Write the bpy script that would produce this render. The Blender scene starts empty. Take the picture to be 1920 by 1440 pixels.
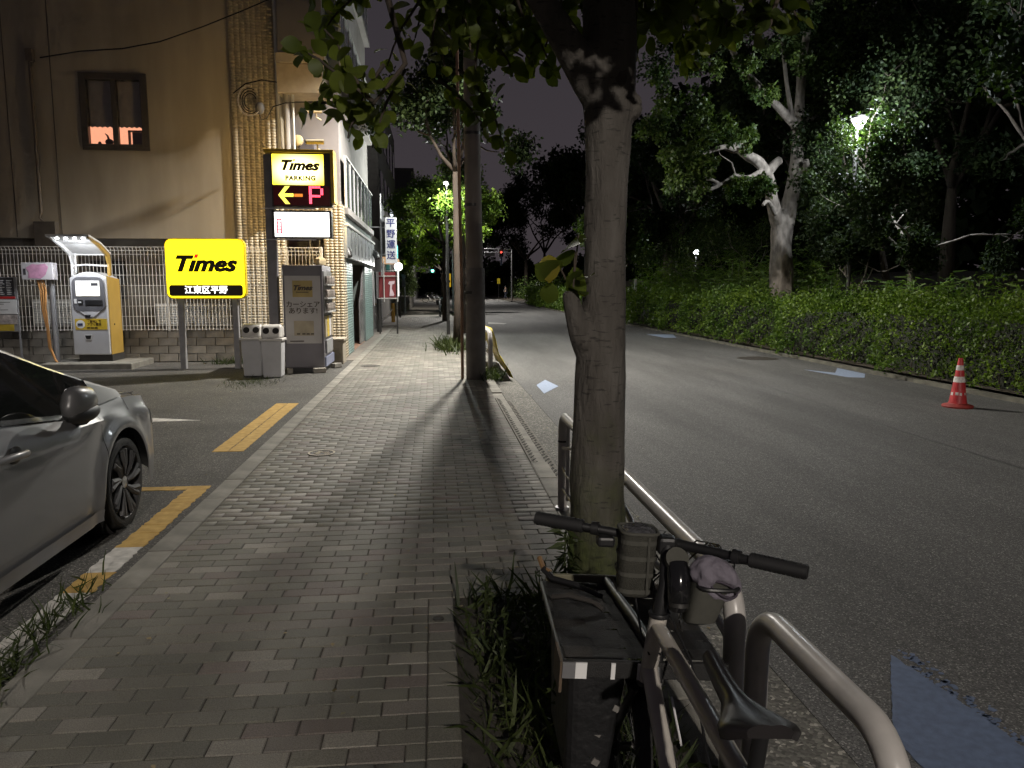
import bpy, math, random
import numpy as np
from mathutils import Vector, Matrix
R = math.radians
scene = bpy.context.scene
C = scene.collection

# ------------------------------------------------------------------ camera
CAM_H = 1.63
PITCH, YAW = R(7.23), R(5.81)
cam_d = bpy.data.cameras.new('camera')
cam_d.sensor_width = 36.0
cam_d.lens = 36.0 * 1442.0 / 1920.0
cam_d.clip_start = 0.02
cam_d.clip_end = 600.0
cam = bpy.data.objects.new('camera', cam_d)
cam.location = (0, 0, CAM_H)
cam.rotation_euler = (math.pi / 2 - PITCH, 0, -YAW)
C.objects.link(cam)
scene.camera = cam

# ------------------------------------------------------------------ night sky (city glow on low cloud)
world = bpy.data.worlds.new('World')
scene.world = world
world.use_nodes = True
wn, wl = world.node_tree.nodes, world.node_tree.links
wn.clear()
w_out = wn.new('ShaderNodeOutputWorld')
w_bg = wn.new('ShaderNodeBackground')
w_tc = wn.new('ShaderNodeTexCoord')
w_sep = wn.new('ShaderNodeSeparateXYZ')
w_ramp = wn.new('ShaderNodeValToRGB')
wl.new(w_tc.outputs['Generated'], w_sep.inputs[0])
wl.new(w_sep.outputs['Z'], w_ramp.inputs[0])
w_ramp.color_ramp.elements[0].position = 0.0
w_ramp.color_ramp.elements[0].color = (0.030, 0.025, 0.028, 1)
w_ramp.color_ramp.elements[1].position = 0.75
w_ramp.color_ramp.elements[1].color = (0.010, 0.0095, 0.013, 1)
wl.new(w_ramp.outputs[0], w_bg.inputs['Color'])
w_bg.inputs['Strength'].default_value = 1.0
wl.new(w_bg.outputs[0], w_out.inputs['Surface'])

vs = scene.view_settings
vs.view_transform = 'Standard'
vs.look = 'None'
vs.exposure = 0.8
vs.gamma = 1.0
vs.use_curve_mapping = False
cy = scene.cycles
cy.use_denoising = True
cy.max_bounces = 4
cy.diffuse_bounces = 2
cy.glossy_bounces = 2
cy.transmission_bounces = 3
cy.volume_bounces = 0
cy.use_adaptive_sampling = True
cy.adaptive_threshold = 0.025
cy.adaptive_min_samples = 16
cy.transparent_max_bounces = 8
cy.caustics_reflective = False
cy.caustics_refractive = False
cy.sample_clamp_indirect = 2.0
cy.sample_clamp_direct = 12.0

# lamp powers (watts); every one of these sits in a lamp head that is built below
P_POLE_LAMP = 4000.0
P_ROAD_LAMP = 5400.0
P_FAR_LAMP = 450.0
P_PARK_LAMP = 560.0

# ------------------------------------------------------------------ helpers
def _basis():
    f = Vector((math.sin(YAW) * math.cos(PITCH), math.cos(YAW) * math.cos(PITCH), -math.sin(PITCH)))
    r = Vector((math.cos(YAW), -math.sin(YAW), 0))
    u = Vector((math.sin(YAW) * math.sin(PITCH), math.cos(YAW) * math.sin(PITCH), math.cos(PITCH)))
    return f, r, u
_F, _R, _U = _basis()
def at(px, py, Y):
    """point of the place seen at photo pixel (px, py) that lies Y metres up the street"""
    d = _F + _R * ((px - 960) / 1442.0) + _U * ((720 - py) / 1442.0)
    t = Y / d.y
    return Vector((d.x * t, Y, CAM_H + d.z * t))

class MB:
    def __init__(s):
        s.v = []; s.f = []
    def add(s, vs_, fs):
        o = len(s.v)
        s.v.extend([tuple(p) for p in vs_])
        s.f.extend([tuple(i + o for i in f) for f in fs])
        return s
    def box(s, x0, x1, y0, y1, z0, z1):
        return s.add([(x0,y0,z0),(x1,y0,z0),(x1,y1,z0),(x0,y1,z0),(x0,y0,z1),(x1,y0,z1),(x1,y1,z1),(x0,y1,z1)],
                     [(3,2,1,0),(4,5,6,7),(0,1,5,4),(1,2,6,5),(2,3,7,6),(3,0,4,7)])
    def obox(s, c, size, m=None):
        hx, hy, hz = size[0]/2, size[1]/2, size[2]/2
        m = m or Matrix.Identity(3)
        c = Vector(c)
        vs_ = [c + m @ Vector(p) for p in [(-hx,-hy,-hz),(hx,-hy,-hz),(hx,hy,-hz),(-hx,hy,-hz),(-hx,-hy,hz),(hx,-hy,hz),(hx,hy,hz),(-hx,hy,hz)]]
        return s.add(vs_, [(3,2,1,0),(4,5,6,7),(0,1,5,4),(1,2,6,5),(2,3,7,6),(3,0,4,7)])
    def tube(s, pts, r, n=8, caps=True):
        pts = [Vector(p) for p in pts]
        rs = [r] * len(pts) if not hasattr(r, '__len__') else list(r)
        prev = None; rings = []
        for i, p in enumerate(pts):
            t = (pts[min(i+1, len(pts)-1)] - pts[max(i-1, 0)]).normalized()
            if prev is None:
                a = Vector((0,0,1)) if abs(t.z) < .9 else Vector((1,0,0))
                u = t.cross(a).normalized()
            else:
                u = (prev - t * prev.dot(t))
                u = u.normalized() if u.length > 1e-6 else t.orthogonal().normalized()
            prev = u
            w = t.cross(u)
            rings.append([p + (u * math.cos(2*math.pi*k/n) + w * math.sin(2*math.pi*k/n)) * rs[i] for k in range(n)])
        vs_ = [q for ring in rings for q in ring]
        fs = []
        for i in range(len(rings)-1):
            for k in range(n):
                fs.append((i*n+k, i*n+(k+1)%n, (i+1)*n+(k+1)%n, (i+1)*n+k))
        if caps:
            fs.append(tuple(range(n-1, -1, -1)))
            fs.append(tuple((len(rings)-1)*n + k for k in range(n)))
        return s.add(vs_, fs)
    def lathe(s, prof, c=(0,0,0), n=20, axis='Z', caps=True):
        vs_ = []; fs = []
        for r, z in prof:
            for k in range(n):
                a = 2*math.pi*k/n
                p = (r*math.cos(a), r*math.sin(a), z)
                if axis == 'X': p = (p[2], p[0], p[1])
                elif axis == 'Y': p = (p[0], p[2], -p[1])
                vs_.append((c[0]+p[0], c[1]+p[1], c[2]+p[2]))
        for i in range(len(prof)-1):
            for k in range(n):
                fs.append((i*n+k, i*n+(k+1)%n, (i+1)*n+(k+1)%n, (i+1)*n+k))
        if caps:
            fs.append(tuple(range(n-1,-1,-1)))
            fs.append(tuple((len(prof)-1)*n+k for k in range(n)))
        return s.add(vs_, fs)
    def prism(s, poly, a, b, axis='Y'):
        """2D polygon extruded from a to b along axis; poly coords are the two other axes in order"""
        n = len(poly)
        def P(q, t):
            return {'X': (t, q[0], q[1]), 'Y': (q[0], t, q[1]), 'Z': (q[0], q[1], t)}[axis]
        vs_ = [P(q, a) for q in poly] + [P(q, b) for q in poly]
        fs = [tuple(range(n)), tuple(range(2*n-1, n-1, -1))]
        for k in range(n):
            fs.append((k, n+k, n+(k+1)%n, (k+1)%n))
        return s.add(vs_, fs)
    def grid(s, rows):
        """rows of points -> quad sheet"""
        n = len(rows[0])
        vs_ = [p for r in rows for p in r]
        fs = [(i*n+j, i*n+j+1, (i+1)*n+j+1, (i+1)*n+j) for i in range(len(rows)-1) for j in range(n-1)]
        return s.add(vs_, fs)
    def blob(s, c, rad, n=10, m=7, noise=0, rng=None):
        vs_ = []; fs = []
        for i in range(m+1):
            th = math.pi*i/m
            for k in range(n):
                ph = 2*math.pi*k/n
                j = 1 + (rng.uniform(-noise, noise) if rng else 0)
                vs_.append((c[0]+rad[0]*j*math.sin(th)*math.cos(ph), c[1]+rad[1]*j*math.sin(th)*math.sin(ph), c[2]+rad[2]*j*math.cos(th)))
        for i in range(m):
            for k in range(n):
                fs.append((i*n+k, (i+1)*n+k, (i+1)*n+(k+1)%n, i*n+(k+1)%n))
        return s.add(vs_, fs)
    def build(s, name, mat, parent=None, smooth=False, bevel=0, segs=2, label=None, fixn=True, raw=False):
        org = ORIGIN.get(parent.as_pointer(), Vector((0,0,0))) if parent is not None else Vector((0,0,0))
        if raw: org = Vector((0,0,0))
        me = bpy.data.meshes.new(name)
        me.from_pydata([(p[0]-org.x, p[1]-org.y, p[2]-org.z) for p in s.v], [], s.f)
        if fixn:
            import bmesh
            bm = bmesh.new(); bm.from_mesh(me)
            bmesh.ops.recalc_face_normals(bm, faces=bm.faces)
            bm.to_mesh(me); bm.free()
        me.materials.append(mat)
        if smooth:
            me.shade_smooth()
            if smooth != 'all':
                me.set_sharp_from_angle(angle=R(40))
        o = bpy.data.objects.new(name, me)
        C.objects.link(o)
        if parent is not None:
            o.parent = parent
            ORIGIN[o.as_pointer()] = org
        if bevel:
            b = o.modifiers.new('bevel', 'BEVEL'); b.width = bevel; b.segments = segs; b.limit_method = 'ANGLE'; b.angle_limit = R(40)
            b.harden_normals = False
        if label: o['label'] = label
        return o
ORIGIN = {}

def B(x0,x1,y0,y1,z0,z1): return MB().box(x0,x1,y0,y1,z0,z1)
def T(pts, r, n=8, caps=True): return MB().tube(pts, r, n, caps)

def tag(o, label, cat, group=None, kind=None):
    if label: o['label'] = label
    if cat: o['category'] = cat
    if group: o['group'] = group
    if kind: o['kind'] = kind
    return o
def thing(name, label, cat, loc=(0,0,0), rot=None, group=None, local=False):
    o = bpy.data.objects.new(name, None)
    o.empty_display_size = 0.1
    C.objects.link(o)
    o.location = loc
    if rot: o.rotation_euler = rot
    ORIGIN[o.as_pointer()] = Vector((0,0,0)) if (local or rot) else Vector(loc)
    return tag(o, label, cat, group)
def struct(o):
    o['kind'] = 'structure'; return o
def clone(root, loc, rz=None, label=None):
    r = root.copy(); C.objects.link(r); r.location = loc
    if rz is not None: r.rotation_euler = (0,0,rz)
    if label: r['label'] = label
    def rec(src, dst):
        for ch in list(src.children):
            c = ch.copy(); C.objects.link(c); c.parent = dst
            rec(ch, c)
    rec(root, r)
    return r

def mesh_np(name, verts, faces, mat, parent=None, smooth=False):
    """fast mesh from numpy arrays; faces (n,k)"""
    org = ORIGIN.get(parent.as_pointer(), Vector((0,0,0))) if parent is not None else Vector((0,0,0))
    verts = (np.asarray(verts, dtype=np.float32) - np.array(org, dtype=np.float32))
    faces = np.asarray(faces, dtype=np.int32)
    me = bpy.data.meshes.new(name)
    n, k = faces.shape
    me.vertices.add(len(verts)); me.vertices.foreach_set('co', verts.ravel())
    me.loops.add(n*k); me.loops.foreach_set('vertex_index', faces.ravel())
    me.polygons.add(n)
    me.polygons.foreach_set('loop_start', np.arange(0, n*k, k, dtype=np.int32))
    me.update(calc_edges=True)
    if smooth: me.shade_smooth()
    me.materials.append(mat)
    o = bpy.data.objects.new(name, me)
    C.objects.link(o)
    if parent is not None:
        o.parent = parent; ORIGIN[o.as_pointer()] = org
    return o

# ------------------------------------------------------------------ materials
MATS = {}
def mat(name, col, rough=0.6, metal=0.0, var=0.12, vs=6.0, bump=0.0, bs=60.0, spec=0.5, coat=0.0, col2=None, emit=None, es=0.0,
        detail=4.0, island=0.0, alpha=1.0, trans=0.0, rvar=0.0, stretch=None):
    if name in MATS: return MATS[name]
    m = bpy.data.materials.new(name); MATS[name] = m
    m.use_nodes = True
    n, l = m.node_tree.nodes, m.node_tree.links
    p = n['Principled BSDF']
    p.inputs['Roughness'].default_value = rough
    p.inputs['Metallic'].default_value = metal
    p.inputs['Specular IOR Level'].default_value = spec
    if coat: p.inputs['Coat Weight'].default_value = coat; p.inputs['Coat Roughness'].default_value = 0.05
    if trans: p.inputs['Transmission Weight'].default_value = trans
    tc = n.new('ShaderNodeTexCoord')
    src = tc.outputs['Object']
    if stretch:
        mp = n.new('ShaderNodeMapping'); mp.inputs['Scale'].default_value = stretch
        l.new(src, mp.inputs[0]); src = mp.outputs[0]
    c = Vector(col)
    if var or col2:
        nz = n.new('ShaderNodeTexNoise'); nz.inputs['Scale'].default_value = vs; nz.inputs['Detail'].default_value = detail
        l.new(src, nz.inputs['Vector'])
        rp = n.new('ShaderNodeValToRGB')
        rp.color_ramp.elements[0].position = 0.3; rp.color_ramp.elements[1].position = 0.7
        a = c * (1 - var); b = Vector(col2) if col2 else c * (1 + var)
        rp.color_ramp.elements[0].color = (*a, 1); rp.color_ramp.elements[1].color = (*b, 1)
        l.new(nz.outputs['Fac'], rp.inputs[0])
        out = rp.outputs[0]
        if island:
            geo = n.new('ShaderNodeNewGeometry'); oi = n.new('ShaderNodeObjectInfo')
            ad = n.new('ShaderNodeMath'); ad.operation = 'ADD'
            fr = n.new('ShaderNodeMath'); fr.operation = 'FRACT'
            l.new(geo.outputs['Random Per Island'], ad.inputs[0]); l.new(oi.outputs['Random'], ad.inputs[1])
            l.new(ad.outputs[0], fr.inputs[0])
            mr = n.new('ShaderNodeMapRange'); mr.inputs['To Min'].default_value = 1 - island; mr.inputs['To Max'].default_value = 1 + island
            l.new(fr.outputs[0], mr.inputs['Value'])
            vm = n.new('ShaderNodeVectorMath'); vm.operation = 'SCALE'
            l.new(out, vm.inputs[0]); l.new(mr.outputs[0], vm.inputs['Scale'])
            out = vm.outputs[0]
        l.new(out, p.inputs['Base Color'])
        if rvar:
            mr2 = n.new('ShaderNodeMapRange'); mr2.inputs['To Min'].default_value = max(0.02, rough-rvar); mr2.inputs['To Max'].default_value = min(1, rough+rvar)
            l.new(nz.outputs['Fac'], mr2.inputs['Value']); l.new(mr2.outputs[0], p.inputs['Roughness'])
    else:
        p.inputs['Base Color'].default_value = (*c, 1)
    if bump:
        nb = n.new('ShaderNodeTexNoise'); nb.inputs['Scale'].default_value = bs; nb.inputs['Detail'].default_value = 6
        l.new(src, nb.inputs['Vector'])
        bp = n.new('ShaderNodeBump'); bp.inputs['Strength'].default_value = bump; bp.inputs['Distance'].default_value = 0.01
        l.new(nb.outputs['Fac'], bp.inputs['Height']); l.new(bp.outputs[0], p.inputs['Normal'])
    if emit:
        p.inputs['Emission Color'].default_value = (*emit, 1); p.inputs['Emission Strength'].default_value = es
    return m

def asphalt(name, base, speck, rough=0.85, scale=170.0, wear=0.25, lengthwise=1.0):
    if name in MATS: return MATS[name]
    m = bpy.data.materials.new(name); MATS[name] = m
    m.use_nodes = True
    n, l = m.node_tree.nodes, m.node_tree.links
    p = n['Principled BSDF']; p.inputs['Roughness'].default_value = rough; p.inputs['Specular IOR Level'].default_value = 0.35
    tc = n.new('ShaderNodeTexCoord')
    big = n.new('ShaderNodeTexNoise'); big.inputs['Scale'].default_value = 0.9; big.inputs['Detail'].default_value = 7; big.inputs['Roughness'].default_value = .65
    mpg = n.new('ShaderNodeMapping'); mpg.inputs['Scale'].default_value = (1.0, lengthwise, 1.0)
    l.new(tc.outputs['Object'], mpg.inputs[0]); l.new(mpg.outputs[0], big.inputs['Vector'])
    vo = n.new('ShaderNodeTexVoronoi'); vo.inputs['Scale'].default_value = scale
    l.new(tc.outputs['Object'], vo.inputs['Vector'])
    sep = n.new('ShaderNodeSeparateColor'); l.new(vo.outputs['Color'], sep.inputs[0])
    rp = n.new('ShaderNodeValToRGB')
    e = rp.color_ramp.elements
    e[0].position = 0.0; e[0].color = (*[c*0.55 for c in base], 1)
    e[1].position = 1.0; e[1].color = (*speck, 1)
    e2 = rp.color_ramp.elements.new(0.55); e2.color = (*base, 1)
    e3 = rp.color_ramp.elements.new(0.88); e3.color = (*[c*1.5 for c in base], 1)
    l.new(sep.outputs[0], rp.inputs[0])
    mr = n.new('ShaderNodeMapRange'); mr.inputs['From Min'].default_value = 0.3; mr.inputs['From Max'].default_value = 0.7
    mr.inputs['To Min'].default_value = 1-wear; mr.inputs['To Max'].default_value = 1+wear
    l.new(big.outputs['Fac'], mr.inputs['Value'])
    vm = n.new('ShaderNodeVectorMath'); vm.operation = 'SCALE'
    l.new(rp.outputs[0], vm.inputs[0]); l.new(mr.outputs[0], vm.inputs['Scale'])
    l.new(vm.outputs[0], p.inputs['Base Color'])
    bp = n.new('ShaderNodeBump'); bp.inputs['Strength'].default_value = 0.55; bp.inputs['Distance'].default_value = 0.004
    l.new(vo.outputs['Distance'], bp.inputs['Height']); l.new(bp.outputs[0], p.inputs['Normal'])
    return m

def leafmat(name, c1, c2, rough=0.45, trans=0.35, tcol=None, spec=.35):
    """leaf: two greens by leaf, some light let through"""
    if name in MATS: return MATS[name]
    m = bpy.data.materials.new(name); MATS[name] = m
    m.use_nodes = True
    n, l = m.node_tree.nodes, m.node_tree.links
    p = n['Principled BSDF']; p.inputs['Roughness'].default_value = rough; p.inputs['Specular IOR Level'].default_value = spec
    out = n['Material Output']
    geo = n.new('ShaderNodeNewGeometry')
    rp = n.new('ShaderNodeValToRGB')
    rp.color_ramp.elements[0].color = (*c1, 1); rp.color_ramp.elements[1].color = (*c2, 1)
    l.new(geo.outputs['Random Per Island'], rp.inputs[0])
    # growth differs from patch to patch
    pn_ = n.new('ShaderNodeTexNoise'); pn_.inputs['Scale'].default_value = 1.1; pn_.inputs['Detail'].default_value = 1.5
    l.new(geo.outputs['Position'], pn_.inputs['Vector'])
    pr_ = n.new('ShaderNodeValToRGB'); e_ = pr_.color_ramp.elements
    e_[0].position = .32; e_[0].color = (.55,.62,.60,1); e_[1].position = .68; e_[1].color = (1.30,1.18,.95,1)
    l.new(pn_.outputs['Fac'], pr_.inputs[0])
    pm_ = n.new('ShaderNodeVectorMath'); pm_.operation = 'MULTIPLY'
    l.new(rp.outputs[0], pm_.inputs[0]); l.new(pr_.outputs[0], pm_.inputs[1])
    l.new(pm_.outputs[0], p.inputs['Base Color'])
    tr = n.new('ShaderNodeBsdfTranslucent')
    vm = n.new('ShaderNodeVectorMath'); vm.operation = 'MULTIPLY'
    l.new(pm_.outputs[0], vm.inputs[0]); vm.inputs[1].default_value = tcol or (1.5, 1.7, 0.7)
    l.new(vm.outputs[0], tr.inputs[0])
    mx = n.new('ShaderNodeMixShader'); mx.inputs[0].default_value = trans
    l.new(p.outputs[0], mx.inputs[1]); l.new(tr.outputs[0], mx.inputs[2])
    l.new(mx.outputs[0], out.inputs['Surface'])
    return m

def pane(name, tint=(.92,.92,.92), refl=.06):
    """thin window glass: mostly clear with a faint mirror image"""
    if name in MATS: return MATS[name]
    m = bpy.data.materials.new(name); MATS[name] = m
    m.use_nodes = True
    n, l = m.node_tree.nodes, m.node_tree.links
    n.remove(n['Principled BSDF'])
    tr = n.new('ShaderNodeBsdfTransparent'); tr.inputs[0].default_value = (*tint, 1)
    gl = n.new('ShaderNodeBsdfGlossy'); gl.inputs['Roughness'].default_value = .03
    mx = n.new('ShaderNodeMixShader')
    mx.inputs[0].default_value = refl
    l.new(tr.outputs[0], mx.inputs[1]); l.new(gl.outputs[0], mx.inputs[2])
    l.new(mx.outputs[0], n['Material Output'].inputs['Surface'])
    return m

def emis(name, col, s):
    if name in MATS: return MATS[name]
    m = bpy.data.materials.new(name); MATS[name] = m
    m.use_nodes = True
    p = m.node_tree.nodes['Principled BSDF']
    p.inputs['Base Color'].default_value = (*[min(c, .8) for c in col], 1)
    p.inputs['Roughness'].default_value = 0.35
    p.inputs['Emission Color'].default_value = (*col, 1)
    p.inputs['Emission Strength'].default_value = s
    return m

def paver_mat():
    m = bpy.data.materials.new('paver_concrete'); MATS['paver'] = m
    m.use_nodes = True
    n, l = m.node_tree.nodes, m.node_tree.links
    p = n['Principled BSDF']; p.inputs['Roughness'].default_value = 0.72; p.inputs['Specular IOR Level'].default_value = 0.5
    geo = n.new('ShaderNodeNewGeometry'); oi = n.new('ShaderNodeObjectInfo')
    ad = n.new('ShaderNodeMath'); ad.operation = 'ADD'; fr = n.new('ShaderNodeMath'); fr.operation = 'FRACT'
    l.new(geo.outputs['Random Per Island'], ad.inputs[0]); l.new(oi.outputs['Random'], ad.inputs[1]); l.new(ad.outputs[0], fr.inputs[0])
    rp = n.new('ShaderNodeValToRGB'); rp.color_ramp.interpolation = 'CONSTANT'
    cols = [(0.0, (.125,.118,.098)), (0.2, (.143,.135,.112)), (0.38, (.110,.106,.088)), (0.55, (.150,.135,.118)), (0.68, (.134,.128,.105)), (0.78, (.138,.114,.102)), (0.85, (.212,.197,.170)), (0.95, (.180,.167,.144))]
    e = rp.color_ramp.elements
    e[0].position = 0; e[0].color = (*cols[0][1], 1); e[1].position = cols[1][0]; e[1].color = (*cols[1][1], 1)
    for pos, c in cols[2:]:
        q = e.new(pos); q.color = (*c, 1)
    l.new(fr.outputs[0], rp.inputs[0])
    tc = n.new('ShaderNodeNewGeometry')
    nz = n.new('ShaderNodeTexNoise'); nz.inputs['Scale'].default_value = 220; nz.inputs['Detail'].default_value = 3
    l.new(tc.outputs['Position'], nz.inputs['Vector'])
    nz2 = n.new('ShaderNodeTexNoise'); nz2.inputs['Scale'].default_value = 1.6; nz2.inputs['Detail'].default_value = 5
    l.new(tc.outputs['Position'], nz2.inputs['Vector'])
    a = n.new('ShaderNodeMapRange'); a.inputs['From Min'].default_value = .3; a.inputs['From Max'].default_value = .7; a.inputs['To Min'].default_value = .62; a.inputs['To Max'].default_value = 1.38
    l.new(nz.outputs['Fac'], a.inputs['Value'])
    b = n.new('ShaderNodeMapRange'); b.inputs['From Min'].default_value = .3; b.inputs['From Max'].default_value = .7; b.inputs['To Min'].default_value = .78; b.inputs['To Max'].default_value = 1.2
    l.new(nz2.outputs['Fac'], b.inputs['Value'])
    mu = n.new('ShaderNodeMath'); mu.operation = 'MULTIPLY'; l.new(a.outputs[0], mu.inputs[0]); l.new(b.outputs[0], mu.inputs[1])
    vm = n.new('ShaderNodeVectorMath'); vm.operation = 'SCALE'; l.new(rp.outputs[0], vm.inputs[0]); l.new(mu.outputs[0], vm.inputs['Scale'])
    l.new(vm.outputs[0], p.inputs['Base Color'])
    bp = n.new('ShaderNodeBump'); bp.inputs['Strength'].default_value = .35; bp.inputs['Distance'].default_value = .003
    l.new(nz.outputs['Fac'], bp.inputs['Height']); l.new(bp.outputs[0], p.inputs['Normal'])
    return m
M_PAVER = paver_mat()
M_ROAD = asphalt('road_asphalt', (.075,.074,.072), (.26,.25,.24), 0.8, 150, .34, .16)
M_LOT = asphalt('lot_asphalt', (.060,.057,.052), (.24,.22,.20), 0.85, 130, .3)
M_AGG = asphalt('exposed_aggregate', (.10,.096,.085), (.36,.34,.30), 0.85, 75, .25)
M_KERB = mat('kerb_concrete', (.20,.19,.165), .85, var=.3, vs=5, bump=.5, bs=120, island=.12)
M_BED = mat('joint_sand', (.045,.04,.033), .95, var=.3, vs=20, bump=.4, bs=200)
M_SOIL = mat('soil', (.035,.027,.019), .95, var=.5, vs=9, bump=1.0, bs=40)
M_WHITEPIPE = mat('white_painted_pipe', (.44,.42,.40), .32, var=.10, vs=14, spec=.5, rvar=.1)
M_BLACK = mat('black_plastic', (.012,.012,.013), .45, var=.2, vs=20)
M_RUBBER = mat('black_rubber', (.010,.010,.010), .75, var=.3, vs=40, bump=.3, bs=200)
M_GREYMETAL = mat('grey_painted_steel', (.30,.30,.31), .4, var=.12, vs=8, metal=.2)
M_DARKMETAL = mat('dark_steel', (.05,.048,.046), .45, var=.2, vs=10, metal=.5)
M_GALV = mat('galvanised_steel', (.42,.42,.43), .4, var=.2, vs=12, metal=.8)
M_WHITE = mat('white_plastic', (.72,.72,.72), .4, var=.06, vs=8)

def text(body, size, m, parent, loc, rot=(math.pi/2, 0, 0), shear=0.0, bold=0.0, ext=0.002, align='CENTER', sx=1.0, name='lettering', space=1.0, line=1.0, heavy=0.0):
    cu = bpy.data.curves.new('t', 'FONT')
    cu.body = body; cu.size = size; cu.shear = shear; cu.offset = bold; cu.extrude = ext
    cu.align_x = align; cu.align_y = 'CENTER'; cu.space_character = space; cu.space_line = line
    cu.resolution_u = 3
    o = bpy.data.objects.new('t', cu); C.objects.link(o)
    dg = bpy.context.evaluated_depsgraph_get(); dg.update()
    me = bpy.data.meshes.new_from_object(o.evaluated_get(dg))
    bpy.data.objects.remove(o); bpy.data.curves.remove(cu)
    if heavy:
        nv = len(me.vertices); co = np.empty(nv*3, dtype=np.float32); me.vertices.foreach_get('co', co); co = co.reshape(-1,3)
        fs = [tuple(p.vertices) for p in me.polygons]
        vv = []; ff = []
        for q, (dx, dy) in enumerate(((-heavy,0),(heavy,0),(0,-heavy*.6),(0,heavy*.6))):
            vv.append(co + np.array([dx, dy, .0006*q], dtype=np.float32)); ff += [tuple(i+nv*q for i in f) for f in fs]
        me = bpy.data.meshes.new(name); me.from_pydata(np.concatenate(vv).tolist(), [], ff)
    me.materials.clear(); me.materials.append(m); me.name = name
    t = bpy.data.objects.new(name, me); C.objects.link(t)
    org = Vector((0,0,0))
    if parent is not None:
        org = ORIGIN.get(parent.as_pointer(), Vector((0,0,0)))
        t.parent = parent
    t.location = Vector(loc) - org
    t.rotation_euler = rot
    t.scale = (sx, 1, 1)
    return t

def lamp(name, kind, loc, power, col, parent=None, size=0.1, spot=None, rot=None, blend=.6):
    d = bpy.data.lights.new(name, kind)
    d.energy = power; d.color = col
    if kind == 'AREA': d.size = size
    else: d.shadow_soft_size = size
    if kind == 'SPOT': d.spot_size = spot; d.spot_blend = blend
    o = bpy.data.objects.new(name, d); C.objects.link(o)
    org = ORIGIN.get(parent.as_pointer(), Vector((0,0,0))) if parent is not None else Vector((0,0,0))
    if parent is not None: o.parent = parent
    o.location = Vector(loc) - org
    if rot: o.rotation_euler = rot
    return o

# ------------------------------------------------------------------ leaves and branches
LEAF_S = (np.array([(0,0,0),(-.32,.45,.06),(0,1,-.05),(.32,.45,.06)], dtype=np.float32), np.array([(0,3,2,1)], dtype=np.int32))
_bl = []; _bf = []
for j, (yy, w, zz) in enumerate([(0,.03,0),(.12,.24,.03),(.35,.40,.05),(.6,.42,.03),(.82,.30,-.03),(.95,.12,-.08),(1.03,.01,-.12)]):
    _bl += [(-w, yy, zz+.10*w), (0, yy, zz), (w, yy, zz+.10*w)]
for j in range(6):
    a = j*3
    _bf += [(a, a+1, a+4, a+3), (a+1, a+2, a+5, a+4)]
LEAF_B = (np.array(_bl, dtype=np.float32), np.array(_bf, dtype=np.int32))
BLADE = (np.array([(-.035,0,0),(.035,0,0),(-.03,.5,.08),(.03,.5,.08),(-.006,1,-.02),(.006,1,-.02)], dtype=np.float32), np.array([(0,1,3,2),(2,3,5,4)], dtype=np.int32))

def leaves(name, pos, size, m, parent, rng, droop=0.0, up=0.3, tmpl=LEAF_S, axis=None, jitter=1.0, smooth=False, flat=False):
    """many leaves as one mesh; pos (n,3), size scalar or (n,)"""
    n = len(pos)
    a = rng.normal(size=(n,3)) * jitter
    if axis is not None: a = a + axis
    a[:,2] -= droop
    if flat: a[:,2] *= .08
    a /= np.linalg.norm(a, axis=1, keepdims=True) + 1e-9
    nn = rng.normal(size=(n,3)); nn[:,2] += up*3
    s = np.cross(a, nn); s /= np.linalg.norm(s, axis=1, keepdims=True) + 1e-9
    nn = np.cross(s, a)
    sz = np.broadcast_to(np.asarray(size, dtype=np.float32), (n,)) * rng.uniform(.7, 1.25, n)
    tv, tf = tmpl
    k = len(tv)
    V = pos[:,None,:] + sz[:,None,None] * (tv[None,:,0,None]*s[:,None,:] + tv[None,:,1,None]*a[:,None,:] + tv[None,:,2,None]*nn[:,None,:])
    F = (tf[None,:,:] + (np.arange(n)*k)[:,None,None]).reshape(-1, tf.shape[1])
    return mesh_np(name, V.reshape(-1,3), F, m, parent, smooth)

def branchy(rng, p, d, length, r, depth, tubes, tips, spread=.7, gnarl=.25, up=.15, shrink=.68, kids=(2,3), segs=4):
    pts = [Vector(p)]; rs = [r]
    d = Vector(d).normalized()
    for i in range(segs):
        d = (d + Vector(rng.normal(size=3)) * gnarl * .5 + Vector((0,0,up*.3))).normalized()
        pts.append(pts[-1] + d * length / segs)
        rs.append(r * (1 - .45*(i+1)/segs))
        if depth == 0 or (depth == 1 and i >= segs//2):
            tips.append(pts[-1].copy())
    tubes.append((pts, rs))
    if depth == 0:
        return
    nk = rng.integers(kids[0], kids[1]+1)
    for k in range(nk):
        q = pts[-1] if k < 2 else pts[rng.integers(2, len(pts))]
        nd = (d + Vector(rng.normal(size=3)) * spread + Vector((0,0,up))).normalized()
        branchy(rng, q, nd, length*shrink*rng.uniform(.8,1.2), rs[-1]*.85, depth-1, tubes, tips, spread, gnarl, up, shrink, kids, segs)

def clumps(rng, centers, rad, per):
    """points scattered round given centres; rad scalar or (n,3)"""
    c = np.array([tuple(q) for q in centers], dtype=np.float32)
    rr = np.broadcast_to(np.asarray(rad, dtype=np.float32), (len(c),) if np.ndim(rad) < 2 else (len(c),3))
    u = rng.normal(size=(len(c), per, 3)).astype(np.float32)
    u /= np.linalg.norm(u, axis=2, keepdims=True) + 1e-6
    u *= rng.uniform(.25, 1, (len(c), per, 1)) ** .6
    if rr.ndim == 1: u = u * rr[:,None,None]
    else: u = u * rr[:,None,:]
    return (c[:,None,:] + u).reshape(-1,3)

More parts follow.
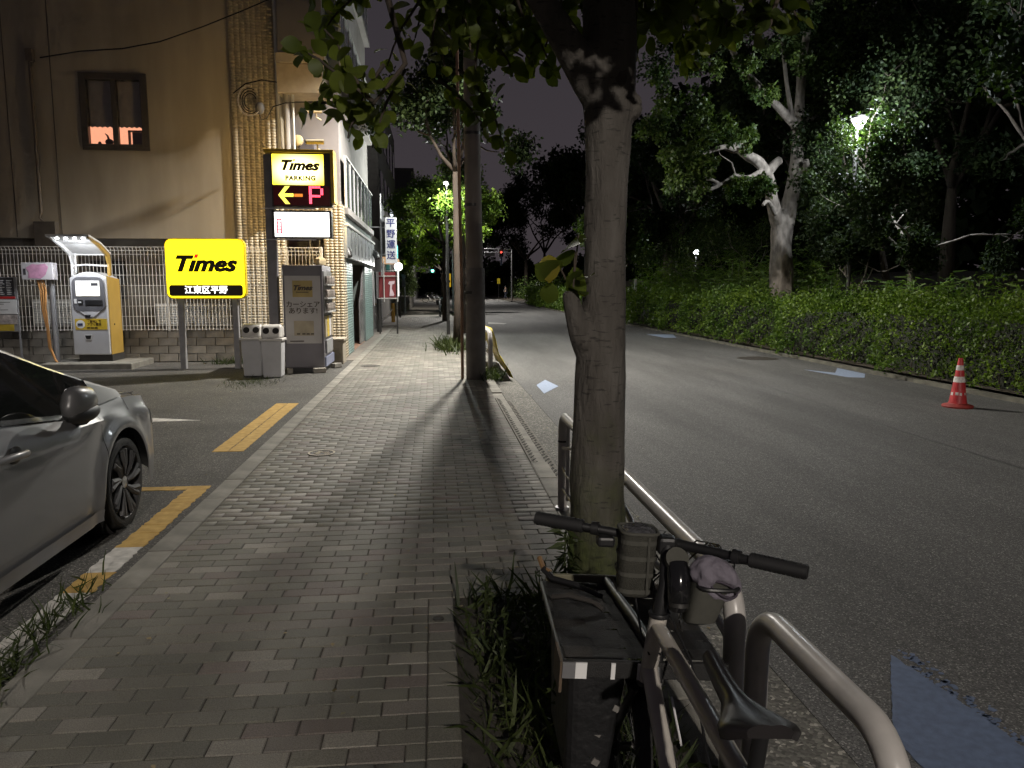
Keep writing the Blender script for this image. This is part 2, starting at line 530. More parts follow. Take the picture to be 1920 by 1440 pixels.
# ================================================================== SETTING
RZ = -0.08
def ag(px, py, z=RZ):
    d = _F + _R * ((px - 960) / 1442.0) + _U * ((720 - py) / 1442.0)
    t = (z - CAM_H) / d.z
    return (d.x * t, d.y * t, z)
rnd = random.Random(5)
nrg = np.random.default_rng(11)

struct(B(-120, 120, -60, 300, -.5, -.16).build('ground', mat('bare_ground', (.05,.045,.04), .95, var=.3)))
road = struct(B(1.5, 8.56, -40, 260, -.3, RZ).build('road', M_ROAD))
# road paint
M_BLUE = mat('blue_road_paint', (.085,.118,.20), .75, var=.14, vs=30, bump=.35, bs=150, col2=(.105,.142,.235))
M_LBLUE = mat('pale_road_paint', (.22,.27,.37), .75, var=.15, vs=30, bump=.35, bs=150)
M_WPAINT = mat('worn_white_paint', (.50,.48,.45), .8, var=.25, vs=18, bump=.4, bs=120)
M_YPAINT = mat('worn_yellow_paint', (.46,.27,.045), .8, var=.22, vs=14, bump=.4, bs=120, col2=(.52,.33,.08))
def marking(px, m, name='road_marking', parent=road, z=RZ+.004, rough=0.0):
    pts = [ag(x, y, z) for x, y in px]
    poly = []
    n = len(pts)
    for i in range(n):
        a, b = pts[i], pts[(i+1) % n]
        L = math.hypot(b[0]-a[0], b[1]-a[1])
        k = max(1, int(L/.03)) if rough else 1
        for j in range(k):
            t = j/k
            jit = rough if j else 0
            poly.append((a[0]+(b[0]-a[0])*t + rnd.uniform(-jit,jit), a[1]+(b[1]-a[1])*t + rnd.uniform(-jit,jit)))
    return MB().prism(poly, z-.003, z, 'Z').build(name, m, parent)
marking([(1670,1227),(1760,1287),(1846,1346),(1935,1412),(2060,1520),(1890,1580),(1735,1442),(1675,1385)], M_BLUE, rough=.005)
# flaked fragments along the worn edge of the near marking
fl = MB()
for i in range(170):
    t = rnd.random()
    ax, ay = 1690+t*330, 1222+t*250
    p = ag(ax+rnd.uniform(-8,24), ay+rnd.uniform(-6,22), RZ)
    s = rnd.uniform(.006,.022)
    ang = rnd.uniform(0,6.28)
    q = [(p[0]+s*rnd.uniform(.5,1)*math.cos(ang+k*1.257), p[1]+s*rnd.uniform(.5,1)*math.sin(ang+k*1.257)) for k in range(5)]
    fl.prism(q, RZ-.002, RZ+.0025, 'Z')
o = fl.build('paint_flakes', M_BLUE, road); o['kind'] = 'stuff'
marking([(1006,722),(1022,712),(1047,724),(1020,738)], M_LBLUE, rough=.004)
marking([(1508,693),(1566,699),(1570,690),(1622,701),(1621,708),(1590,707)], M_LBLUE)
marking([(1213,627),(1262,627),(1268,633),(1246,633)], M_LBLUE)
marking([(915,604),(950,606),(945,608),(915,607)], M_WPAINT)
for row, (y0, y1) in enumerate([(97.0, 104.0), (122.0, 132.0)]):
    for k in range(7):
        x = 2.4 + k*.95
        B(x, x+.5, y0, y1, RZ, RZ+.005).build('crosswalk_stripe', M_WPAINT, road)
B(1.6, 8.4, 90.0, 90.6, RZ, RZ+.005).build('stop_line', M_WPAINT, road)
# asphalt seam and gutter line
seam = MB()
sp = [ag(1172,652), ag(1290,685), ag(1400,712), ag(1520,752), ag(1700,812), ag(1920,880)]
for a, b in zip(sp[:-1], sp[1:]):
    seam.add([(a[0],a[1],RZ+.002),(b[0],b[1],RZ+.002),(b[0]+.018,b[1],RZ+.002),(a[0]+.018,a[1],RZ+.002)], [(0,1,2,3)])
def crack(px, w):
    for (ax, ay), (bx, by) in zip(px[:-1], px[1:]):
        a, b = Vector(ag(ax, ay)), Vector(ag(bx, by))
        k = max(2, int((b-a).length/.12)); prev = a
        for i in range(1, k+1):
            q = a.lerp(b, i/k) + Vector((rnd.uniform(-.02,.02), rnd.uniform(-.02,.02), 0))
            d = (q-prev).normalized(); s_ = Vector((-d.y, d.x, 0))*w*rnd.uniform(.5,1.2)
            seam.add([(prev.x-s_.x,prev.y-s_.y,RZ+.0015),(prev.x+s_.x,prev.y+s_.y,RZ+.0015),(q.x+s_.x,q.y+s_.y,RZ+.0015),(q.x-s_.x,q.y-s_.y,RZ+.0015)], [(0,1,2,3)]); prev = q
crack([(1500,980),(1640,905),(1800,850)], .0022)
seam.build('asphalt_seam', mat('tar', (.018,.018,.018), .6), road)
M_IRON = mat('cast_iron', (.055,.048,.042), .6, var=.3, vs=20, metal=.3, bump=.8, bs=60)
def manhole(c, r, parent, z, ring=None, name='manhole_cover'):
    o = MB().lathe([(r,-.02),(r,.003),(r*.96,.006),(r*.93,.003),(.01,.004)], (c[0],c[1],z), 32).build(name, M_IRON, parent, smooth=True)
    g = MB()
    for k in range(-6, 7):
        t = k/7*r; w = math.sqrt(max(0, (r*.88)**2 - t*t))
        g.box(c[0]+t-.02*r, c[0]+t+.02*r, c[1]-w, c[1]+w, z+.003, z+.008)
    g.build('tread_bars', M_IRON, o)
    if ring:
        q = MB()
        for k in range(32):
            a0, a1 = 2*math.pi*k/32, 2*math.pi*(k+1)/32
            q.add([(c[0]+r*f*math.cos(a), c[1]+r*f*math.sin(a), z+.0085) for a, f in ((a0,.98),(a1,.98),(a1,.84),(a0,.84))], [(0,1,2,3)])
        for k in range(14):
            a = rnd.uniform(0,6.28); f = rnd.uniform(.1,.6)
            x, y = c[0]+r*f*math.cos(a), c[1]+r*f*math.sin(a)
            q.box(x-.018*rnd.uniform(.4,1.4), x+.018, y-.007, y+.007*rnd.uniform(.5,2.5), z+.006, z+.0095)
        q.build('painted_ring', mat('cream_paint', (.42,.37,.28), .7, var=.2), o)
    return o
manhole(ag(1420,672), .48, road, RZ)

# gutter and kerb on the pavement side
gut = struct(B(1.09, 1.5, -10, 70, -.3, RZ-.004).build('gutter', M_AGG))
kerb = struct(B(.885, 1.04, -10, 140, -.3, -.02).build('kerb', M_KERB))
kb = MB().box(.882, 1.045, -.296, .296, -.2, 0).build('kerb_block', M_KERB, kerb, bevel=.012)
first = True
yy = -2.0
while yy < 60:
    if not (6.4 < yy < 11.3):
        o = kb if first else kb.copy()
        if not first: C.objects.link(o); o.parent = kerb
        o.location = (0, yy+.3, rnd.uniform(-.004,.004)); first = False
    yy += .6
B(1.045, 1.088, -10, 70, -.3, RZ-.008).build('kerb_joint', M_BED, kerb)
# sloped step block with holes bridging kerb to gutter
ramp_root = thing('kerb_ramp', 'grey perforated rubber ramp along the kerb beyond the guard rail', 'ramp', (1.0, 9, 0))
M_RAMP = mat('ramp_rubber', (.13,.12,.10), .85, var=.3, vs=15, bump=.4, bs=90)
for k in range(8):
    y0 = 6.45 + k*.6
    a = MB()
    a.prism([(.89,.0),(1.16,-.082),(1.16,-.1),(.89,-.1)], y0+.004, y0+.596, 'Y')
    o = a.build('ramp_block', M_RAMP, ramp_root, bevel=.004)
    h = MB()
    for i in range(9):
        for j in range(5):
            x = .92 + j*.045 + (.02 if i % 2 else 0); y = y0 + .05 + i*.062
            z = -(x-.89)/.27*.082
            h.obox((x, y, z+.001), (.02,.03,.006), Matrix.Rotation(R(17), 3, 'Y'))
    h.build('tread_holes', mat('hole_dark', (.012,.011,.01), .9), o)['kind'] = 'stuff'

# footway
side = struct(B(-1.62, .88, -6, 150, -.3, -.006).build('sidewalk', M_BED))
PV_END = 42.0
RP = .1
def chamfer_box(w, d, c=.0035, h=.05):
    x, y = w/2, d/2
    v = [(-x,-y,-h),(x,-y,-h),(x,y,-h),(-x,y,-h),(-x,-y,-c),(x,-y,-c),(x,y,-c),(-x,y,-c),(-x+c,-y+c,0),(x-c,-y+c,0),(x-c,y-c,0),(-x+c,y-c,0)]
    f = [(0,1,5,4),(1,2,6,5),(2,3,7,6),(3,0,4,7),(4,5,9,8),(5,6,10,9),(6,7,11,10),(7,4,8,11),(8,9,10,11)]
    return v, f
J = .0055
bricks = []   # (cx, cy, w, d)
r_i = 0
y = 1.0
while y < PV_END:
    yc = y + RP/2
    in_pit = yc < 3.92
    xr = -.045 if in_pit else .88
    x = -1.62
    first_half = (r_i % 2 == 1)
    while x < xr - .02:
        w = .1 if (first_half and x == -1.62) else .2
        w = min(w, xr - x)
        bricks.append((x + w/2, yc, w - J, RP - J))
        x += w
    if in_pit:
        bricks.append((.02, yc, .13-J, RP-J))
    y += RP; r_i += 1
def seen(b):
    v = Vector((b[0], b[1], 0)) - Vector((0,0,CAM_H))
    d = v.dot(_F)
    return abs(v.dot(_R)/d*1442) < 960 and abs(v.dot(_U)/d*1442) < 722
vis = sorted([b for b in bricks if seen(b)], key=lambda b: b[1])
near = vis[:300]; near_set = set(near)
cache = {}
for b in near:
    key = (round(b[2],3), round(b[3],3))
    if key not in cache:
        v, f = chamfer_box(*key)
        me = bpy.data.meshes.new('paver'); me.from_pydata(v, [], f); me.materials.append(M_PAVER); cache[key] = me
    o = bpy.data.objects.new('paver', cache[key]); C.objects.link(o); o.parent = side
    o.location = (b[0]+rnd.uniform(-.0012,.0012), b[1]+rnd.uniform(-.0012,.0012), rnd.uniform(-.0018,.0018))
    o.rotation_euler = (rnd.uniform(-.006,.006), rnd.uniform(-.005,.005), rnd.uniform(-.004,.004))
rest = [b for b in bricks if b not in near_set]
tv = np.array(chamfer_box(1,1)[0], dtype=np.float32); tf = np.array(chamfer_box(1,1)[1], dtype=np.int32)
c = .0035
arr = np.array(rest, dtype=np.float32); n = len(arr)
sgn = np.sign(tv[:,:2]); inset = (np.abs(tv[:,:2]) < .4999).astype(np.float32)
V = np.empty((n, 12, 3), dtype=np.float32)
V[:,:,0] = arr[:,0,None] + sgn[None,:,0]*(arr[:,2,None]/2 - inset[None,:,0]*c)
V[:,:,1] = arr[:,1,None] + sgn[None,:,1]*(arr[:,3,None]/2 - inset[None,:,1]*c)
V[:,:,2] = tv[None,:,2] + nrg.uniform(-.0018,.0018,(n,1)) + (tv[None,:,0]*nrg.uniform(-.002,.002,(n,1)))
o = mesh_np('paver_field', V.reshape(-1,3), (tf[None]+ (np.arange(n)*12)[:,None,None]).reshape(-1,4), M_PAVER, side); o['kind'] = 'stuff'
struct(B(-1.61, .87, PV_END, 150, -.02, -.001).build('far_sidewalk', mat('far_pavers', (.15,.135,.11), .75, var=.25, vs=3)))
# border strip of long kerb stones on the left
bs0 = MB().box(-.078, .078, -.297, .297, -.15, .0).build('border_stone', M_KERB, side, bevel=.006)
yy = 1.2; first = True
while yy < 34:
    o = bs0 if first else bs0.copy()
    if not first: C.objects.link(o); o.parent = side
    first = False
    o.location = (-1.70, yy+.3, rnd.uniform(-.003,.002)+.002)
    yy += .6
manhole(ag(603,850,0)[:2], .135, side, .0005, ring=True, name='valve_cover')
manhole(ag(695,686,0)[:2], .2, side, .0005, name='drain_cover')
manhole(ag(822,1161,0)[:2], .028, side, .0005, name='survey_cap')

# planting pit by the kerb
pit = struct(MB().grid([[(.087+.793*i/16, 0.2+3.72*j/50, -.035+.045*math.sin(i*1.3+j*.6)*math.sin(j*.9-i*.4)*.5+ .02*math.sin(j*2.1+i)) for i in range(17)] for j in range(51)]).build('planting_bed', M_SOIL, smooth='all'))

# parking lot
lot = struct(B(-34, -1.78, -20, 17.36, -.3, -.012).build('parking_lot', M_LOT))
LZ = -.008
def patch_line(x0, x1, y0, y1, m_of, along='Y', lo=.12, hi=.45, jag=.012, gap=.006):
    t = y0 if along == 'Y' else x0
    end = y1 if along == 'Y' else x1
    while t < end - .02:
        L = min(rnd.uniform(lo, hi), end - t)
        n = max(2, int(L/.035))
        A, Bq = [], []
        for k in range(n+1):
            s = t + gap/2 + (L-gap)*k/n
            if along == 'Y':
                A.append((x0+rnd.uniform(-jag,jag*.5), s)); Bq.append((x1+rnd.uniform(-jag*.5,jag), s+rnd.uniform(-.004,.004)))
            else:
                A.append((s, y0+rnd.uniform(-jag,jag*.5))); Bq.append((s, y1+rnd.uniform(-jag*.5,jag)))
        MB().prism(A + Bq[::-1], LZ-.006, LZ, 'Z').build('line_paint', m_of(t), lot)
        t += L
patch_line(-2.015, -1.855, 2.6, 6.45, lambda t: M_WPAINT if (t < 4.0 or (4.2 < t < 4.5 and rnd.random() < .5)) else M_YPAINT)
patch_line(-2.5, -2.02, 6.33, 6.44, lambda t: M_YPAINT, along='X', jag=.006)
patch_line(-2.22, -2.075, 7.8, 11.02, lambda t: M_YPAINT, lo=.5, hi=1.2, jag=.006)
patch_line(-2.06, -1.915, 7.8, 11.02, lambda t: M_YPAINT, lo=.5, hi=1.2, jag=.006)
MB().prism([(-3.9,10.05),(-3.5,9.93),(-2.88,9.70),(-3.5,9.66),(-3.9,9.7)], LZ-.006, LZ, 'Z').build('arrow_paint', M_WPAINT, lot)
# strip in front of the buildings further on
struct(B(-2.06, -1.785, 17.37, 34, -.3, -.004).build('building_apron', mat('apron_concrete', (.17,.15,.13), .85, var=.25, vs=5, bump=.4, bs=90)))
struct(B(-40, -1.63, 34.01, 150, -.3, -.01).build('far_apron', mat('apron_concrete2', (.14,.13,.12), .85, var=.25, vs=3)))
struct(B(-40, -2.07, 17.37, 34, -.3, -.012).build('building_plot', MATS['apron_concrete2']))
# park side
pk = struct(B(8.57, 8.72, -40, 150, -.3, -.02).build('park_kerb', mat('mossy_kerb', (.10,.095,.075), .9, var=.4, vs=4, bump=.5, bs=80)))
rows = []
for j in range(70):
    yy = -20 + j*2.5
    row = []
    for i in range(16):
        xx = 8.71 + (i/15)**1.4*70
        h = .02 + min(2.4, max(0, (xx-10.2))*.16) + .12*math.sin(xx*.7+yy*.31)*min(1, (xx-8.7)/3)
        row.append((xx, yy, h))
    rows.append(row)
struct(MB().grid(rows).build('park_ground', mat('park_soil', (.055,.043,.030), .95, var=.45, vs=2.5, bump=1.0, bs=12), smooth='all'))
def park_z(x):
    return .02 + min(2.4, max(0, (x-10.2))*.16)

# ================================================================== LEFT: BUILDING, LOT FURNITURE
M_STUCCO = mat('beige_stucco', (.37,.32,.245), .9, var=.17, vs=1.8, bump=.35, bs=160, detail=8, stretch=(1,1,.22))
M_BASEW = mat('base_wall_render', (.16,.145,.125), .9, var=.2, vs=3, bump=.3, bs=90)
M_TILE = mat('cream_tile', (.38,.325,.235), .55, var=.10, vs=2.0, island=.07, rvar=.1)
M_GROUT = mat('tile_grout', (.29,.245,.17), .95, var=.15)
M_TEAL = mat('teal_tile', (.22,.32,.31), .3, var=.12, vs=2.0, island=.14)
M_PANEL = mat('mauve_panel', (.20,.185,.19), .6, var=.12, vs=2)
M_SLAB = mat('grey_concrete_paint', (.26,.245,.235), .8, var=.15, vs=2, bump=.2, bs=80)
M_GLASSP = mat('smoked_glass', (.10,.115,.12), .06, var=.1, vs=1, spec=.8)
M_ALU = mat('white_aluminium', (.55,.55,.54), .35, var=.08, metal=.3)
def tiles(u0, u1, z0, z1, fixed, axis, m, tw=.112, th=.062, depth=.0018, gap=.006, sign=-1):
    nu = max(1, round((u1-u0)/tw)); nz = max(1, round((z1-z0)/th))
    du, dz = (u1-u0)/nu, (z1-z0)/nz
    us = u0 + (np.arange(nu)+.5)*du; zs = z0 + (np.arange(nz)+.5)*dz
    U, Z = np.meshgrid(us, zs); U = U.ravel(); Z = Z.ravel(); n = len(U)
    dep = depth + nrg.uniform(-.0003,.0003,n)
    V = np.empty((n,8,3), dtype=np.float32)
    su = np.array([-1,1,1,-1]*2); sz = np.array([-1,-1,1,1]*2); fr = np.array([0]*4+[1]*4)
    cu = U[:,None] + su[None]*(du-gap)/2; cz = Z[:,None] + sz[None]*(dz-gap)/2
    cf = fixed + sign*dep[:,None]*fr[None]
    if axis == 'Y': V[:,:,0], V[:,:,1], V[:,:,2] = cu, cf, cz
    else: V[:,:,0], V[:,:,1], V[:,:,2] = cf, cu, cz
    F = np.array([(4,5,6,7),(0,1,5,4),(1,2,6,5),(2,3,7,6),(3,0,4,7)])
    return V.reshape(-1,3), (F[None]+(np.arange(n)*8)[:,None,None]).reshape(-1,4)

apt = thing('apartment_building', 'beige stucco apartment block with cream tiled corner beside the parking lot', 'building', (-6, 18, 0))
wall = MB()
WX0, WX1 = -7.44, -6.15; WZ0, WZ1 = 4.63, 6.12
wall.box(-30, WX0, 18.0, 18.3, 2.68, 12); wall.box(WX1, -4.34, 18.0, 18.3, 2.68, 12)
wall.box(WX0, WX1, 18.0, 18.3, 2.68, WZ0); wall.box(WX0, WX1, 18.0, 18.3, WZ1, 12)
wall.build('stucco_wall', M_STUCCO, apt)
B(-30, -4.345, 18.34, 18.6, -.1, 2.70).build('base_wall', M_BASEW, apt)
for x in (-8.98, -8.05):
    B(x-.008, x+.008, 17.992, 18.0, 2.7, 12).build('wall_joint', mat('sealant', (.10,.085,.07), .9), apt)
for x0, x1, z0, z1 in ((-6.25,-4.72,.78,1.20), (-8.9,-7.9,.8,1.3)):
    lv = MB()
    k = z0
    while k < z1-.03:
        lv.obox(((x0+x1)/2, 18.27, k+.03), (x1-x0, .012, .05), Matrix.Rotation(R(-28),3,'X')); k += .055
    o = lv.build('louvre_vent', M_ALU, apt)
    B(x0-.04,x1+.04,18.3,18.338,z0-.04,z1+.04).build('vent_frame', M_ALU, o)
B(-7.6,-6.9,18.25,18.338,1.35,2.2).build('service_panel', mat('dark_panel', (.03,.028,.026), .6), apt)
# tiled corner
core = MB()
core.box(-4.335, -3.28, 17.93, 18.33, 0, 12)
core.box(-2.42, -2.0, 17.83, 18.4, 0, 3.45)
core.box(-3.28, -2.42, 17.93, 18.4, 3.0, 3.45)
core.build('tile_backing', M_GROUT, apt)
for args in ((-4.33,-3.285,.0,9.4,17.93,'Y',M_TILE), (-2.415,-2.005,0,3.44,17.83,'Y',M_TILE), (-3.275,-2.425,3.005,3.44,17.93,'Y',M_TILE)):
    v, f = tiles(*args)
    o = mesh_np('wall_tiles', v, f, args[-1], apt); o['kind'] = 'stuff'
v, f = tiles(17.835, 18.395, 0, 3.44, -2.0, 'X', M_TILE, sign=1)
o = mesh_np('wall_tiles', v, f, M_TILE, apt); o['kind'] = 'stuff'
# recess between tiles
B(-3.27, -2.43, 19.4, 19.5, 0, 3.0).build('recess_wall', M_BASEW, apt)
for x in (-2.95, -2.72):
    T([(x,19.3,0),(x,19.3,2.9)], .045, 10).build('drain_pipe', M_GALV, apt, smooth=True)
# upper storeys over the recess
B(-3.28, -2.1, 18.35, 18.6, 3.46, 12).build('upper_wall', M_PANEL, apt)
B(-3.26, -2.06, 17.95, 18.35, 3.46, 3.56).build('soffit_slab', M_SLAB, apt)
B(-3.22, -2.28, 17.45, 18.3, 6.55, 9.2).build('balcony_panel', mat('brown_panel', (.17,.155,.145), .5, var=.1, vs=1), apt, bevel=.01)
B(-3.26, -2.24, 17.42, 18.3, 6.35, 6.54).build('balcony_soffit', mat('cream_soffit', (.42,.36,.27), .7, var=.1), apt)
B(-3.26, -2.3, 17.5, 18.3, 5.75, 6.34).build('balcony_beam', mat('cream_beam', (.38,.32,.24), .75, var=.12), apt)
T([(-3.12,17.72,3.56),(-3.12,17.72,11)], .07, 12).build('drain_pipe', M_SLAB, apt, smooth=True)
T([(-3.30,17.78,4.2),(-3.30,17.78,11)], .045, 12).build('drain_pipe', M_ALU, apt, smooth=True)
T([(-2.98,17.72,3.56),(-2.98,17.72,11)], .03, 12).build('drain_pipe', M_ALU, apt, smooth=True)
for x0, x1, z0, z1 in ((-2.95,-2.62,3.6,4.9), (-2.55,-2.3,3.6,4.6)):
    B(x0,x1,18.2,18.349,z0,z1).build('upper_door', mat('dark_door', (.07,.065,.075), .45), apt, bevel=.01)
lb = MB().lathe([(.12,0),(.11,.08),(.06,.12),(.01,.13)], (0,0,0), 16)
o = MB(); o.v = [(p[0]-2.92, 17.86-p[2]*.7, p[1]+4.82) for p in lb.v]; o.f = lb.f
o.build('bulkhead_lamp', mat('cream_glass', (.5,.4,.22), .4), apt, smooth=True)
# street face
B(-2.4, -2.09, 18.41, 26.2, 3.3, 12).build('street_wall', M_SLAB, apt)
for z0, z1, y0 in ((3.46, 4.55, 18.42), (6.35, 7.75, 18.0), (9.4, 10.6, 18.0)):
    B(-2.4, -1.93, y0, 26.2, z0-.16, z0-.02).build('balcony_slab', M_SLAB, apt)
    k = 0; yy = y0 + .02
    while yy < 26:
        gp = B(-1.985, -1.97, yy+.03, min(yy+.92, 26.1), z0+.03, z1).build('glass_panel', M_GLASSP, apt)
        B(-2.0, -1.95, yy-.02, yy+.025, z0-.02, z1+.02).build('balcony_post', M_ALU, apt)
        yy += .95
    B(-2.01, -1.94, y0, 26.12, z1+.021, z1+.06).build('handrail', M_ALU, apt)
B(-2.27,-2.0, 17.98, 18.40, 6.36, 7.75).build('glass_return', M_GLASSP, apt)
ac = B(-2.35, -1.6, 19.2, 20.6, 5.55, 5.68).build('canopy', M_SLAB, apt, bevel=.01)
B(-2.2, -1.8, 19.5, 20.2, 5.545, 5.552).build('soffit_vent', MATS['dark_panel'], ac)
ac = B(-2.35, -1.55, 19.6, 21.4, 8.9, 9.05).build('canopy', M_SLAB, apt, bevel=.01)
B(-2.2, -1.75, 19.9, 20.8, 8.892, 8.902).build('soffit_vent', MATS['dark_panel'], ac)
# ground floor street front: teal tiles, fascia with letters, garage opening
core = MB(); core.box(-2.4, -2.02, 18.41, 19.9, 0, 3.28); core.box(-2.4,-2.02, 23.4, 26.2, 0, 3.28); core.box(-2.4,-2.02,19.9,23.4,2.25,3.28)
core.build('street_backing', mat('teal_grout', (.10,.12,.115), .9), apt)
for args in ((18.42,19.89,0,2.2,-2.02,'X',M_TEAL), (23.41,26.19,0,2.2,-2.02,'X',M_TEAL)):
    v, f = tiles(*args, sign=1)
    o = mesh_np('wall_tiles', v, f, args[-1], apt); o['kind'] = 'stuff'
fas = B(-2.018, -1.93, 18.0, 26.2, 2.28, 2.98).build('fascia', mat('brushed_metal', (.42,.44,.45), .28, var=.15, vs=2, metal=.6, rvar=.08), apt, bevel=.01)
for i, yy in enumerate((19.0, 19.8, 20.7, 21.7, 22.8, 24.0)):
    t = MB().lathe([(.001,-.006),(.09,-.004),(.09,.004),(.001,.006)], (0,0,0), 14)
    q = MB(); q.v = [(-1.924+p[2], yy+p[0], 2.64+p[1]*2.6) for p in t.v]; q.f = t.f
    q.build('fascia_letter', mat('dark_letter', (.05,.055,.06), .5), fas)
B(-2.018,-1.9, 18.0, 26.2, 3.0, 3.06).build('fascia_cap', M_ALU, apt)
B(-5.5, -5.4, 19.9, 23.4, 0, 2.6).build('garage_back_wall', M_BASEW, apt)
B(-5.4, -2.41, 19.85, 19.898, 0, 2.6).build('garage_side_wall', M_BASEW, apt)
B(-5.4, -2.41, 23.4, 23.44, 0, 2.6).build('garage_side_wall', M_SLAB, apt)
B(-5.4, -2.05, 19.9, 23.4, -.003, .004).build('garage_floor', mat('terracotta', (.26,.15,.10), .6, var=.15), apt)
MB().prism([(22.2,.02),(23.38,.02),(23.38,2.24),(22.75,1.5),(22.2,1.2)], -2.1, -2.06, 'X').build('metal_screen', mat('brushed_metal2', (.40,.40,.41), .22, var=.3, vs=1.2, metal=.7, rvar=.1), apt)
# window
win = B(WX0-.05, WX1+.05, 17.965, 18.0, WZ0-.07, WZ0-.01).build('window', mat('bronze_frame', (.075,.062,.048), .45), apt)
fr = MB()
for x0, x1, z0, z1 in ((WX0-.05,WX0+.09,WZ0-.01,WZ1+.05),(WX1-.09,WX1+.05,WZ0-.01,WZ1+.05),(WX0+.09,WX1-.09,WZ1-.09,WZ1+.05),(WX0+.09,WX1-.09,WZ0-.01,WZ0+.06)):
    fr.box(x0,x1,17.955,18.08,z0,z1)
fr.box((WX0+WX1)/2-.055,(WX0+WX1)/2+.055,17.97,18.08,WZ0+.06,WZ1-.09)
fr.build('window_frame', MATS['bronze_frame'], win, bevel=.006)
M_BLIND = mat('roller_blind', (.40,.35,.29), .9, var=.08, vs=9)
mid = (WX0+WX1)/2
for x0, x1 in ((WX0+.09, mid-.055), (mid+.055, WX1-.09)):
    n = 12
    top = [(x0-.06, WZ1+.02), (x1+.06, WZ1+.02)]
    low = [(x1+.06-(x1-x0+.12)*k/n, WZ0+.42+(.028 if k % 2 else 0)) for k in range(n+1)]
    MB().prism(top + low, 18.085, 18.09, 'Y').build('blind', M_BLIND, win)
    gl = B(x0, x1, 18.05, 18.056, WZ0+.06, WZ1-.09).build('pane', pane('window_glass'), win)
B(WX0-.3, WX1+.3, 18.75, 18.8, WZ0-.3, WZ1+.2).build('lit_room_wall', emis('lit_room', (1.0,.42,.25), .75), win)
o = MB(); o.blob((-7.02,18.2,WZ0+.14),(.09,.05,.07)); o.tube([(-7.02,18.2,WZ0+.16),(-7.05,18.2,WZ0+.27),(-7.1,18.2,WZ0+.32)],[.03,.02,.008]); o.blob((-7.22,18.2,WZ0+.1),(.04,.04,.05))
o.build('ornament', MATS['dark_panel'], win, smooth=True)
B(-6.53,-6.24,18.2,18.3,WZ0+.06,WZ0+.36).build('picture', mat('grey_card', (.12,.11,.105), .7), win)
B(-6.62,-6.595,18.2,18.3,WZ0+.06,WZ0+.40).build('shelf', MATS['dark_panel'], win)
B(-6.595,-6.24,18.2,18.3,WZ0+.375,WZ0+.40).build('shelf', MATS['dark_panel'], win)
for k in range(4):
    MB().blob((-6.72+k*.12+.02*(k%2), 18.0, WZ1-.075), (.012,.01,.012)).build('light_bulb', emis('fairy_light', (1,.97,.9), 3), win)
# downpipe with meter box
pts = [at(50,100,17.9), at(58,160,17.9), at(70,420,17.9)]
X = pts[0].x
T([(X+.05,17.9,6.55),(X+.05,17.9,3.2)], .035, 10).build('downpipe', mat('brown_pipe', (.15,.12,.09), .6), apt, smooth=True)
B(X-.02,X+.12,17.86,17.99,6.35,6.6).build('pipe_hopper', MATS['brown_pipe'], apt, bevel=.01)
B(X-.09,X+.36,17.80,17.995,2.45,3.02).build('meter_cabinet', mat('brown_cabinet', (.09,.075,.06), .6, var=.2), apt, bevel=.012)
T([(X+.05,17.9,3.25),(X+.02,17.88,3.1),(X+.1,17.88,3.0)], .02, 8).build('conduit', MATS['brown_pipe'], apt, smooth=True)
# cable slung across the wall
cab = [at(75,108,17.4), at(150,96,17.2), at(230,91,17.0), at(300,78,16.8), at(380,50,16.6), at(450,22,16.4), at(520,-8,16.2)]
tag(T(cab, .012, 6).build('overhead_cable', M_RUBBER, smooth=True), 'thin black cable sagging across the beige stucco wall', 'cable')
# cable coil and splice box on the tiled corner
cb = thing('cable_coil', 'tangle of looped cables and splice box on the tiled corner', 'cable', at(470,200,17.6))
c0 = at(465,190,17.6)
for k in range(4):
    rr = .16+.05*k
    T([(c0.x+.05+rr*math.cos(a+.4*k)*.8, c0.y-.02*k, c0.z+rr*math.sin(a+.4*k)) for a in np.linspace(.3,4.6,14)], .009, 6).build('cable_loop', M_WHITEPIPE if k == 3 else M_RUBBER, cb, smooth=True)
p = at(487,203,17.6)
MB().blob((p.x,p.y,p.z), (.1,.09,.13)).build('splice_box', mat('grey_box', (.12,.115,.11), .6), cb, smooth=True)
T([at(487,215,17.6), at(490,225,17.6), at(500,222,17.6), at(512,200,17.6), at(535,193,17.6), at(600,190,17.6)], .012, 6).build('lead_cable', M_RUBBER, cb, smooth=True)
T([at(437,175,17.6), at(460,157,17.6), at(490,150,17.6), at(540,157,17.7)], .012, 6).build('lead_cable', M_RUBBER, cb, smooth=True)

# block wall and mesh fence
bw = thing('block_wall', 'low grey concrete block wall under the white mesh fence', 'wall', (-6, 17.4, 0))
B(-15.6,-2.46,17.40,17.47,-.1,.67).build('wall_core', M_BED, bw)
M_BLOCK = mat('concrete_block', (.21,.195,.17), .9, var=.3, vs=4, bump=.5, bs=70, island=.2)
blk = MB().box(-.193,.193,-.06,.06,-.083,.083).build('block', M_BLOCK, bw, bevel=.006, raw=True)
first = True
for rr in range(4):
    x = -15.5 + (.2 if rr % 2 else 0)
    while x < -2.7:
        o = blk if first else blk.copy()
        if not first: C.objects.link(o); o.parent = bw
        first = False
        o.location = (x+.2+6, 0.03+rnd.uniform(-.003,.003), .09+rr*.172)
        x += .398
fen = thing('mesh_fence', 'white welded wire mesh fence on the block wall', 'fence', (-6, 17.33, .69))
M_FENCE = mat('white_fence_wire', (.66,.64,.60), .4, var=.08, vs=10)
vw = MB().tube([(0,0,0),(0,0,1.70),(0,-.05,1.77)], .0065, 6).build('wire', M_FENCE, fen, smooth=True, raw=True)
first = True
x = -15.5
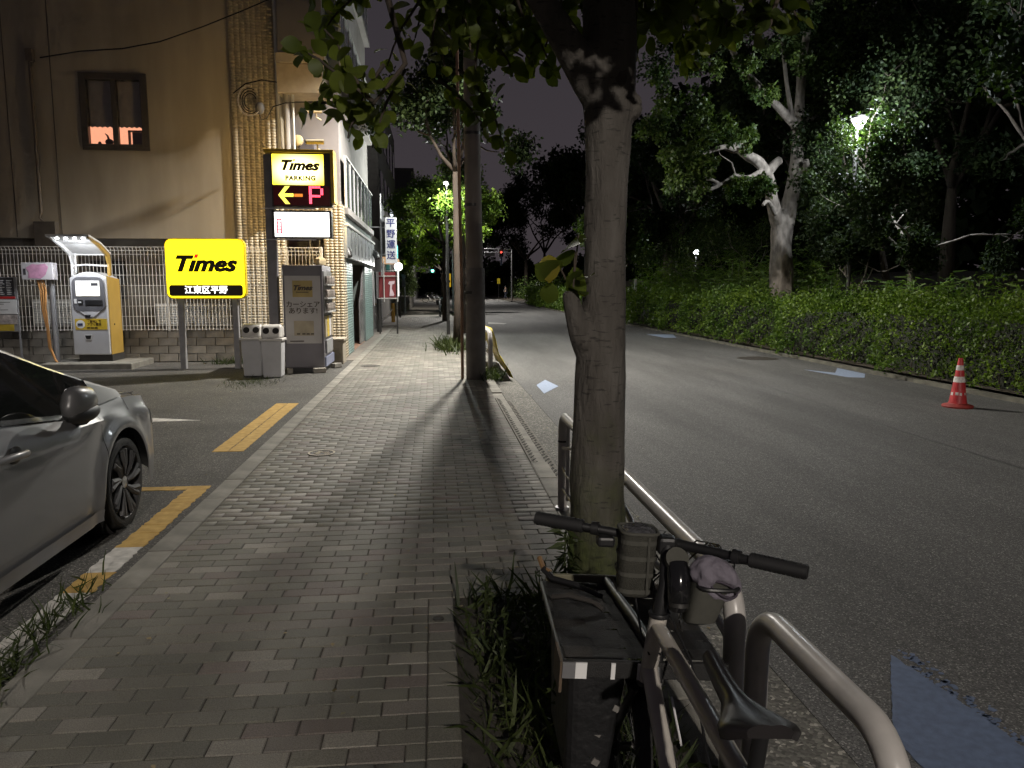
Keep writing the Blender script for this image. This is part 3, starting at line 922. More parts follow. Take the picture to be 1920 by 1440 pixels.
while x < -2.44:
    o = vw if first else vw.copy()
    if not first: C.objects.link(o); o.parent = fen
    first = False
    o.location = (x+6, 0, 0); x += .075
for z in (.02,.10,.30,.52,.74,.96,1.18,1.40,1.62,1.70):
    T([(-15.5,17.335,.69+z),(-2.43,17.335,.69+z)], .0075, 6).build('rail_wire', M_FENCE, fen, smooth=True)
T([(-15.5,17.28,2.46),(-2.43,17.28,2.46)], .0075, 6).build('rail_wire', M_FENCE, fen, smooth=True)
for x in (-15.3,-13.2,-11.3,-9.4,-7.55,-5.7,-4.05,-2.42):
    B(x-.025,x+.025,17.35,17.398,.67,2.48).build('fence_post', M_FENCE, fen, bevel=.006)

# ---------------------------------------------------------------- signs
M_SIGNY = emis('lit_yellow', (1.0,.78,.008), 2.2)
M_DKBROWN = mat('dark_brown_print', (.035,.022,.006), .5, var=0)
M_RED = mat('red_print', (.7,.01,.01), .5, var=0, emit=(1,.02,.01), es=.6)
M_WHITE_E = emis('lit_white', (1,1,.97), 1.6)
def rrect(x0, x1, z0, z1, r, n=6):
    out = []
    for cx, cz, a0 in ((x1-r,z0+r,-90),(x1-r,z1-r,0),(x0+r,z1-r,90),(x0+r,z0+r,180)):
        for k in range(n+1):
            a = R(a0+90*k/n); out.append((cx+r*math.cos(a), cz+r*math.sin(a)))
    return out
def times(parent, x, z, y, s, dot=M_RED, m=M_DKBROWN):
    t = text('T\u0131mes', s, m, parent, (x, y, z), shear=.32, bold=s*.05, ext=.003, sx=1.16)
    MB().prism([(x-.43*s,z+.30*s),(x-.26*s,z+.30*s),(x-.20*s,z+.48*s),(x-.37*s,z+.48*s)], y-.003, y+.003, 'Y').build('letter_dot', dot, parent)
    return t
sg = thing('parking_sign', 'big yellow lit Times sign board on two grey posts', 'sign', (-4.46, 15.9, 0))
MB().prism(rrect(-5.225,-3.695,1.385,2.565,.13), 15.86, 15.99, 'Y').build('cabinet', mat('yellow_cabinet', (.6,.45,.02), .4), sg, bevel=.008)
face = MB().prism(rrect(-5.20,-3.72,1.41,2.54,.115), 15.845, 15.862, 'Y').build('lit_face', M_SIGNY, sg)
MB().prism(rrect(-5.165,-3.755,1.44,1.66,.05), 15.838, 15.846, 'Y').build('name_band', M_DKBROWN, sg)
text('江東区平野', .165, M_WHITE_E, sg, (-4.46, 15.834, 1.555), heavy=.003, sx=1.0)
times(sg, -4.49, 2.06, 15.84, .415)
for x in (-4.98, -3.93):
    B(x-.055, x+.055, 15.87, 15.98, -.02, 1.39).build('post', M_GREYMETAL, sg, bevel=.012)

ps = thing('pole_sign', 'tall pole sign with lit Times PARKING panel, yellow arrow and red P', 'sign', (-3.06, 15.3, 0))
B(-3.15,-2.97,15.25,15.43,-.02,4.1).build('pole', mat('sign_pole_steel', (.20,.195,.21), .4, var=.15, metal=.4), ps, bevel=.015)
B(-3.0,-1.90,15.2,15.5,3.13,4.12).build('cabinet', mat('black_cabinet', (.02,.018,.016), .45), ps, bevel=.01)
hd = MB(); hd.box(-3.12,-1.84,15.16,15.6,4.121,4.18); hd.box(-1.899,-1.84,15.16,15.6,3.2,4.12)
hd.build('hood', mat('yellow_hood', (.55,.36,.04), .45, var=.15), ps, bevel=.008)
def sign_glow(name, c_edge, c_mid, s_edge, s_mid, cx, cz, rx, rz):
    m = bpy.data.materials.new(name); m.use_nodes = True
    n, l = m.node_tree.nodes, m.node_tree.links
    p = n['Principled BSDF']; p.inputs['Roughness'].default_value = .4; p.inputs['Base Color'].default_value = (*c_edge,1)
    tc = n.new('ShaderNodeNewGeometry'); mp = n.new('ShaderNodeMapping'); mp.vector_type = 'POINT'
    mp.inputs['Location'].default_value = (-cx/rx, 0, -cz/rz); mp.inputs['Scale'].default_value = (1/rx, 0, 1/rz)
    l.new(tc.outputs['Position'], mp.inputs[0])
    ln = n.new('ShaderNodeVectorMath'); ln.operation = 'LENGTH'; l.new(mp.outputs[0], ln.inputs[0])
    rp = n.new('ShaderNodeValToRGB'); e = rp.color_ramp.elements
    e[0].position = .25; e[0].color = (*c_mid,1); e[1].position = 1.0; e[1].color = (*c_edge,1)
    l.new(ln.outputs['Value'], rp.inputs[0]); l.new(rp.outputs[0], p.inputs['Emission Color'])
    mr = n.new('ShaderNodeMapRange'); mr.inputs['From Min'].default_value = .2; mr.inputs['From Max'].default_value = 1.0
    mr.inputs['To Min'].default_value = s_mid; mr.inputs['To Max'].default_value = s_edge
    l.new(ln.outputs['Value'], mr.inputs['Value']); l.new(mr.outputs[0], p.inputs['Emission Strength'])
    return m
M_GLOW = sign_glow('tube_lit_yellow', (1,.78,.04), (1,.90,.42), 1.6, 3.4, -2.49, 3.80, .62, .36)
B(-2.975,-2.03,15.185,15.199,3.53,4.09).build('lit_panel', M_GLOW, ps)
B(-2.975,-2.03,15.501,15.515,3.2,4.09).build('lit_panel', emis('rear_yellow', (1,.66,.25), 13.0), ps)
times(ps, -2.49, 3.88, 15.182, .25, dot=mat('pale_dot', (.6,.6,.05), .5, emit=(.9,.9,.1), es=1.2), m=mat('brown_print2', (.10,.05,.004), .5, var=0))
text('PARKING', .12, mat('brown_print3', (.03,.02,.005), .5, var=0), ps, (-2.46, 15.179, 3.65), space=1.15, bold=.0065)
M_ARROW = emis('arrow_yellow', (1,.9,.12), 1.0)
ax, az = -2.88, 3.34
MB().prism([(ax,az),(ax+.13,az+.165),(ax+.215,az+.165),(ax+.105,az+.03),(ax+.28,az+.03),(ax+.28,az-.03),(ax+.105,az-.03),(ax+.215,az-.165),(ax+.13,az-.165)][::-1], 15.185, 15.198, 'Y').build('arrow', M_ARROW, ps)
B(-2.585,-2.43,15.19,15.198,3.31,3.365).build('led_bar', emis('orange_led', (1,.30,.04), .55), ps)
pm = ['11110','10001','10001','10001','11110','10000','10000','10000']
dots = MB()
for r_, row in enumerate(pm):
    for c_, ch in enumerate(row):
        if ch == '1':
            for a in range(2):
                for b in range(2):
                    x = -2.30 + c_*.053 + a*.026; z = 3.50 - r_*.041 - b*.02
                    dots.box(x-.010,x+.010,15.186,15.198,z-.0085,z+.0085)
dots.build('led_letter', emis('red_led', (1,.06,.10), 3.0), ps)
B(-2.97,-1.93,15.192,15.199,3.15,3.51).build('display_glass', mat('red_glow_glass', (.018,.006,.006), .25, emit=(.35,.01,.015), es=.025), ps)  # faint red emission stands in for glow spreading from the lit letter
# white tariff panel under it
B(-3.02,-1.91,15.2,15.42,2.54,3.06).build('tariff_cabinet', MATS['black_cabinet'], ps, bevel=.01)
tf_ = B(-2.965,-1.955,15.186,15.199,2.57,3.02).build('tariff_panel', emis('lit_white_panel', (1,.97,.95), 3.2), ps)
B(-2.93,-2.83,15.180,15.185,2.62,2.90).build('tariff_label', mat('label_red', (.35,.01,.03), .5, emit=(.5,.02,.06), es=.8), ps)
for k in range(4):
    B(-2.905,-2.855,15.177,15.179,2.645+k*.062,2.69+k*.062).build('label_mark', emis('label_white', (1,.95,.95), 1.5), ps)
B(-2.80,-2.60,15.180,15.185,2.95,2.965).build('label_mark', mat('pale_grey_print', (.3,.3,.3), .5, emit=(.8,.8,.8), es=.8), ps)
for z in (3.08, 2.50):
    B(-3.2,-2.2,15.16,15.199,z,z+.02).build('bracket', M_GALV, ps)

# security cameras
def seccam(px, py, Y, label, dx=-.16):
    p = at(px, py, Y)
    r = thing('security_camera', label, 'camera', p, group='security cameras by the pole sign')
    T([p+Vector((dx,-.05,.01)), p+Vector((.16,.05,.03))], .045, 12).build('housing', mat('cream_housing', (.5,.42,.28), .4), r, smooth=True)
    T([p+Vector((dx-.005,-.054,.01)), p+Vector((dx+.02,-.047,.012))], .03, 12).build('lens', M_BLACK, r, smooth=True)
    T([p+Vector((.05,.02,0)), p+Vector((.05,.02,-.1)), p+Vector((.12,.2,-.12))], .015, 8).build('bracket', MATS['cream_housing'], r, smooth=True)
seccam(590, 268, 15.45, 'cream security camera resting on top of the pole sign')
seccam(588, 210, 17.2, 'cream security camera higher up under the balcony')

# ---------------------------------------------------------------- payment machine
pay = thing('payment_machine', 'grey and yellow parking payment machine with lit canopy', 'machine', (-6.9, 16.7, 0))
M_PAY = mat('silver_paint', (.55,.55,.57), .35, var=.06, vs=3, metal=.2)
M_PAYY = mat('yellow_paint', (.36,.23,.05), .4, var=.1, vs=3)
B(-7.75,-6.0,15.95,17.2,-.05,.11).build('plinth', M_KERB, pay, bevel=.02)
B(-7.2,-6.55,16.45,17.1,.11,.26).build('foot', MATS['dark_panel'], pay)
x0, x1 = -7.27, -6.56
prof = [(x0,.25),(x1,.25),(x1,1.80)] + [(x1-(x1-x0)*k/10, 1.80+.12*math.sin(math.pi*k/10)) for k in range(1,10)] + [(x0,1.80)]
MB().prism(prof, 16.40, 17.0, 'Y').build('body', M_PAY, pay, bevel=.02)
MB().prism([(16.42,.25),(17.02,.25),(17.02,1.78),(16.42,1.84)], x1+.002, x1+.02, 'X').build('side_panel', M_PAYY, pay, bevel=.02)
MB().prism(rrect(x0+.05,x1-.04,1.13,1.82,.14), 16.375, 16.399, 'Y').build('console', mat('console_grey', (.11,.11,.12), .4), pay, bevel=.006)
MB().prism([(x0+.08,1.2),(x0+.3,1.02),(x1-.27,1.02),(x1-.06,1.2)], 16.38, 16.399, 'Y').build('chin', mat('console_pale', (.5,.5,.52), .4), pay)
scr = B(x0+.13,x1-.13,16.362,16.374,1.44,1.74).build('screen', emis('screen_white', (1,1,.90), .75), pay)
B(x0+.15,x1-.15,16.358,16.361,1.64,1.70).build('screen_bar', mat('screen_dark', (.05,.05,.06), .4), pay)
B(x0+.15,x1-.15,16.357,16.361,1.455,1.475).build('screen_bar', emis('screen_orange', (1,.7,.25), 1.2), pay)
for k in range(7): B(x0+.17+k*.038,x0+.17+k*.038+.027,16.356,16.3575,1.655,1.685).build('screen_mark', M_WHITE_E, pay)
B(x0+.085,x0+.13,16.36,16.374,1.29,1.38).build('coin_slot', M_WHITE, pay)
B(x0+.16,x0+.25,16.36,16.374,1.26,1.36).build('card_slot', M_BLACK, pay, bevel=.008)
B(x0+.29,x1-.09,16.36,16.374,1.25,1.36).build('note_slot', M_BLACK, pay, bevel=.01)
B(x0+.16,x0+.22,16.355,16.36,1.30,1.33).build('slot_label', M_WHITE, pay)
MB().prism([(x0+.26,1.06),(x0+.28,1.0),(x0+.36,1.0),(x0+.38,1.06)], 16.372, 16.379, 'Y').build('ticket_mouth', M_BLACK, pay)
stk = B(x0+.06,x1-.035,16.39,16.399,.76,.98).build('sticker', mat('yellow_sticker', (.55,.38,.03), .5), pay)
t = MB().lathe([(.085,0),(.085,.003)], (x0+.165,16.388,.87), 20, 'Y').build('sticker_photo', M_WHITE, stk)
B(x0+.11,x0+.21,16.380,16.383,.84,.89).build('sticker_phone', mat('navy_print', (.03,.04,.09), .5), stk)
text('「車内」で\nアプリ精算', .062, M_DKBROWN, stk, (x0+.43, 16.386, .895), heavy=.001, ext=.001, sx=.9)
for k in range(3):
    B(x0+.29+k*.07,x0+.35+k*.07,16.386,16.389,.785,.81).build('sticker_print', M_DKBROWN, stk)
MB().prism([(x0+.22,.66),(x0+.25,.555),(x0+.35,.555),(x0+.38,.66)], 16.385, 16.399, 'Y').build('change_tray_rim', M_WHITE, pay)
MB().prism([(x0+.235,.645),(x0+.262,.57),(x0+.338,.57),(x0+.365,.645)], 16.38, 16.384, 'Y').build('change_tray', M_BLACK, pay)
MB().lathe([(.02,0),(.02,.01)], (x1+.02, 16.62, .86), 14, 'X').build('lock', M_DARKMETAL, pay)
# canopy: two curved arms carry a roof that leans forward, four lamps under its front edge
def arm(xa, xb, m):
    pr = [(16.55,1.84),(16.63,1.84),(16.66,2.1),(16.62,2.3),(16.2,2.48),(15.72,2.60),(15.70,2.55),(16.15,2.40),(16.48,2.24),(16.56,2.08)]
    return MB().prism(pr, xa, xb, 'X').build('canopy_arm', m, pay, bevel=.008)
arm(x0-.02, x0+.025, M_WHITE); arm(x1-.03, x1+.02, M_PAYY)
MB().prism([(15.66,2.58),(16.2,2.46),(16.62,2.28),(16.63,2.31),(16.2,2.50),(15.66,2.615)], x0-.05, x1+.03, 'X').build('canopy_roof', mat('canopy_white', (.6,.6,.6), .4), pay)
T([(x0+.0,16.6,2.04),(x0+.25,16.6,2.07),(x1-.02,16.6,2.04)], .018, 8).build('hand_bar', M_WHITE, pay, smooth=True)
T([(x0+.0,16.6,2.27),(x1-.02,16.6,2.27)], .014, 8).build('rear_bar', M_WHITE, pay, smooth=True)
B(x0+.05,x0+.075,16.59,16.615,1.9,2.3).build('rear_bar', M_WHITE, pay); B(x1-.02,x1+.005,16.59,16.615,1.9,2.3).build('rear_bar', M_WHITE, pay)
for k in range(4):
    xx = x0+.10+k*.16
    MB().lathe([(.03,0),(.03,.012)], (xx, 15.80, 2.535), 14).build('canopy_lamp', emis('led_cold', (.93,.97,1), 14), pay)
lamp('canopy_light', 'AREA', ((x0+x1)/2+.05, 15.85, 2.5), 26, (.93,.96,1), pay, size=.5, rot=(R(24),0,0))

# tariff board, switch box with orange conduits
ib = thing('notice_board', 'white notice board with small print on thin steel legs', 'sign', (-8.6, 16.5, 0))
B(-9.0,-8.31,16.48,16.52,.72,1.82).build('board', M_GREYMETAL, ib, bevel=.01)
B(-8.97,-8.36,16.468,16.479,1.44,1.80).build('black_sheet', mat('black_sheet', (.05,.05,.055), .4), ib)
for c_ in range(4):
    for r_ in range(9):
        B(-8.95+c_*.15,-8.95+c_*.15+rnd.uniform(.06,.12),16.464,16.467,1.47+r_*.034,1.482+r_*.034).build('print_line', M_WHITE, ib)
B(-8.97,-8.36,16.468,16.479,1.385,1.43).build('red_strip', mat('red_strip', (.5,.03,.03), .5), ib)
B(-8.95,-8.33,16.462,16.472,1.08,1.37).build('white_sheet', M_WHITE, ib)
for r_ in range(6):
    B(-8.92,-8.92+rnd.uniform(.2,.5),16.459,16.461,1.12+r_*.038,1.13+r_*.038).build('print_line', mat('grey_print', (.12,.12,.12), .5), ib)
B(-8.96,-8.34,16.468,16.479,.88,1.06).build('photo_sheet', mat('photo_print', (.45,.40,.38), .5, var=.5, vs=12), ib)
B(-8.96,-8.42,16.468,16.479,.74,.87).build('yellow_sheet', mat('yellow_sheet', (.5,.36,.04), .5), ib)
for x in (-8.97,-8.33):
    B(x-.015,x+.015,16.485,16.515,-.02,.72).build('leg', M_GREYMETAL, ib)
sb = thing('switch_box', 'pale switch box with pink stain and orange conduits on a grey post', 'switch box', (-7.75, 16.5, 0))
B(-8.12,-7.52,16.30,16.5,1.76,2.10).build('box', mat('pale_box', (.52,.50,.52), .5, var=.1, vs=3), sb, bevel=.012)
pk_ = [(-7.99,1.80),(-7.75,1.785),(-7.66,1.86),(-7.60,2.02),(-7.66,2.075),(-7.80,2.06),(-7.90,2.07),(-8.02,2.0),(-7.97,1.9)]
MB().prism(pk_, 16.292, 16.299, 'Y').build('pink_stain', mat('pink_paint', (.55,.28,.42), .6, var=.2, vs=10), sb)
B(-8.075,-8.03,16.294,16.299,1.86,1.98).build('label_plate', mat('dark_plate', (.05,.05,.06), .5), sb)
T([(-7.65,16.5,-.02),(-7.65,16.5,1.76)], .055, 12).build('post', M_GREYMETAL, sb, smooth=True)
M_ORANGE = mat('orange_conduit', (.42,.20,.06), .55, var=.15)
for k in range(3):
    xx = -7.86+k*.05
    T([(xx,16.38,1.76),(xx+.05,16.36,1.55),(xx+.06-.02*k,16.36,1.2),(-7.74+.012*k,16.36,.8),(-7.72+.012*k,16.36,.4),(-7.62,16.36,.15),(-7.5,16.36,-.02)], .021, 8).build('conduit', M_ORANGE, sb, smooth=True)
T([(-8.02,16.4,1.76),(-7.98,16.38,1.66),(-7.9,16.38,1.68),(-7.88,16.4,1.76)], .012, 6).build('lead_cable', M_WHITEPIPE, sb, smooth=True)

# ---------------------------------------------------------------- vending machine and bins
vm_ = thing('vending_machine', 'dark vending machine with a car share poster on its side', 'vending machine', (-2.45, 15.6, 0))
M_VEND = mat('vending_grey', (.15,.14,.155), .4, var=.1, vs=2)
B(-2.83,-2.09,15.0,16.25,.08,2.03).build('cabinet', M_VEND, vm_, bevel=.015)
B(-2.80,-2.12,15.03,16.2,-.02,.08).build('base', M_BLACK, vm_)
ps2 = B(-2.79,-2.13,14.985,14.999,.55,1.83).build('side_poster', mat('poster_grey', (.42,.40,.39), .35, var=.06, vs=3), vm_)
B(-2.645,-2.275,14.980,14.984,1.43,1.74).build('poster_square', mat('poster_ochre', (.36,.27,.09), .4), ps2)
times(ps2, -2.465, 1.60, 14.978, .125, dot=mat('poster_dot', (.25,.03,.02), .5), m=mat('poster_brown', (.05,.035,.02), .5, var=0))
B(-2.58,-2.35,14.977,14.979,1.515,1.53).build('poster_line', MATS['poster_brown'], ps2)
text('カーシェア\nあります!', .128, MATS['poster_brown'], ps2, (-2.46, 14.981, 1.225), heavy=.003, ext=.001, line=.95)
B(-2.64,-2.27,14.981,14.984,.70,.98).build('poster_panel', mat('poster_pale_ochre', (.34,.29,.20), .4, var=.15, vs=6), ps2)
for x in (-2.56,-2.46,-2.38,-2.3):
    B(x-.03,x+.03,14.976,14.979,.72,.745).build('poster_print', MATS['poster_brown'], ps2)
B(-2.72,-2.46,14.976,14.983,.585,.605).build('poster_line', MATS['poster_brown'], ps2)
# street-facing front
B(-2.088,-2.06,15.03,16.22,.1,.28).build('front_skirt', mat('front_blue', (.20,.22,.32), .4), vm_)
disp = B(-2.088,-2.07,15.06,16.2,1.12,1.92).build('display_back', mat('display_back', (.16,.16,.155), .5), vm_)
M_CAN = mat('can_print', (.25,.22,.2), .35, var=.6, vs=14, island=.4)
can = MB().lathe([(.025,0),(.03,.01),(.03,.13),(.02,.15)], (0,0,0), 10).build('drink_can', M_CAN, vm_, smooth=True, raw=True)
first = True
for z in (1.16, 1.42, 1.68):
    B(-2.069,-2.0,15.06,16.2,z-.03,z-.004).build('display_shelf', M_ALU, vm_)
    for k in range(12):
        o = can if first else can.copy()
        if not first: C.objects.link(o); o.parent = vm_
        first = False
        o.location = (-2.03+2.45, 15.12+k*.092-15.6, z)
B(-2.012,-2.006,15.05,16.21,1.10,1.94).build('display_glass', pane('clear_glass'), vm_)
for y0, y1, m_ in ((15.06,15.3,'poster_pale_ochre'),(15.32,15.6,'yellow_sheet'),(15.62,15.86,'pale_box'),(15.88,16.18,'poster_pale_ochre')):
    B(-2.088,-2.062,y0,y1,.66,1.06).build('front_sticker', MATS[m_], vm_)
B(-2.088,-2.05,15.15,16.0,.34,.60).build('pickup_flap', mat('flap_grey', (.28,.28,.29), .4), vm_, bevel=.01)
tag(MB().blob((-2.25,15.95,2.12),(.1,.14,.1),8,6,.25,rnd).build('crumpled_bag', mat('ochre_bag', (.30,.24,.14), .8, var=.3), smooth=True), 'crumpled ochre bag lying on the vending machine', 'bag')
def bin_(x, y, label):
    r = thing('recycling_bin', label, 'bin', (x, y, 0), group='grey recycling bins')
    M_BIN = mat('bin_grey', (.46,.46,.47), .5, var=.08, vs=4)
    M_LID = mat('bin_lid', (.52,.50,.47), .5, var=.1, vs=4)
    w = .185
    a = MB()
    for zz, s, in ((-.005,.86),(.62,1.0)):
        pass
    v = [(x-w*.86,y-w*.86,-.005),(x+w*.86,y-w*.86,-.005),(x+w*.86,y+w*.86,-.005),(x-w*.86,y+w*.86,-.005),(x-w,y-w,.66),(x+w,y-w,.66),(x+w,y+w,.66),(x-w,y+w,.66)]
    a.add(v, [(3,2,1,0),(4,5,6,7),(0,1,5,4),(1,2,6,5),(2,3,7,6),(3,0,4,7)])
    a.build('bin_body', M_BIN, r, bevel=.02)
    MB().box(x-w-.025,x+w+.025,y-w-.025,y+w+.025,.655,.70).build('bin_rim', M_LID, r, bevel=.012)
    lid = MB().prism([(y-w-.01,.70),(y+w+.01,.70),(y+w-.02,.90),(y-.02,.95),(y-w+.09,.93)], x-w+.005, x+w-.005, 'X').build('bin_hood', M_LID, r, bevel=.045, segs=4)
    # two round openings on the sloping front
    ny, nz = -.23, .09
    L = math.hypot(ny, nz); d = Vector((0, ny/L, nz/L))
    for sx in (-.085, .085):
        c = Vector((x+sx, y-w+.045, .835))
        T([c+d*.002, c+d*.010], .068, 18).build('opening_ring', M_LID, lid)
        T([c+d*.003, c+d*.0125], .058, 18).build('opening', mat('hole_black', (.015,.012,.01), .8), lid)
    return r
bin_(-3.32, 14.62, 'grey recycling bin with two round holes, nearer the Times board')
bin_(-2.91, 14.33, 'grey recycling bin with two round holes, against the vending machine')
kp = thing('concrete_stub', 'short beige concrete stub post beside the tiled pillar', 'post', (-2.05, 16.9, 0))
B(-2.16,-1.92,16.6,17.15,-.02,.48).build('stub', mat('beige_concrete', (.32,.28,.22), .8, var=.15), kp, bevel=.015)
B(-2.19,-1.89,16.57,17.18,.48,.53).build('cap', MATS['beige_concrete'], kp, bevel=.01)
for i, (x, y, lab) in enumerate(((-2.18,14.92,'broken brick at the near foot of the vending machine'),(-1.98,15.85,'broken brick by the pickup side of the vending machine'),(-2.72,14.86,'pale brick chip between bin and vending machine'))):
    tag(MB().obox((x,y,.04), (.24,.11,.09), Matrix.Rotation(R(20+40*i),3,'Z')).build('broken_brick', M_BLOCK, bevel=.012), lab, 'brick')

# ================================================================== FURTHER UP THE STREET
# neighbour with the projecting sign
nb = thing('warehouse_building', 'grey neighbour building behind the vertical blue-lettered sign', 'building', (-4, 28, 0))
B(-12, -2.3, 26.3, 35.5, 0, 3.6).build('wall', M_SLAB, nb)
B(-12, -2.9, 26.3, 35.5, 3.601, 9).build('upper_wall', mat('dark_wall', (.10,.092,.085), .8, var=.15), nb)
for k in range(3):
    w = B(-2.299,-2.25,27.2+k*2.6,29.0+k*2.6,.9,2.2).build('window', mat('dark_glass', (.03,.033,.036), .1, var=0), nb)
    B(-2.25,-2.22,27.15+k*2.6,27.2+k*2.6,.88,2.22).build('window_frame', M_ALU, w); B(-2.25,-2.22,29.0+k*2.6,29.05+k*2.6,.88,2.22).build('window_frame', M_ALU, w)
for k in range(3):
    B(-2.899,-2.86,27.4+k*2.6,29.0+k*2.6,4.6,6.0).build('window', MATS['dark_glass'], nb)
vsn = thing('vertical_sign', 'white vertical sign with four blue characters 平野運送', 'sign', (-1.4, 26.5, 0))
B(-1.575,-1.20,26.45,26.62,2.40,3.92).build('panel', mat('sign_white', (.50,.49,.50), .5, var=.05, emit=(.8,.8,.85), es=.10), vsn, bevel=.01)
M_NAVY = mat('navy_letters', (.03,.035,.16), .5, var=0)
for k, ch in enumerate('平野運送'):
    text(ch, .30, M_NAVY, vsn, (-1.387, 26.445, 3.72-k*.355), heavy=.006, ext=.002)
T([(-1.72,26.55,2.0),(-1.72,26.55,4.7)], .03, 8).build('mast', M_GALV, vsn, smooth=True)
for z in (2.7, 3.6):
    T([(-2.3,26.55,z),(-1.58,26.55,z)], .02, 8).build('bracket', M_GALV, vsn, smooth=True)
# black spotlights on the fascia ends
def spotl(px, py, Y, label):
    p = at(px, py, Y)
    r = thing('floodlight', label, 'lamp', p)
    T([p+Vector((0,.05,.12)), p+Vector((.05,0,.02)), p+Vector((.1,-.05,-.12))], [.05,.11,.09], 10).build('housing', M_BLACK, r, smooth=True)
    T([p+Vector((-.25,.1,.05)), p+Vector((-.1,.08,.22)), p+Vector((0,.05,.1))], .022, 8).build('arm', M_BLACK, r, smooth=True)
spotl(646, 472, 18.2, 'black floodlight on an arm at the near end of the fascia')
spotl(702, 478, 25.5, 'black floodlight on an arm just before the red board')
# red board on a frame
rb = thing('red_board', 'red sign board in a white pipe frame below the vertical sign', 'sign', (-1.5, 27, 0))
B(-1.86,-1.28,27.0,27.04,1.25,2.12).build('board', mat('red_board', (.15,.012,.016), .5, var=.15, vs=4), rb)
MB().prism([(-1.50,1.30),(-1.36,1.30),(-1.33,1.36),(-1.42,1.55),(-1.40,1.70),(-1.33,1.72),(-1.31,1.82),(-1.50,1.80),(-1.54,1.72),(-1.47,1.68)], 26.985, 26.999, 'Y').build('pale_shape', mat('pale_pink', (.5,.38,.42), .5), rb)
for z in (1.22, 1.98):
    T([(-1.9,26.97,z),(-1.2,26.97,z)], .018, 8).build('frame_rail', M_WHITEPIPE, rb, smooth=True)
for x in (-1.68, -1.22):
    T([(x,26.97,1.1),(x,26.97,2.6)], .018, 8).build('frame_post', M_WHITEPIPE, rb, smooth=True)
B(-1.20,-1.17,26.95,27.0,1.3,2.4).build('light_strip', emis('strip_white', (1,.93,.95), .7), rb)
T([(-1.95,28.2,0),(-1.95,28.2,1.2)], .09, 10).build('leg', M_DARKMETAL, rb, smooth=True)
for x in (-1.85,-1.25):
    T([(x,27.05,0),(x,27.05,1.26)], .03, 8).build('leg', M_DARKMETAL, rb, smooth=True)
gl = thing('globe_lamp', 'round white globe lamp glowing beside the vertical sign', 'lamp', at(747,500,29))
p = at(747,500,29)
MB().blob(p, (.15,.15,.15), 16, 10).build('globe', emis('globe_white', (1,.98,.95), 6), gl, smooth='all')
T([p+Vector((-.9,0,-.15)), p+Vector((0,0,-.15))], .02, 8).build('bracket', M_DARKMETAL, gl, smooth=True)
lamp('globe_light', 'POINT', p+Vector((0,-.22,-.05)), 70, (1,.97,.92), gl, size=.15)
# shop with teal fascia further on
sh = thing('corner_shop', 'distant shop with white and teal lit fascia', 'building', (-4, 42, 0))
B(-12,-2.4,36.2,52,0,11).build('wall', mat('shop_wall', (.16,.145,.135), .8, var=.15), sh)
B(-2.39,-2.0,36.5,44,3.0,4.6).build('fascia', mat('shop_fascia', (.35,.36,.36), .4, var=.15), sh)
B(-1.99,-1.96,37.5,40.0,3.1,5.6).build('lit_panel', emis('panel_white', (.85,.95,1), .9), sh)
B(-1.99,-1.955,41.0,44.5,2.5,3.9).build('lit_panel', emis('panel_teal', (.12,.55,.50), .8), sh)
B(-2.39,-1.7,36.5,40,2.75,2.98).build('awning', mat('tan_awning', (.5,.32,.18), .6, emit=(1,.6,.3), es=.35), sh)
for k in range(5):
    for fl_ in range(2):
        w = B(-2.399,-2.36,37+k*3,38.6+k*3,5.5+fl_*2.8,7.0+fl_*2.8).build('window', MATS['dark_glass'], sh)
B(-1.75,-1.55,44.0,44.1,1.6,2.3).build('small_sign', mat('black_sign', (.03,.03,.035), .5), sh)
# yellow bollard with chain, more posts, planter wall, shrubs
yb = thing('yellow_post', 'yellow chain post beside the far sidewalk', 'post', (-1.85, 36.0, 0))
T([(-1.85,36,0),(-1.85,36,.86)], .085, 12).build('post', mat('post_yellow', (.50,.27,.04), .5, var=.15), yb, smooth=True)
T([(-1.85,36,.62),(-2.05,34,.3),(-2.15,32.5,.24),(-2.2,31,.4),(-2.22,30,.6)], .02, 6).build('chain', M_WHITEPIPE, yb, smooth=True)
for i, (x, y, lab) in enumerate(((-1.75,41,'dark steel post just past the yellow chain post'),(-1.7,47,'thin pale post before the planter wall'),)):
    tag(T([(x,y,0),(x,y,1.2+.6*i)], .05, 8).build('street_post', M_DARKMETAL if i == 0 else M_GALV, smooth=True), lab, 'post')
pw = thing('planter_wall', 'concrete planter wall with clipped shrubs at the end of the sidewalk', 'planter', (-1.8, 60, 0))
B(-2.6,-1.66,52.5,66,0,.95).build('wall', M_BLOCK, pw, bevel=.01)
M_SHRUB = leafmat('shrub_leaf', (.030,.050,.018), (.060,.085,.026), .5, .3)
rg = np.random.default_rng(3)
pts = clumps(rg, [(-2.0+rg.uniform(-.5,.4), 53+rg.uniform(0,12), 1.2+rg.uniform(0,1.6)) for _ in range(40)], .55, 130)
leaves('foliage', pts, .13, M_SHRUB, pw, rg)
# far side-street blocks closing the view on the left
for i, (x0, x1, y0, y1, h, c, lab) in enumerate(((-14,-2.4,66.5,84,9,(.11,.10,.095),'dark low block past the planter wall'), (-16,-2.2,86,120,14,(.09,.085,.085),'tall dark block at the far end of the left side'))):
    b = thing('street_building', lab, 'building', ((x0+x1)/2, (y0+y1)/2, 0))
    B(x0,x1,y0,y1,0,h).build('wall', mat('far_wall%d' % i, c, .85, var=.15), b)
    for k in range(5):
        for j in range(3 if i == 0 else 4):
            B(x1+.001,x1+.05,y0+1+k*3.2,y0+2.6+k*3.2,1.2+j*3,2.6+j*3).build('window', MATS['dark_glass'], b)
    B(x0-.1,x1+.25,y0-.1,y1+.1,h+.001,h+.3).build('parapet', MATS['dark_wall'], b)

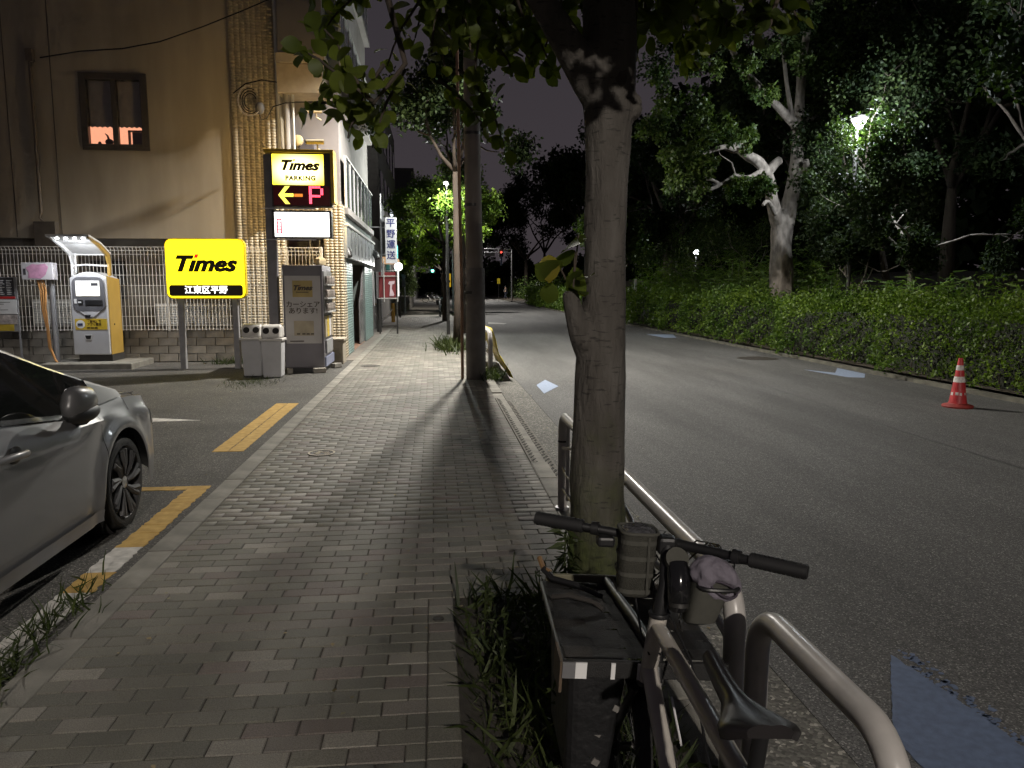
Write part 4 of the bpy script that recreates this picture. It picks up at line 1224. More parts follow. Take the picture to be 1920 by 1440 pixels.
# ---------------------------------------------------------------- utility pole with its street lamp
up = thing('utility_pole', 'tall grey concrete utility pole with a dark wrap at the kerb', 'utility pole', (.72, 13.6, 0))
M_POLE = mat('pole_concrete', (.175,.15,.132), .75, var=.15, vs=3, bump=.25, bs=60)
T([(.735,13.6,-.05),(.72,13.6,2.2),(.69,13.6,5),(.66,13.6,9.5)], [.158,.150,.135,.11], 20).build('shaft', M_POLE, up, smooth=True)
T([(.742,13.6,.0),(.735,13.6,1.95)], [.176,.168], 24).build('wrap_sheet', mat('dark_wrap', (.125,.112,.105), .6, var=.2, vs=5, bump=.7, bs=45), up, smooth=True)
T([(.50,13.62,.0),(.50,13.62,1.6),(.475,13.65,3.2),(.45,13.68,6.0)], .028, 10).build('cable_guard', mat('brown_guard', (.26,.15,.09), .45, var=.15), up, smooth=True)
for z in (1.5, 3.0, 4.2):
    T([(.70,13.6,z),(.70,13.6,z+.05)], .168-.006*z, 20).build('steel_band', M_DARKMETAL, up, smooth=True)
T([(.68,13.7,6.9),(.74,14.6,7.25),(.82,15.8,7.3),(.85,16.3,7.27)], .035, 10).build('lamp_arm', M_GALV, up, smooth=True)
hd = MB().blob((.87,16.6,7.24),(.14,.34,.07),14,8).build('lamp_head', M_GALV, up, smooth='all')
B(.78,.96,16.36,16.84,7.145,7.19).build('lamp_glass', emis('street_led', (1,.98,.93), 30), up)
lamp('street_lamp_light', 'SPOT', (.87,16.6,7.12), P_POLE_LAMP, (1.0,.95,.86), up, size=.09, spot=R(152), blend=.5)
for k, z in enumerate((8.6, 9.1)):
    T([(.66,13.6,z),(2.0,60,z+1.2)], .012, 5).build('overhead_wire', M_RUBBER, up)

# far lit street lamp between the trees, and the one behind the viewer across the road
fl_ = thing('street_lamp', 'slim street lamp shining through leaves up the sidewalk', 'street lamp', (.5, 26.4, 0))
T([(.50,26.4,0),(.49,26.4,4.5),(.48,26.2,4.95),(.465,25.8,5.02)], [.06,.05,.035,.03], 10).build('post', M_DARKMETAL, fl_, smooth=True)
MB().blob((.455,25.6,5.00),(.1,.22,.05),12,8).build('lamp_head', M_GALV, fl_, smooth='all')
MB().blob((.455,25.6,4.93),(.075,.15,.07),12,8).build('lamp_glass', emis('far_led', (1,1,.97), 40), fl_, smooth='all')
lamp('far_street_light', 'POINT', (.455,25.6,4.72), P_FAR_LAMP, (.96,1,.93), fl_, size=.1)
for X, Y, lab in ((2.62, 49, 'added road lamp on a long arm hidden behind the utility pole'), (5.6, 92, 'added road lamp over the far crossing hidden behind the utility pole')):  # lamps added to brighten the far road, kept out of sight
    q_ = thing('street_lamp', lab, 'street lamp', (1.25, Y, 0))
    T([(1.25,Y,0),(1.25,Y,7.6),(1.5,Y,8.0),(X-.3,Y,8.1)], [.08,.06,.05,.035], 8).build('post', M_GALV, q_, smooth=True)
    MB().blob((X,Y,8.1),(.32,.14,.06),12,8).build('lamp_head', M_GALV, q_, smooth='all')
    lamp('road_lamp_light', 'SPOT', (X,Y,7.95), 3200, (1.0,.96,.9), q_, size=.12, spot=R(160), blend=.5)
rl = thing('street_lamp', 'tall kerbside road lamp behind the viewpoint', 'street lamp', (1.0, -13.6, 0))
T([(1.0,-13.6,0),(1.0,-13.6,7.2),(1.05,-13.5,7.55),(1.15,-13.25,7.7)], [.09,.07,.05,.04], 10).build('post', M_GALV, rl, smooth=True)
MB().blob((1.2,-12.95,7.68),(.15,.35,.07),14,8).build('lamp_head', M_GALV, rl, smooth='all')
B(1.1,1.3,-13.2,-12.7,7.58,7.62).build('lamp_glass', emis('road_led', (1,.97,.93), 30), rl)
lamp('road_lamp_light', 'SPOT', (1.2,-12.95,7.55), P_ROAD_LAMP, (1.0,.91,.81), rl, size=.14, spot=R(170), blend=.25)

# guard rail by the pole with yellow sheet
M_YSHEET = mat('yellow_sheet_cover', (.42,.33,.03), .5, var=.2, vs=8)
g3 = thing('guard_rail', 'short guard rail by the utility pole draped with a yellow sheet', 'guard rail', (1.02, 14.5, 0))
T([(1.02,13.9,0),(1.02,13.9,.62),(1.02,14.0,.76),(1.02,14.2,.8),(1.02,19.0,.8),(1.02,19.2,.76),(1.02,19.3,.6),(1.02,19.3,0)], .045, 10).build('hoop', M_WHITEPIPE, g3, smooth=True)
T([(1.02,13.95,.4),(1.02,19.3,.4)], .03, 8).build('rail', M_WHITEPIPE, g3, smooth=True)
rows = []
for j in range(10):
    t = j/9
    rows.append([(1.07+.34*t**1.4+.02*math.sin(i*1.7+j), 14.1+i*.45-.28*t+.04*math.sin(i*2.3+j*1.1), .83-.86*t+.02*math.sin(i+j)) for i in range(9)])
MB().grid(rows).build('yellow_sheet', M_YSHEET, g3, smooth='all').modifiers.new('thick','SOLIDIFY').thickness = .008
# parked bicycles and small far things
def simple_bike(x, y, rz, lab):
    r = thing('parked_bicycle', lab, 'bicycle', (x,y,0), (0,0,rz), group='bicycles parked up the sidewalk')
    for yy in (-.52,.52):
        MB().lathe([(.33,-.02),(.345,-.015),(.35,0),(.345,.015),(.33,.02),(.31,.01),(.31,-.01),(.33,-.02)], (0,yy,.35), 24, 'X', caps=False).build('wheel', M_RUBBER, r, smooth=True)
    for a, b in (((0,-.52,.35),(0,-.08,.30)),((0,-.08,.30),(0,-.2,.85)),((0,-.08,.30),(0,.40,.75)),((0,-.16,.7),(0,.38,.85)),((0,.52,.35),(0,.36,.98)),((0,-.52,.35),(0,-.16,.7))):
        T([a,b], .018, 6).build('frame_tube', M_GALV, r)
    MB().blob((0,-.2,.9),(.07,.13,.04)).build('saddle', M_BLACK, r, smooth=True)
    T([(-.27,.25,1.02),(-.1,.36,1.0),(.1,.36,1.0),(.27,.25,1.02)], .015, 6).build('handlebar', M_GALV, r)
    bk = MB().prism([(-.14,.62),(.14,.62),(.18,.9),(-.18,.9)], .5, .8, 'Y').build('basket', M_DARKMETAL, r)
simple_bike(.35, 42, R(3), 'dark bicycle leaning by the far street lamp post')
simple_bike(-.3, 78, R(70), 'bicycle standing across the end of the sidewalk')
simple_bike(.2, 82, R(60), 'bicycle farthest up the sidewalk')
ys = thing('warning_sign', 'yellow and black sign panel on a thin post by the far trees', 'sign', (.9, 44, 0))
T([(.9,44,0),(.9,44,2.3)], .03, 8).build('post', M_GALV, ys)
B(.80,1.0,43.95,43.97,1.6,2.35).build('panel', mat('warn_yellow', (.55,.35,.02), .5, emit=(1,.6,.02), es=.25), ys)
B(.83,.97,43.94,43.949,1.85,1.98).build('black_mark', M_BLACK, ys)
gs = thing('green_signal', 'green traffic signal glowing far down the street', 'traffic signal', at(811,508,95))
p = at(811,508,95)
MB().blob(p, (.16,.1,.16)).build('green_lens', emis('green_led', (.15,1,.7), 5), gs, smooth=True)
B(p.x-1.0,p.x+.3,p.y+.12,p.y+.3,p.z-.25,p.z+.25).build('housing', M_DARKMETAL, gs)
T([(p.x-1,p.y+.2,p.z),(p.x-3,p.y+.2,p.z)], .06, 8).build('arm', M_DARKMETAL, gs); T([(p.x-3,p.y+.2,p.z),(p.x-3,p.y+.2,0)], .08, 8).build('post', M_DARKMETAL, gs)
# signal gantry on the right
ts = thing('traffic_signal', 'traffic signal on a mast arm over the far crossing showing red', 'traffic signal', at(960,556,90))
b0 = at(960,556,90); zt = at(960,468,90).z; xl = at(908,466,90).x
T([(b0.x,90,-.1),(b0.x,90,zt)], [.12,.09], 10).build('mast', M_GALV, ts, smooth=True)
T([(b0.x,90,zt),(xl,90,zt+.1)], .05, 8).build('mast_arm', M_GALV, ts, smooth=True)
T([(b0.x,90,zt-.35),(xl,90,zt-.3)], .03, 8).build('mast_arm', M_GALV, ts, smooth=True)
B(xl,xl+1.2,89.8,90.1,zt-.75,zt-.35).build('signal_head', M_GREYMETAL, ts)
q = at(940,473,89)
MB().blob(q,(.13,.1,.13)).build('red_lens', emis('red_signal', (1,.10,.07), 1.0), ts, smooth=True)
B(q.x-.25,q.x+.25,89.15,89.5,q.z-.5,q.z+.4).build('signal_head', M_DARKMETAL, ts)
q2 = at(940,488,89)
B(q2.x-.1,q2.x+.1,89.0,89.1,q2.z-.6,q2.z+.5).build('street_name_plate', mat('plate_blue', (.20,.28,.42), .5), ts)
yp = thing('yellow_flag_sign', 'yellow crossing sign board on a white post at the corner', 'sign', at(935,552,86))
q = at(935,527,86)
B(q.x-.16,q.x+.16,86,86.04,q.z-.3,q.z+.3).build('panel', mat('flag_yellow', (.65,.48,.03), .5, emit=(1,.75,.05), es=.12), yp)
T([(q.x,86.02,0),(q.x,86.02,q.z)], .03, 8).build('post', M_WHITEPIPE, yp)

# pedestrian on the crossing
def pedestrian(x, y, rz):
    r = thing('person', 'person in dark trousers walking off the far crossing', 'person', (x,y,RZ), (0,0,rz))
    def skin(name, vs_, es, rad, m):
        me = bpy.data.meshes.new(name); me.from_pydata(vs_, es, [])
        o = bpy.data.objects.new(name, me); C.objects.link(o); o.parent = r
        sk = o.modifiers.new('skin','SKIN'); sk.use_smooth_shade = True
        for i, q in enumerate(rad): me.skin_vertices[0].data[i].radius = (q, q)
        me.skin_vertices[0].data[0].use_root = True
        o.modifiers.new('sub','SUBSURF').levels = 1
        me.materials.append(m)
        return o
    body = skin('body', [(0,0,.95),(0,.02,1.2),(0,.03,1.42),(0,.04,1.52),(0,.05,1.62),(0,.05,1.72),(.18,.03,1.40),(.25,-.06,1.15),(.24,.06,.92),(-.18,.03,1.40),(-.25,.1,1.16),(-.22,.25,.98),
        (.09,.0,.90),(.10,.16,.50),(.10,.22,.09),(.10,.34,.04),(-.09,0,.90),(-.10,-.04,.50),(-.10,-.30,.14),(-.10,-.20,.05)],
        [(0,1),(1,2),(2,3),(3,4),(4,5),(2,6),(6,7),(7,8),(2,9),(9,10),(10,11),(0,12),(12,13),(13,14),(14,15),(0,16),(16,17),(17,18),(18,19)],
        [.15,.14,.13,.055,.10,.085,.065,.048,.04,.065,.048,.04,.085,.065,.045,.04,.085,.065,.045,.04], mat('skin_tone', (.42,.28,.2), .6))
    skin('trousers', [(0,0,.97),(.09,0,.90),(.10,.16,.50),(.10,.22,.13),(-.09,0,.90),(-.10,-.04,.50),(-.10,-.29,.18)], [(0,1),(1,2),(2,3),(0,4),(4,5),(5,6)], [.165,.105,.085,.07,.105,.085,.07], mat('navy_cloth', (.02,.022,.035), .9))
    skin('jacket', [(0,0,1.0),(0,.02,1.2),(0,.03,1.43),(.18,.03,1.40),(.25,-.06,1.15),(.24,.04,.98),(-.18,.03,1.40),(-.25,.1,1.16),(-.22,.22,1.03)], [(0,1),(1,2),(2,3),(3,4),(4,5),(2,6),(6,7),(7,8)], [.165,.16,.15,.085,.068,.06,.085,.068,.06], mat('grey_cloth', (.10,.085,.085), .9))
    MB().blob((0,.035,1.68),(.105,.115,.115),12,8).build('hair', M_BLACK, r, smooth='all')
    f = MB(); f.blob((.035,.145,1.64),(.012,.008,.008)); f.blob((-.035,.145,1.64),(.012,.008,.008))
    f.build('eyes', M_BLACK, r)
pp = at(948,560,101)
pedestrian(pp.x, 101, R(60))

# ================================================================== VEGETATION
M_BARK = mat('grey_bark', (.16,.135,.115), .9, var=.5, vs=7, bump=1.0, bs=14, stretch=(1,1,.45), col2=(.27,.235,.205))
M_BARKD = mat('dark_bark', (.050,.038,.029), .9, var=.3, vs=5, bump=.9, bs=28, stretch=(1,1,.35))
M_HEDGE = leafmat('azalea_leaf', (.042,.084,.012), (.118,.190,.026), .5, .28)
M_BAMB = leafmat('bamboo_grass_leaf', (.075,.140,.028), (.150,.235,.055), .45, .35)
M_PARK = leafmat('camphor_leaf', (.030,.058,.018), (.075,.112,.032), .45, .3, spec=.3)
M_PARK2 = leafmat('shaded_leaf', (.009,.017,.008), (.024,.038,.014), .6, .25, spec=.12)  # leaf colour darkened so these crowns look unlit; shade painted in
M_STREET = leafmat('street_tree_leaf', (.060,.105,.016), (.120,.185,.030), .45, .45)
M_NEAR = leafmat('near_tree_leaf', (.052,.075,.017), (.110,.148,.030), .5, .5, tcol=(1.5,1.6,.55))
M_WEED = leafmat('weed_blade', (.020,.032,.010), (.050,.068,.022), .6, .25)

def rough_tube(mb, pts, rs, n=20, amp=.05, seed=0):
    o = len(mb.v)
    mb.tube(pts, rs, n)
    rr = random.Random(seed)
    ph = [rr.uniform(0,6.28) for _ in range(6)]
    m = len(pts)
    for i in range(m):
        c = Vector(pts[i])
        for k in range(n):
            q = Vector(mb.v[o+i*n+k]); a = 6.283*k/n
            s = 1 + amp*(math.sin(3*a+ph[0]+i*.35)+.6*math.sin(5*a+ph[1]-i*.5)+.5*math.sin(2*a+ph[2]+i*.8))*.5 + rr.uniform(-.012,.012)
            mb.v[o+i*n+k] = tuple(c + (q-c)*s)
def smooth_path(ctrl, k=5):
    """Catmull-Rom through (point, radius)"""
    P_ = [np.array(tuple(p)+(r,)) for p, r in ctrl]; out = []
    for i in range(len(P_)-1):
        p0, p1, p2, p3 = P_[max(i-1,0)], P_[i], P_[i+1], P_[min(i+2,len(P_)-1)]
        for j in range(k):
            t = j/k
            out.append(.5*((2*p1)+(-p0+p2)*t+(2*p0-5*p1+4*p2-p3)*t*t+(-p0+3*p1-3*p2+p3)*t**3))
    out.append(P_[-1])
    return [Vector(q[:3]) for q in out], [float(q[3]) for q in out]
def tree_from(name, label, tubes, crown_pts, leaf, size, lmat, bmat, seed, base, droop=.4, group=None, cat='tree', tmpl=LEAF_S, n=10, axis=None, remesh=0):
    r = thing(name, label, cat, base, group=group)
    tk = MB()
    for i_, (pts, rs) in enumerate(tubes):
        if remesh and rs[0] > .05:
            p2, r2 = smooth_path(list(zip(pts, rs)), 5); rough_tube(tk, p2, r2, n, .14, 60+i_)
        else: tk.tube(pts, rs, n if rs[0] > .05 else 6)
    o = tk.build('trunk', bmat, r, smooth='all')
    if remesh:
        q_ = o.modifiers.new('merge', 'REMESH'); q_.mode = 'VOXEL'; q_.voxel_size = remesh; q_.use_smooth_shade = True
        q_ = o.modifiers.new('relax', 'SMOOTH'); q_.factor = .5; q_.iterations = 5
    leaves('crown', np.asarray(crown_pts, dtype=np.float32), size, lmat, r, np.random.default_rng(seed), droop=droop, tmpl=tmpl, axis=axis)
    return r

# hedge: clipped azalea wall along the park
hd = thing('hedge', 'long clipped azalea hedge along the right side of the road', 'hedge', (9.4, 30, 0))
rg = np.random.default_rng(21)
N = 75000
y = 5.5 + (rg.uniform(0,1,N)**1.9) * 66
face = rg.uniform(0,1,N)
x_r = rg.uniform(0,1,N)*1.9
top = 1.34 + .12*np.sin(y*.9) + .10*np.sin(y*2.3+1) + .09*np.sin(y*5.1)*np.sin(x_r*4) + .11*rg.normal(size=N)
front = 8.60 + .10*np.sin(y*1.3+.5) + .07*np.sin(y*3.1)
x = np.where(face < .55, front + np.abs(rg.normal(0,.10,N)), front + x_r)
z = np.where(face < .55, .06 + (top-.06)*rg.uniform(0,1,N), top - np.abs(rg.normal(0,.08,N)))
x = np.where(face < .55, x + .22*np.clip((z-top+.35)/.35, 0, 1)**2, x)
lump = .20*np.sin(y*4.3+z*5)*np.sin(z*5.5+y*1.7) + .11*np.sin(y*9+z*3)*np.sin(z*11-y*4) + .10*np.sin(y*1.7)
pts = np.stack([x+lump*(face<.55), y, z], 1)
sz = np.clip(.062*np.sqrt(np.maximum(y,8)/12), .058, .12)
leaves('foliage', pts, sz, M_HEDGE, hd, rg, up=.5)
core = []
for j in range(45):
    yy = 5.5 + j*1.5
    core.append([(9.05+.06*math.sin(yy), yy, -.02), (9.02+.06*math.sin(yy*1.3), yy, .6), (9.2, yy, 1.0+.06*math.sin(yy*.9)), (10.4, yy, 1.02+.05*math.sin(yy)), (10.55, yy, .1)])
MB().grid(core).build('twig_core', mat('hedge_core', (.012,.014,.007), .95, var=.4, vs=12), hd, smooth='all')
st = MB()
for k in range(90):
    yy = 6 + k*.35; xx = 8.92+rnd.uniform(-.05,.1)
    st.tube([(xx,yy,-.02),(xx+rnd.uniform(-.06,.06),yy+rnd.uniform(-.06,.06),.25)], .012, 5)
st.build('stems', M_BARKD, hd)['kind'] = 'stuff'
# bamboo grass standing above the hedge
bg = thing('bamboo_grass', 'tall bamboo grass rising behind the hedge below the pruned tree', 'grass', (11, 22, 0))
rg = np.random.default_rng(22)
cs = []
for k in range(620):
    yy = rg.uniform(12.5, 42); xx = 10.3 + rg.uniform(0, 1.6)
    h = rg.uniform(1.5, 2.9) * (1.0 if 20 < yy < 40 else .62)
    cs.append((xx, yy, h))
pp_ = []; ax_ = []
for xx, yy, h in cs:
    for q in range(26):
        t = rg.uniform(.25, 1)
        pp_.append((xx+rg.normal()*.12, yy+rg.normal()*.12, park_z(xx)+h*t)); a = rg.normal(size=3); ax_.append((a[0], a[1], .2-.5*(t>.8)))
leaves('blades', np.array(pp_, dtype=np.float32), .24, M_BAMB, bg, rg, tmpl=(BLADE[0]*np.array([2.2,1,1],dtype=np.float32), BLADE[1]), axis=np.array(ax_)*1.5, jitter=.5)
st = MB()
for xx, yy, h in cs[::2]:
    st.tube([(xx,yy,0),(xx+.03,yy,park_z(xx)+h*.9)], .006, 4)
st.build('stalks', M_BEDGR if 'M_BEDGR' in globals() else mat('stalk_green', (.08,.10,.04), .7), bg)
# broad-leaved weeds over the hedge on the right
for i, (yy, xx, lab) in enumerate(((10.6,10.4,'arching young shoots over the hedge at the right edge'), (14.5,10.6,'low sprouting shrub over the hedge right of the slim tree'))):
    r = thing('leafy_shoots', lab, 'shrub', (xx,yy,0))
    rg = np.random.default_rng(40+i)
    pts = []; st = MB()
    for k in range(26):
        d = Vector((rg.normal()*.5-.1, rg.normal()*.8, 1)).normalized(); p = Vector((xx+rg.normal()*.4, yy+rg.normal()*.7, .7))
        L = rg.uniform(.6,1.35); line = [p]
        for q in range(6):
            d = (d + Vector((0,0,-.12))).normalized(); p = p + d*L/6; line.append(p.copy())
            for m_ in range(4): pts.append(p + Vector(rg.normal(size=3))*.07)
        st.tube(line, .006, 4)
    leaves('foliage', np.array([tuple(q) for q in pts], dtype=np.float32), .11, M_HEDGE, r, rg)
    st.build('stems', M_BARKD, r)
for px, py, Y, lab in ((1192,532,35.5,'white marker post standing in the hedge right of the near trunk'), (1042,545,59,'white marker post far along the hedge')):
    p = at(px, py, Y)
    tag(B(p.x-.05,p.x+.05,Y-.04,Y+.04,0,p.z+.22).build('marker_post', M_WHITE, bevel=.01), lab, 'post')

# the pruned park tree lit by the lamp
def pl(seq, Y):  # photo polyline -> points round distance Y
    return [at(a, b, Y + (c if len(s_) > 2 else 0)) for s_ in seq for a, b, c in [(s_ + (0,))[:3]]]
YT = 22.0
tub = [
 (pl([(1466,560),(1466,510),(1465,450),(1468,415),(1472,395)],YT), [.34,.33,.30,.29,.22]),
 (pl([(1472,420),(1484,370),(1492,320),(1496,260),(1500,190),(1505,120),(1515,40),(1522,-40)],YT), [.27,.23,.20,.17,.14,.12,.10,.08]),
 (pl([(1462,425),(1448,375,-.3),(1440,335,-.5),(1424,305,-.7),(1400,290,-.9),(1382,272,-1.0),(1372,262,-1.0)],YT), [.22,.18,.16,.15,.14,.13,.10]),
 (pl([(1390,283,-.9),(1360,275,-1.2),(1330,285,-1.5),(1300,296,-1.8)],YT), [.09,.07,.05,.035]),
 (pl([(1436,330,-.5),(1450,310,-.3),(1462,300,-.2)],YT), [.13,.13,.12]),
 (pl([(1452,400,-.3),(1440,378,-.8),(1430,385,-.9)],YT), [.08,.06,.05]),
 (pl([(1428,320,-.7),(1402,333,-1.0),(1380,330,-1.3),(1352,346,-1.6),(1326,356,-1.9),(1312,350,-2.0),(1290,355,-2.1)],YT), [.07,.065,.06,.055,.05,.04,.025]),
 (pl([(1352,346,-1.6),(1335,337,-1.8),(1320,335,-2)],YT), [.05,.045,.04]),
 (pl([(1492,235),(1455,195,-.3),(1420,160,-.6),(1390,125,-.9),(1365,75,-1.2),(1340,20,-1.5)],YT), [.13,.11,.10,.085,.07,.05]),
 (pl([(1498,225),(1530,222,.3),(1560,205,.6),(1600,180,.9)],YT), [.09,.08,.06,.04]),
 (pl([(1490,250),(1482,200,-.2),(1474,150,-.3),(1468,90,-.4),(1460,30,-.5)],YT), [.08,.07,.06,.05,.04]),
 (pl([(1500,330),(1512,310,-.4),(1510,300,-.5)],YT), [.10,.09,.08]),
 (pl([(1380,330,-1.3),(1372,305,-1.4),(1350,290,-1.5),(1345,270,-1.5)],YT), [.03,.025,.02,.012]),
]
rg = np.random.default_rng(31)
cl = [(1280,210,-2,60),(1330,235,-1.8,50),(1300,265,-2,45),(1268,290,-2.2,40),(1300,300,-2.4,45),(1270,340,-2.2,38),(1310,320,-2.3,30),(1365,235,-1.5,38),(1395,250,-1.3,30),
      (1370,358,-1.6,26),(1400,355,-1.6,30),(1430,350,-1.3,26),(1388,372,-1.7,20),
      (1262,150,-1.5,42),(1320,130,-1.2,34),(1440,165,-1.2,30),(1405,118,-1.4,32),(1496,110,-1.0,30),(1455,70,-1,34),(1512,30,-.8,36),(1512,270,.6,22),(1470,205,.8,26),
      (1530,260,.3,45),(1560,300,.5,45),(1540,215,.4,36),(1590,190,.8,45),(1560,120,.5,60),(1520,150,.8,30),(1520,340,.3,28),(1550,60,.3,70),(1230,240,-2.4,45)]
pts = []
for a, b, c, rr in cl:
    Y = YT + c; rad = rr/1442*Y
    pts.append(clumps(rg, [at(a,b,Y)+Vector(rg.normal(size=3))*rad*.45 for _ in range(6)], rad*.42, 100))
pt_ = tree_from('park_tree', 'big pruned park tree with pale twisted limbs lit by the park lamp', tub, np.concatenate(pts), None, .115, M_PARK, M_BARK, 32, at(1466,560,YT), group='park trees', n=14, remesh=.02)

up_ = []
for a, b, c, rr in ((1250,140,-1.2,55),(1300,100,-1,60),(1275,60,-1,60),(1345,40,-1,60),(1420,60,-.8,60),(1480,50,1.2,70),(1450,120,1.2,45),(1540,90,.8,60),(1390,20,-.6,60),(1560,20,.8,70),(1230,60,-1,60)):
    Y = YT + c; rad = rr/1442*Y
    up_.append(clumps(rg, [at(a,b,Y)+Vector(rg.normal(size=3))*rad*.5 for _ in range(5)], rad*.5, 80))
leaves('upper_crown', np.concatenate(up_), .115, M_PARK2, pt_, rg, droop=.4)  # same tree's top leaves in the darkened colour, painted as unlit
# generic park trees (dark mass on the right)
def gen_tree(x, y, h, r0, seed, label, lmat, bmat=M_BARKD, leaf=.14, per=55, depth=4, group='park trees', z0=None, lean=(0,0), first=.35, rad=.55, spread=.75, extra=()):
    rg = np.random.default_rng(seed)
    z0 = park_z(x)-.1 if z0 is None else z0
    tubes, tips = [], []
    d = Vector((lean[0], lean[1], 1)).normalized()
    L = h*first
    pts = [Vector((x,y,z0)), Vector((x,y,z0))+d*L*.5, Vector((x,y,z0))+d*L]
    tubes.append((pts, [r0*1.2, r0*.95, r0*.62]))
    for k in range(4):
        nd = Vector((math.cos(k*1.6+seed)*.75, math.sin(k*1.6+seed)*.75, .8))
        branchy(rg, pts[-1], nd, h*.27, r0*.55, depth-1, tubes, tips, spread, .35, .22, .72, (2,3))
    tips += list(extra)
    cp = clumps(rg, tips, rad, per)
    return tree_from('park_tree', label, tubes, cp, None, leaf, lmat, bmat, seed+1, (x,y,z0), group=group)
specs = [
 (17.5, 25, 11, .25, 'broad dark park tree behind the park lamp', M_PARK2),
 (14.2, 15.5, 9.5, .20, 'dark park tree with a bare trunk near the right edge', M_PARK2),
 (20, 17, 11, .25, 'dark park tree deep in the park at the right edge', M_PARK2),
 (14.5, 31, 11, .25, 'tall dark tree left of and behind the pruned tree', M_PARK2),
 (12.6, 40, 10, .22, 'dark tree behind the hedge beyond the pruned tree', M_PARK2),
 (20, 38, 13, .3, 'big dark tree far behind the pruned tree', M_PARK2),
 (16, 52, 13, .3, 'tall dark tree beyond the second park lamp', M_PARK2),
 (25, 26, 13, .3, 'dark tree at the back of the park on the right', M_PARK2),
 (13.5, 66, 13, .28, 'dark tree above the far end of the hedge', M_PARK2),
 (11.4, 47, 6.2, .14, 'yellow-green roadside tree overhanging the hedge left of the near trunk', M_PARK),
 (12.5, 104, 15, .3, 'dark tree behind the traffic signal', M_PARK2),
 (8.5, 128, 17, .3, 'rounded dark tree closing the road view', M_PARK2),
 (1.5, 135, 15, .3, 'dark tree at the far end of the sidewalk', M_PARK2),
 (17, 118, 19, .3, 'tall dark tree behind the far crossing', M_PARK2),
]
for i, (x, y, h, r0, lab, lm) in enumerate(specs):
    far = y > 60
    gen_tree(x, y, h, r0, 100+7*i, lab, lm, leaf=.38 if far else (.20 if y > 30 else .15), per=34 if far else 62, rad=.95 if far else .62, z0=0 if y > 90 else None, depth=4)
# far wood behind the park: one dark mass
rg = np.random.default_rng(500)
N = 52000
yy = rg.uniform(-5, 150, N); xx = 27 + rg.gamma(2.0, 2.2, N) + np.maximum(0, (yy-60)*.03)
hh = 21 + 2.5*np.sin(yy*.35) + 1.8*np.sin(yy*.83+1)
zz = park_z(27) - 1.5 + rg.uniform(0, 1, N)**.8*hh
wd = leaves('far_wood', np.stack([xx,yy,zz],1).astype(np.float32), 1.25, M_PARK2, None, rg)
tag(wd, 'dark wood closing the back of the park', 'wood', kind='stuff')
# bushes and low trees closing the far end of the street
N = 16000
xx = rg.uniform(-8, 30, N); yy = 138 + rg.gamma(2.0, 2.5, N); zz = rg.uniform(0, 1, N)*(6 + 2*np.sin(xx*.5) + 1.2*np.sin(xx*1.3))
wd = leaves('far_bushes', np.stack([xx,yy,zz],1).astype(np.float32), .85, M_PARK, None, rg)
tag(wd, 'dark bushes closing the far end of the street', 'bushes', kind='stuff')
N = 9000
xx = 10.6 + rg.uniform(0, 5, N); yy = 72 + rg.uniform(0, 60, N); zz = rg.uniform(0, 1, N)**1.3*(2.2 + .8*np.sin(yy*.6))
wd = leaves('far_shrubs', np.stack([xx,yy,zz],1).astype(np.float32), .30, M_PARK, None, rg)
tag(wd, 'low shrubs on the park corner beyond the hedge', 'shrubs', kind='stuff')
# slim lit tree, glossy shrub and bare-stemmed saplings under the lamp
gen_tree(11.9, 18.3, 5.2, .085, 301, 'slim pale-trunked tree in front of the park lamp', M_PARK2, M_BARK, leaf=.10, per=60, first=.42, rad=.40, lean=(-.02,0), extra=[at(1592,232,18.2), at(1628,262,18.2)])
gen_tree(11.2, 19.6, 3.6, .05, 311, 'small glossy-leaved tree between pruned tree and slim tree', M_PARK2, M_BARK, leaf=.10, per=60, first=.4, rad=.38)
gen_tree(12.9, 20.5, 6.5, .11, 321, 'leaning tree crossing in front of the park lamp', M_PARK2, M_BARKD, leaf=.11, per=40, first=.45, lean=(-.25,-.05), rad=.5)
gen_tree(12.3, 30, 4.5, .07, 331, 'twiggy bare-limbed small tree left of the pruned tree', M_PARK, M_BARK, leaf=.09, per=16, first=.3, rad=.45)
gen_tree(11.8, 34.5, 4.8, .07, 341, 'twiggy small tree nearer the hedge end', M_PARK, M_BARK, leaf=.10, per=22, first=.3, rad=.5)

# park lamps
kl = thing('park_lamp', 'park lamp on a slim post shining through the branches', 'street lamp', (11.2, 18.9, 0))
p = at(1611,230,18.9)
kl.location = (p.x, p.y, park_z(p.x)); ORIGIN[kl.as_pointer()] = Vector(kl.location)
T([(p.x,p.y+.1,0),(p.x,p.y+.1,p.z+.1)], .05, 10).build('post', M_DARKMETAL, kl, smooth=True)
MB().lathe([(.22,.09),(.20,.15),(.08,.20),(.02,.21)], p, 18).build('lamp_hood', M_DARKMETAL, kl, smooth=True)
MB().lathe([(.07,-.14),(.14,-.01),(.19,.085)], p, 18).build('lamp_glass', emis('park_led', (.92,.97,1), 22), kl, smooth=True)
lamp('park_light', 'POINT', p+Vector((-.05,-.42,-.15)), P_PARK_LAMP, (.88,.95,1.0), kl, size=.16)
k2 = thing('park_lamp', 'small bright park lamp low behind the bamboo grass', 'street lamp', at(1306,473,44))
p = at(1306,473,44)
MB().blob(p,(.16,.16,.16),12,8).build('lamp_glass', emis('park_led2', (.95,.98,1), 18), k2, smooth='all')
T([p+Vector((0,.1,0)), Vector((p.x,p.y+.1,0))], .05, 8).build('post', M_DARKMETAL, k2)
lamp('park_light', 'POINT', p+Vector((0,-.35,0)), 160, (.9,.96,1.0), k2, size=.15)

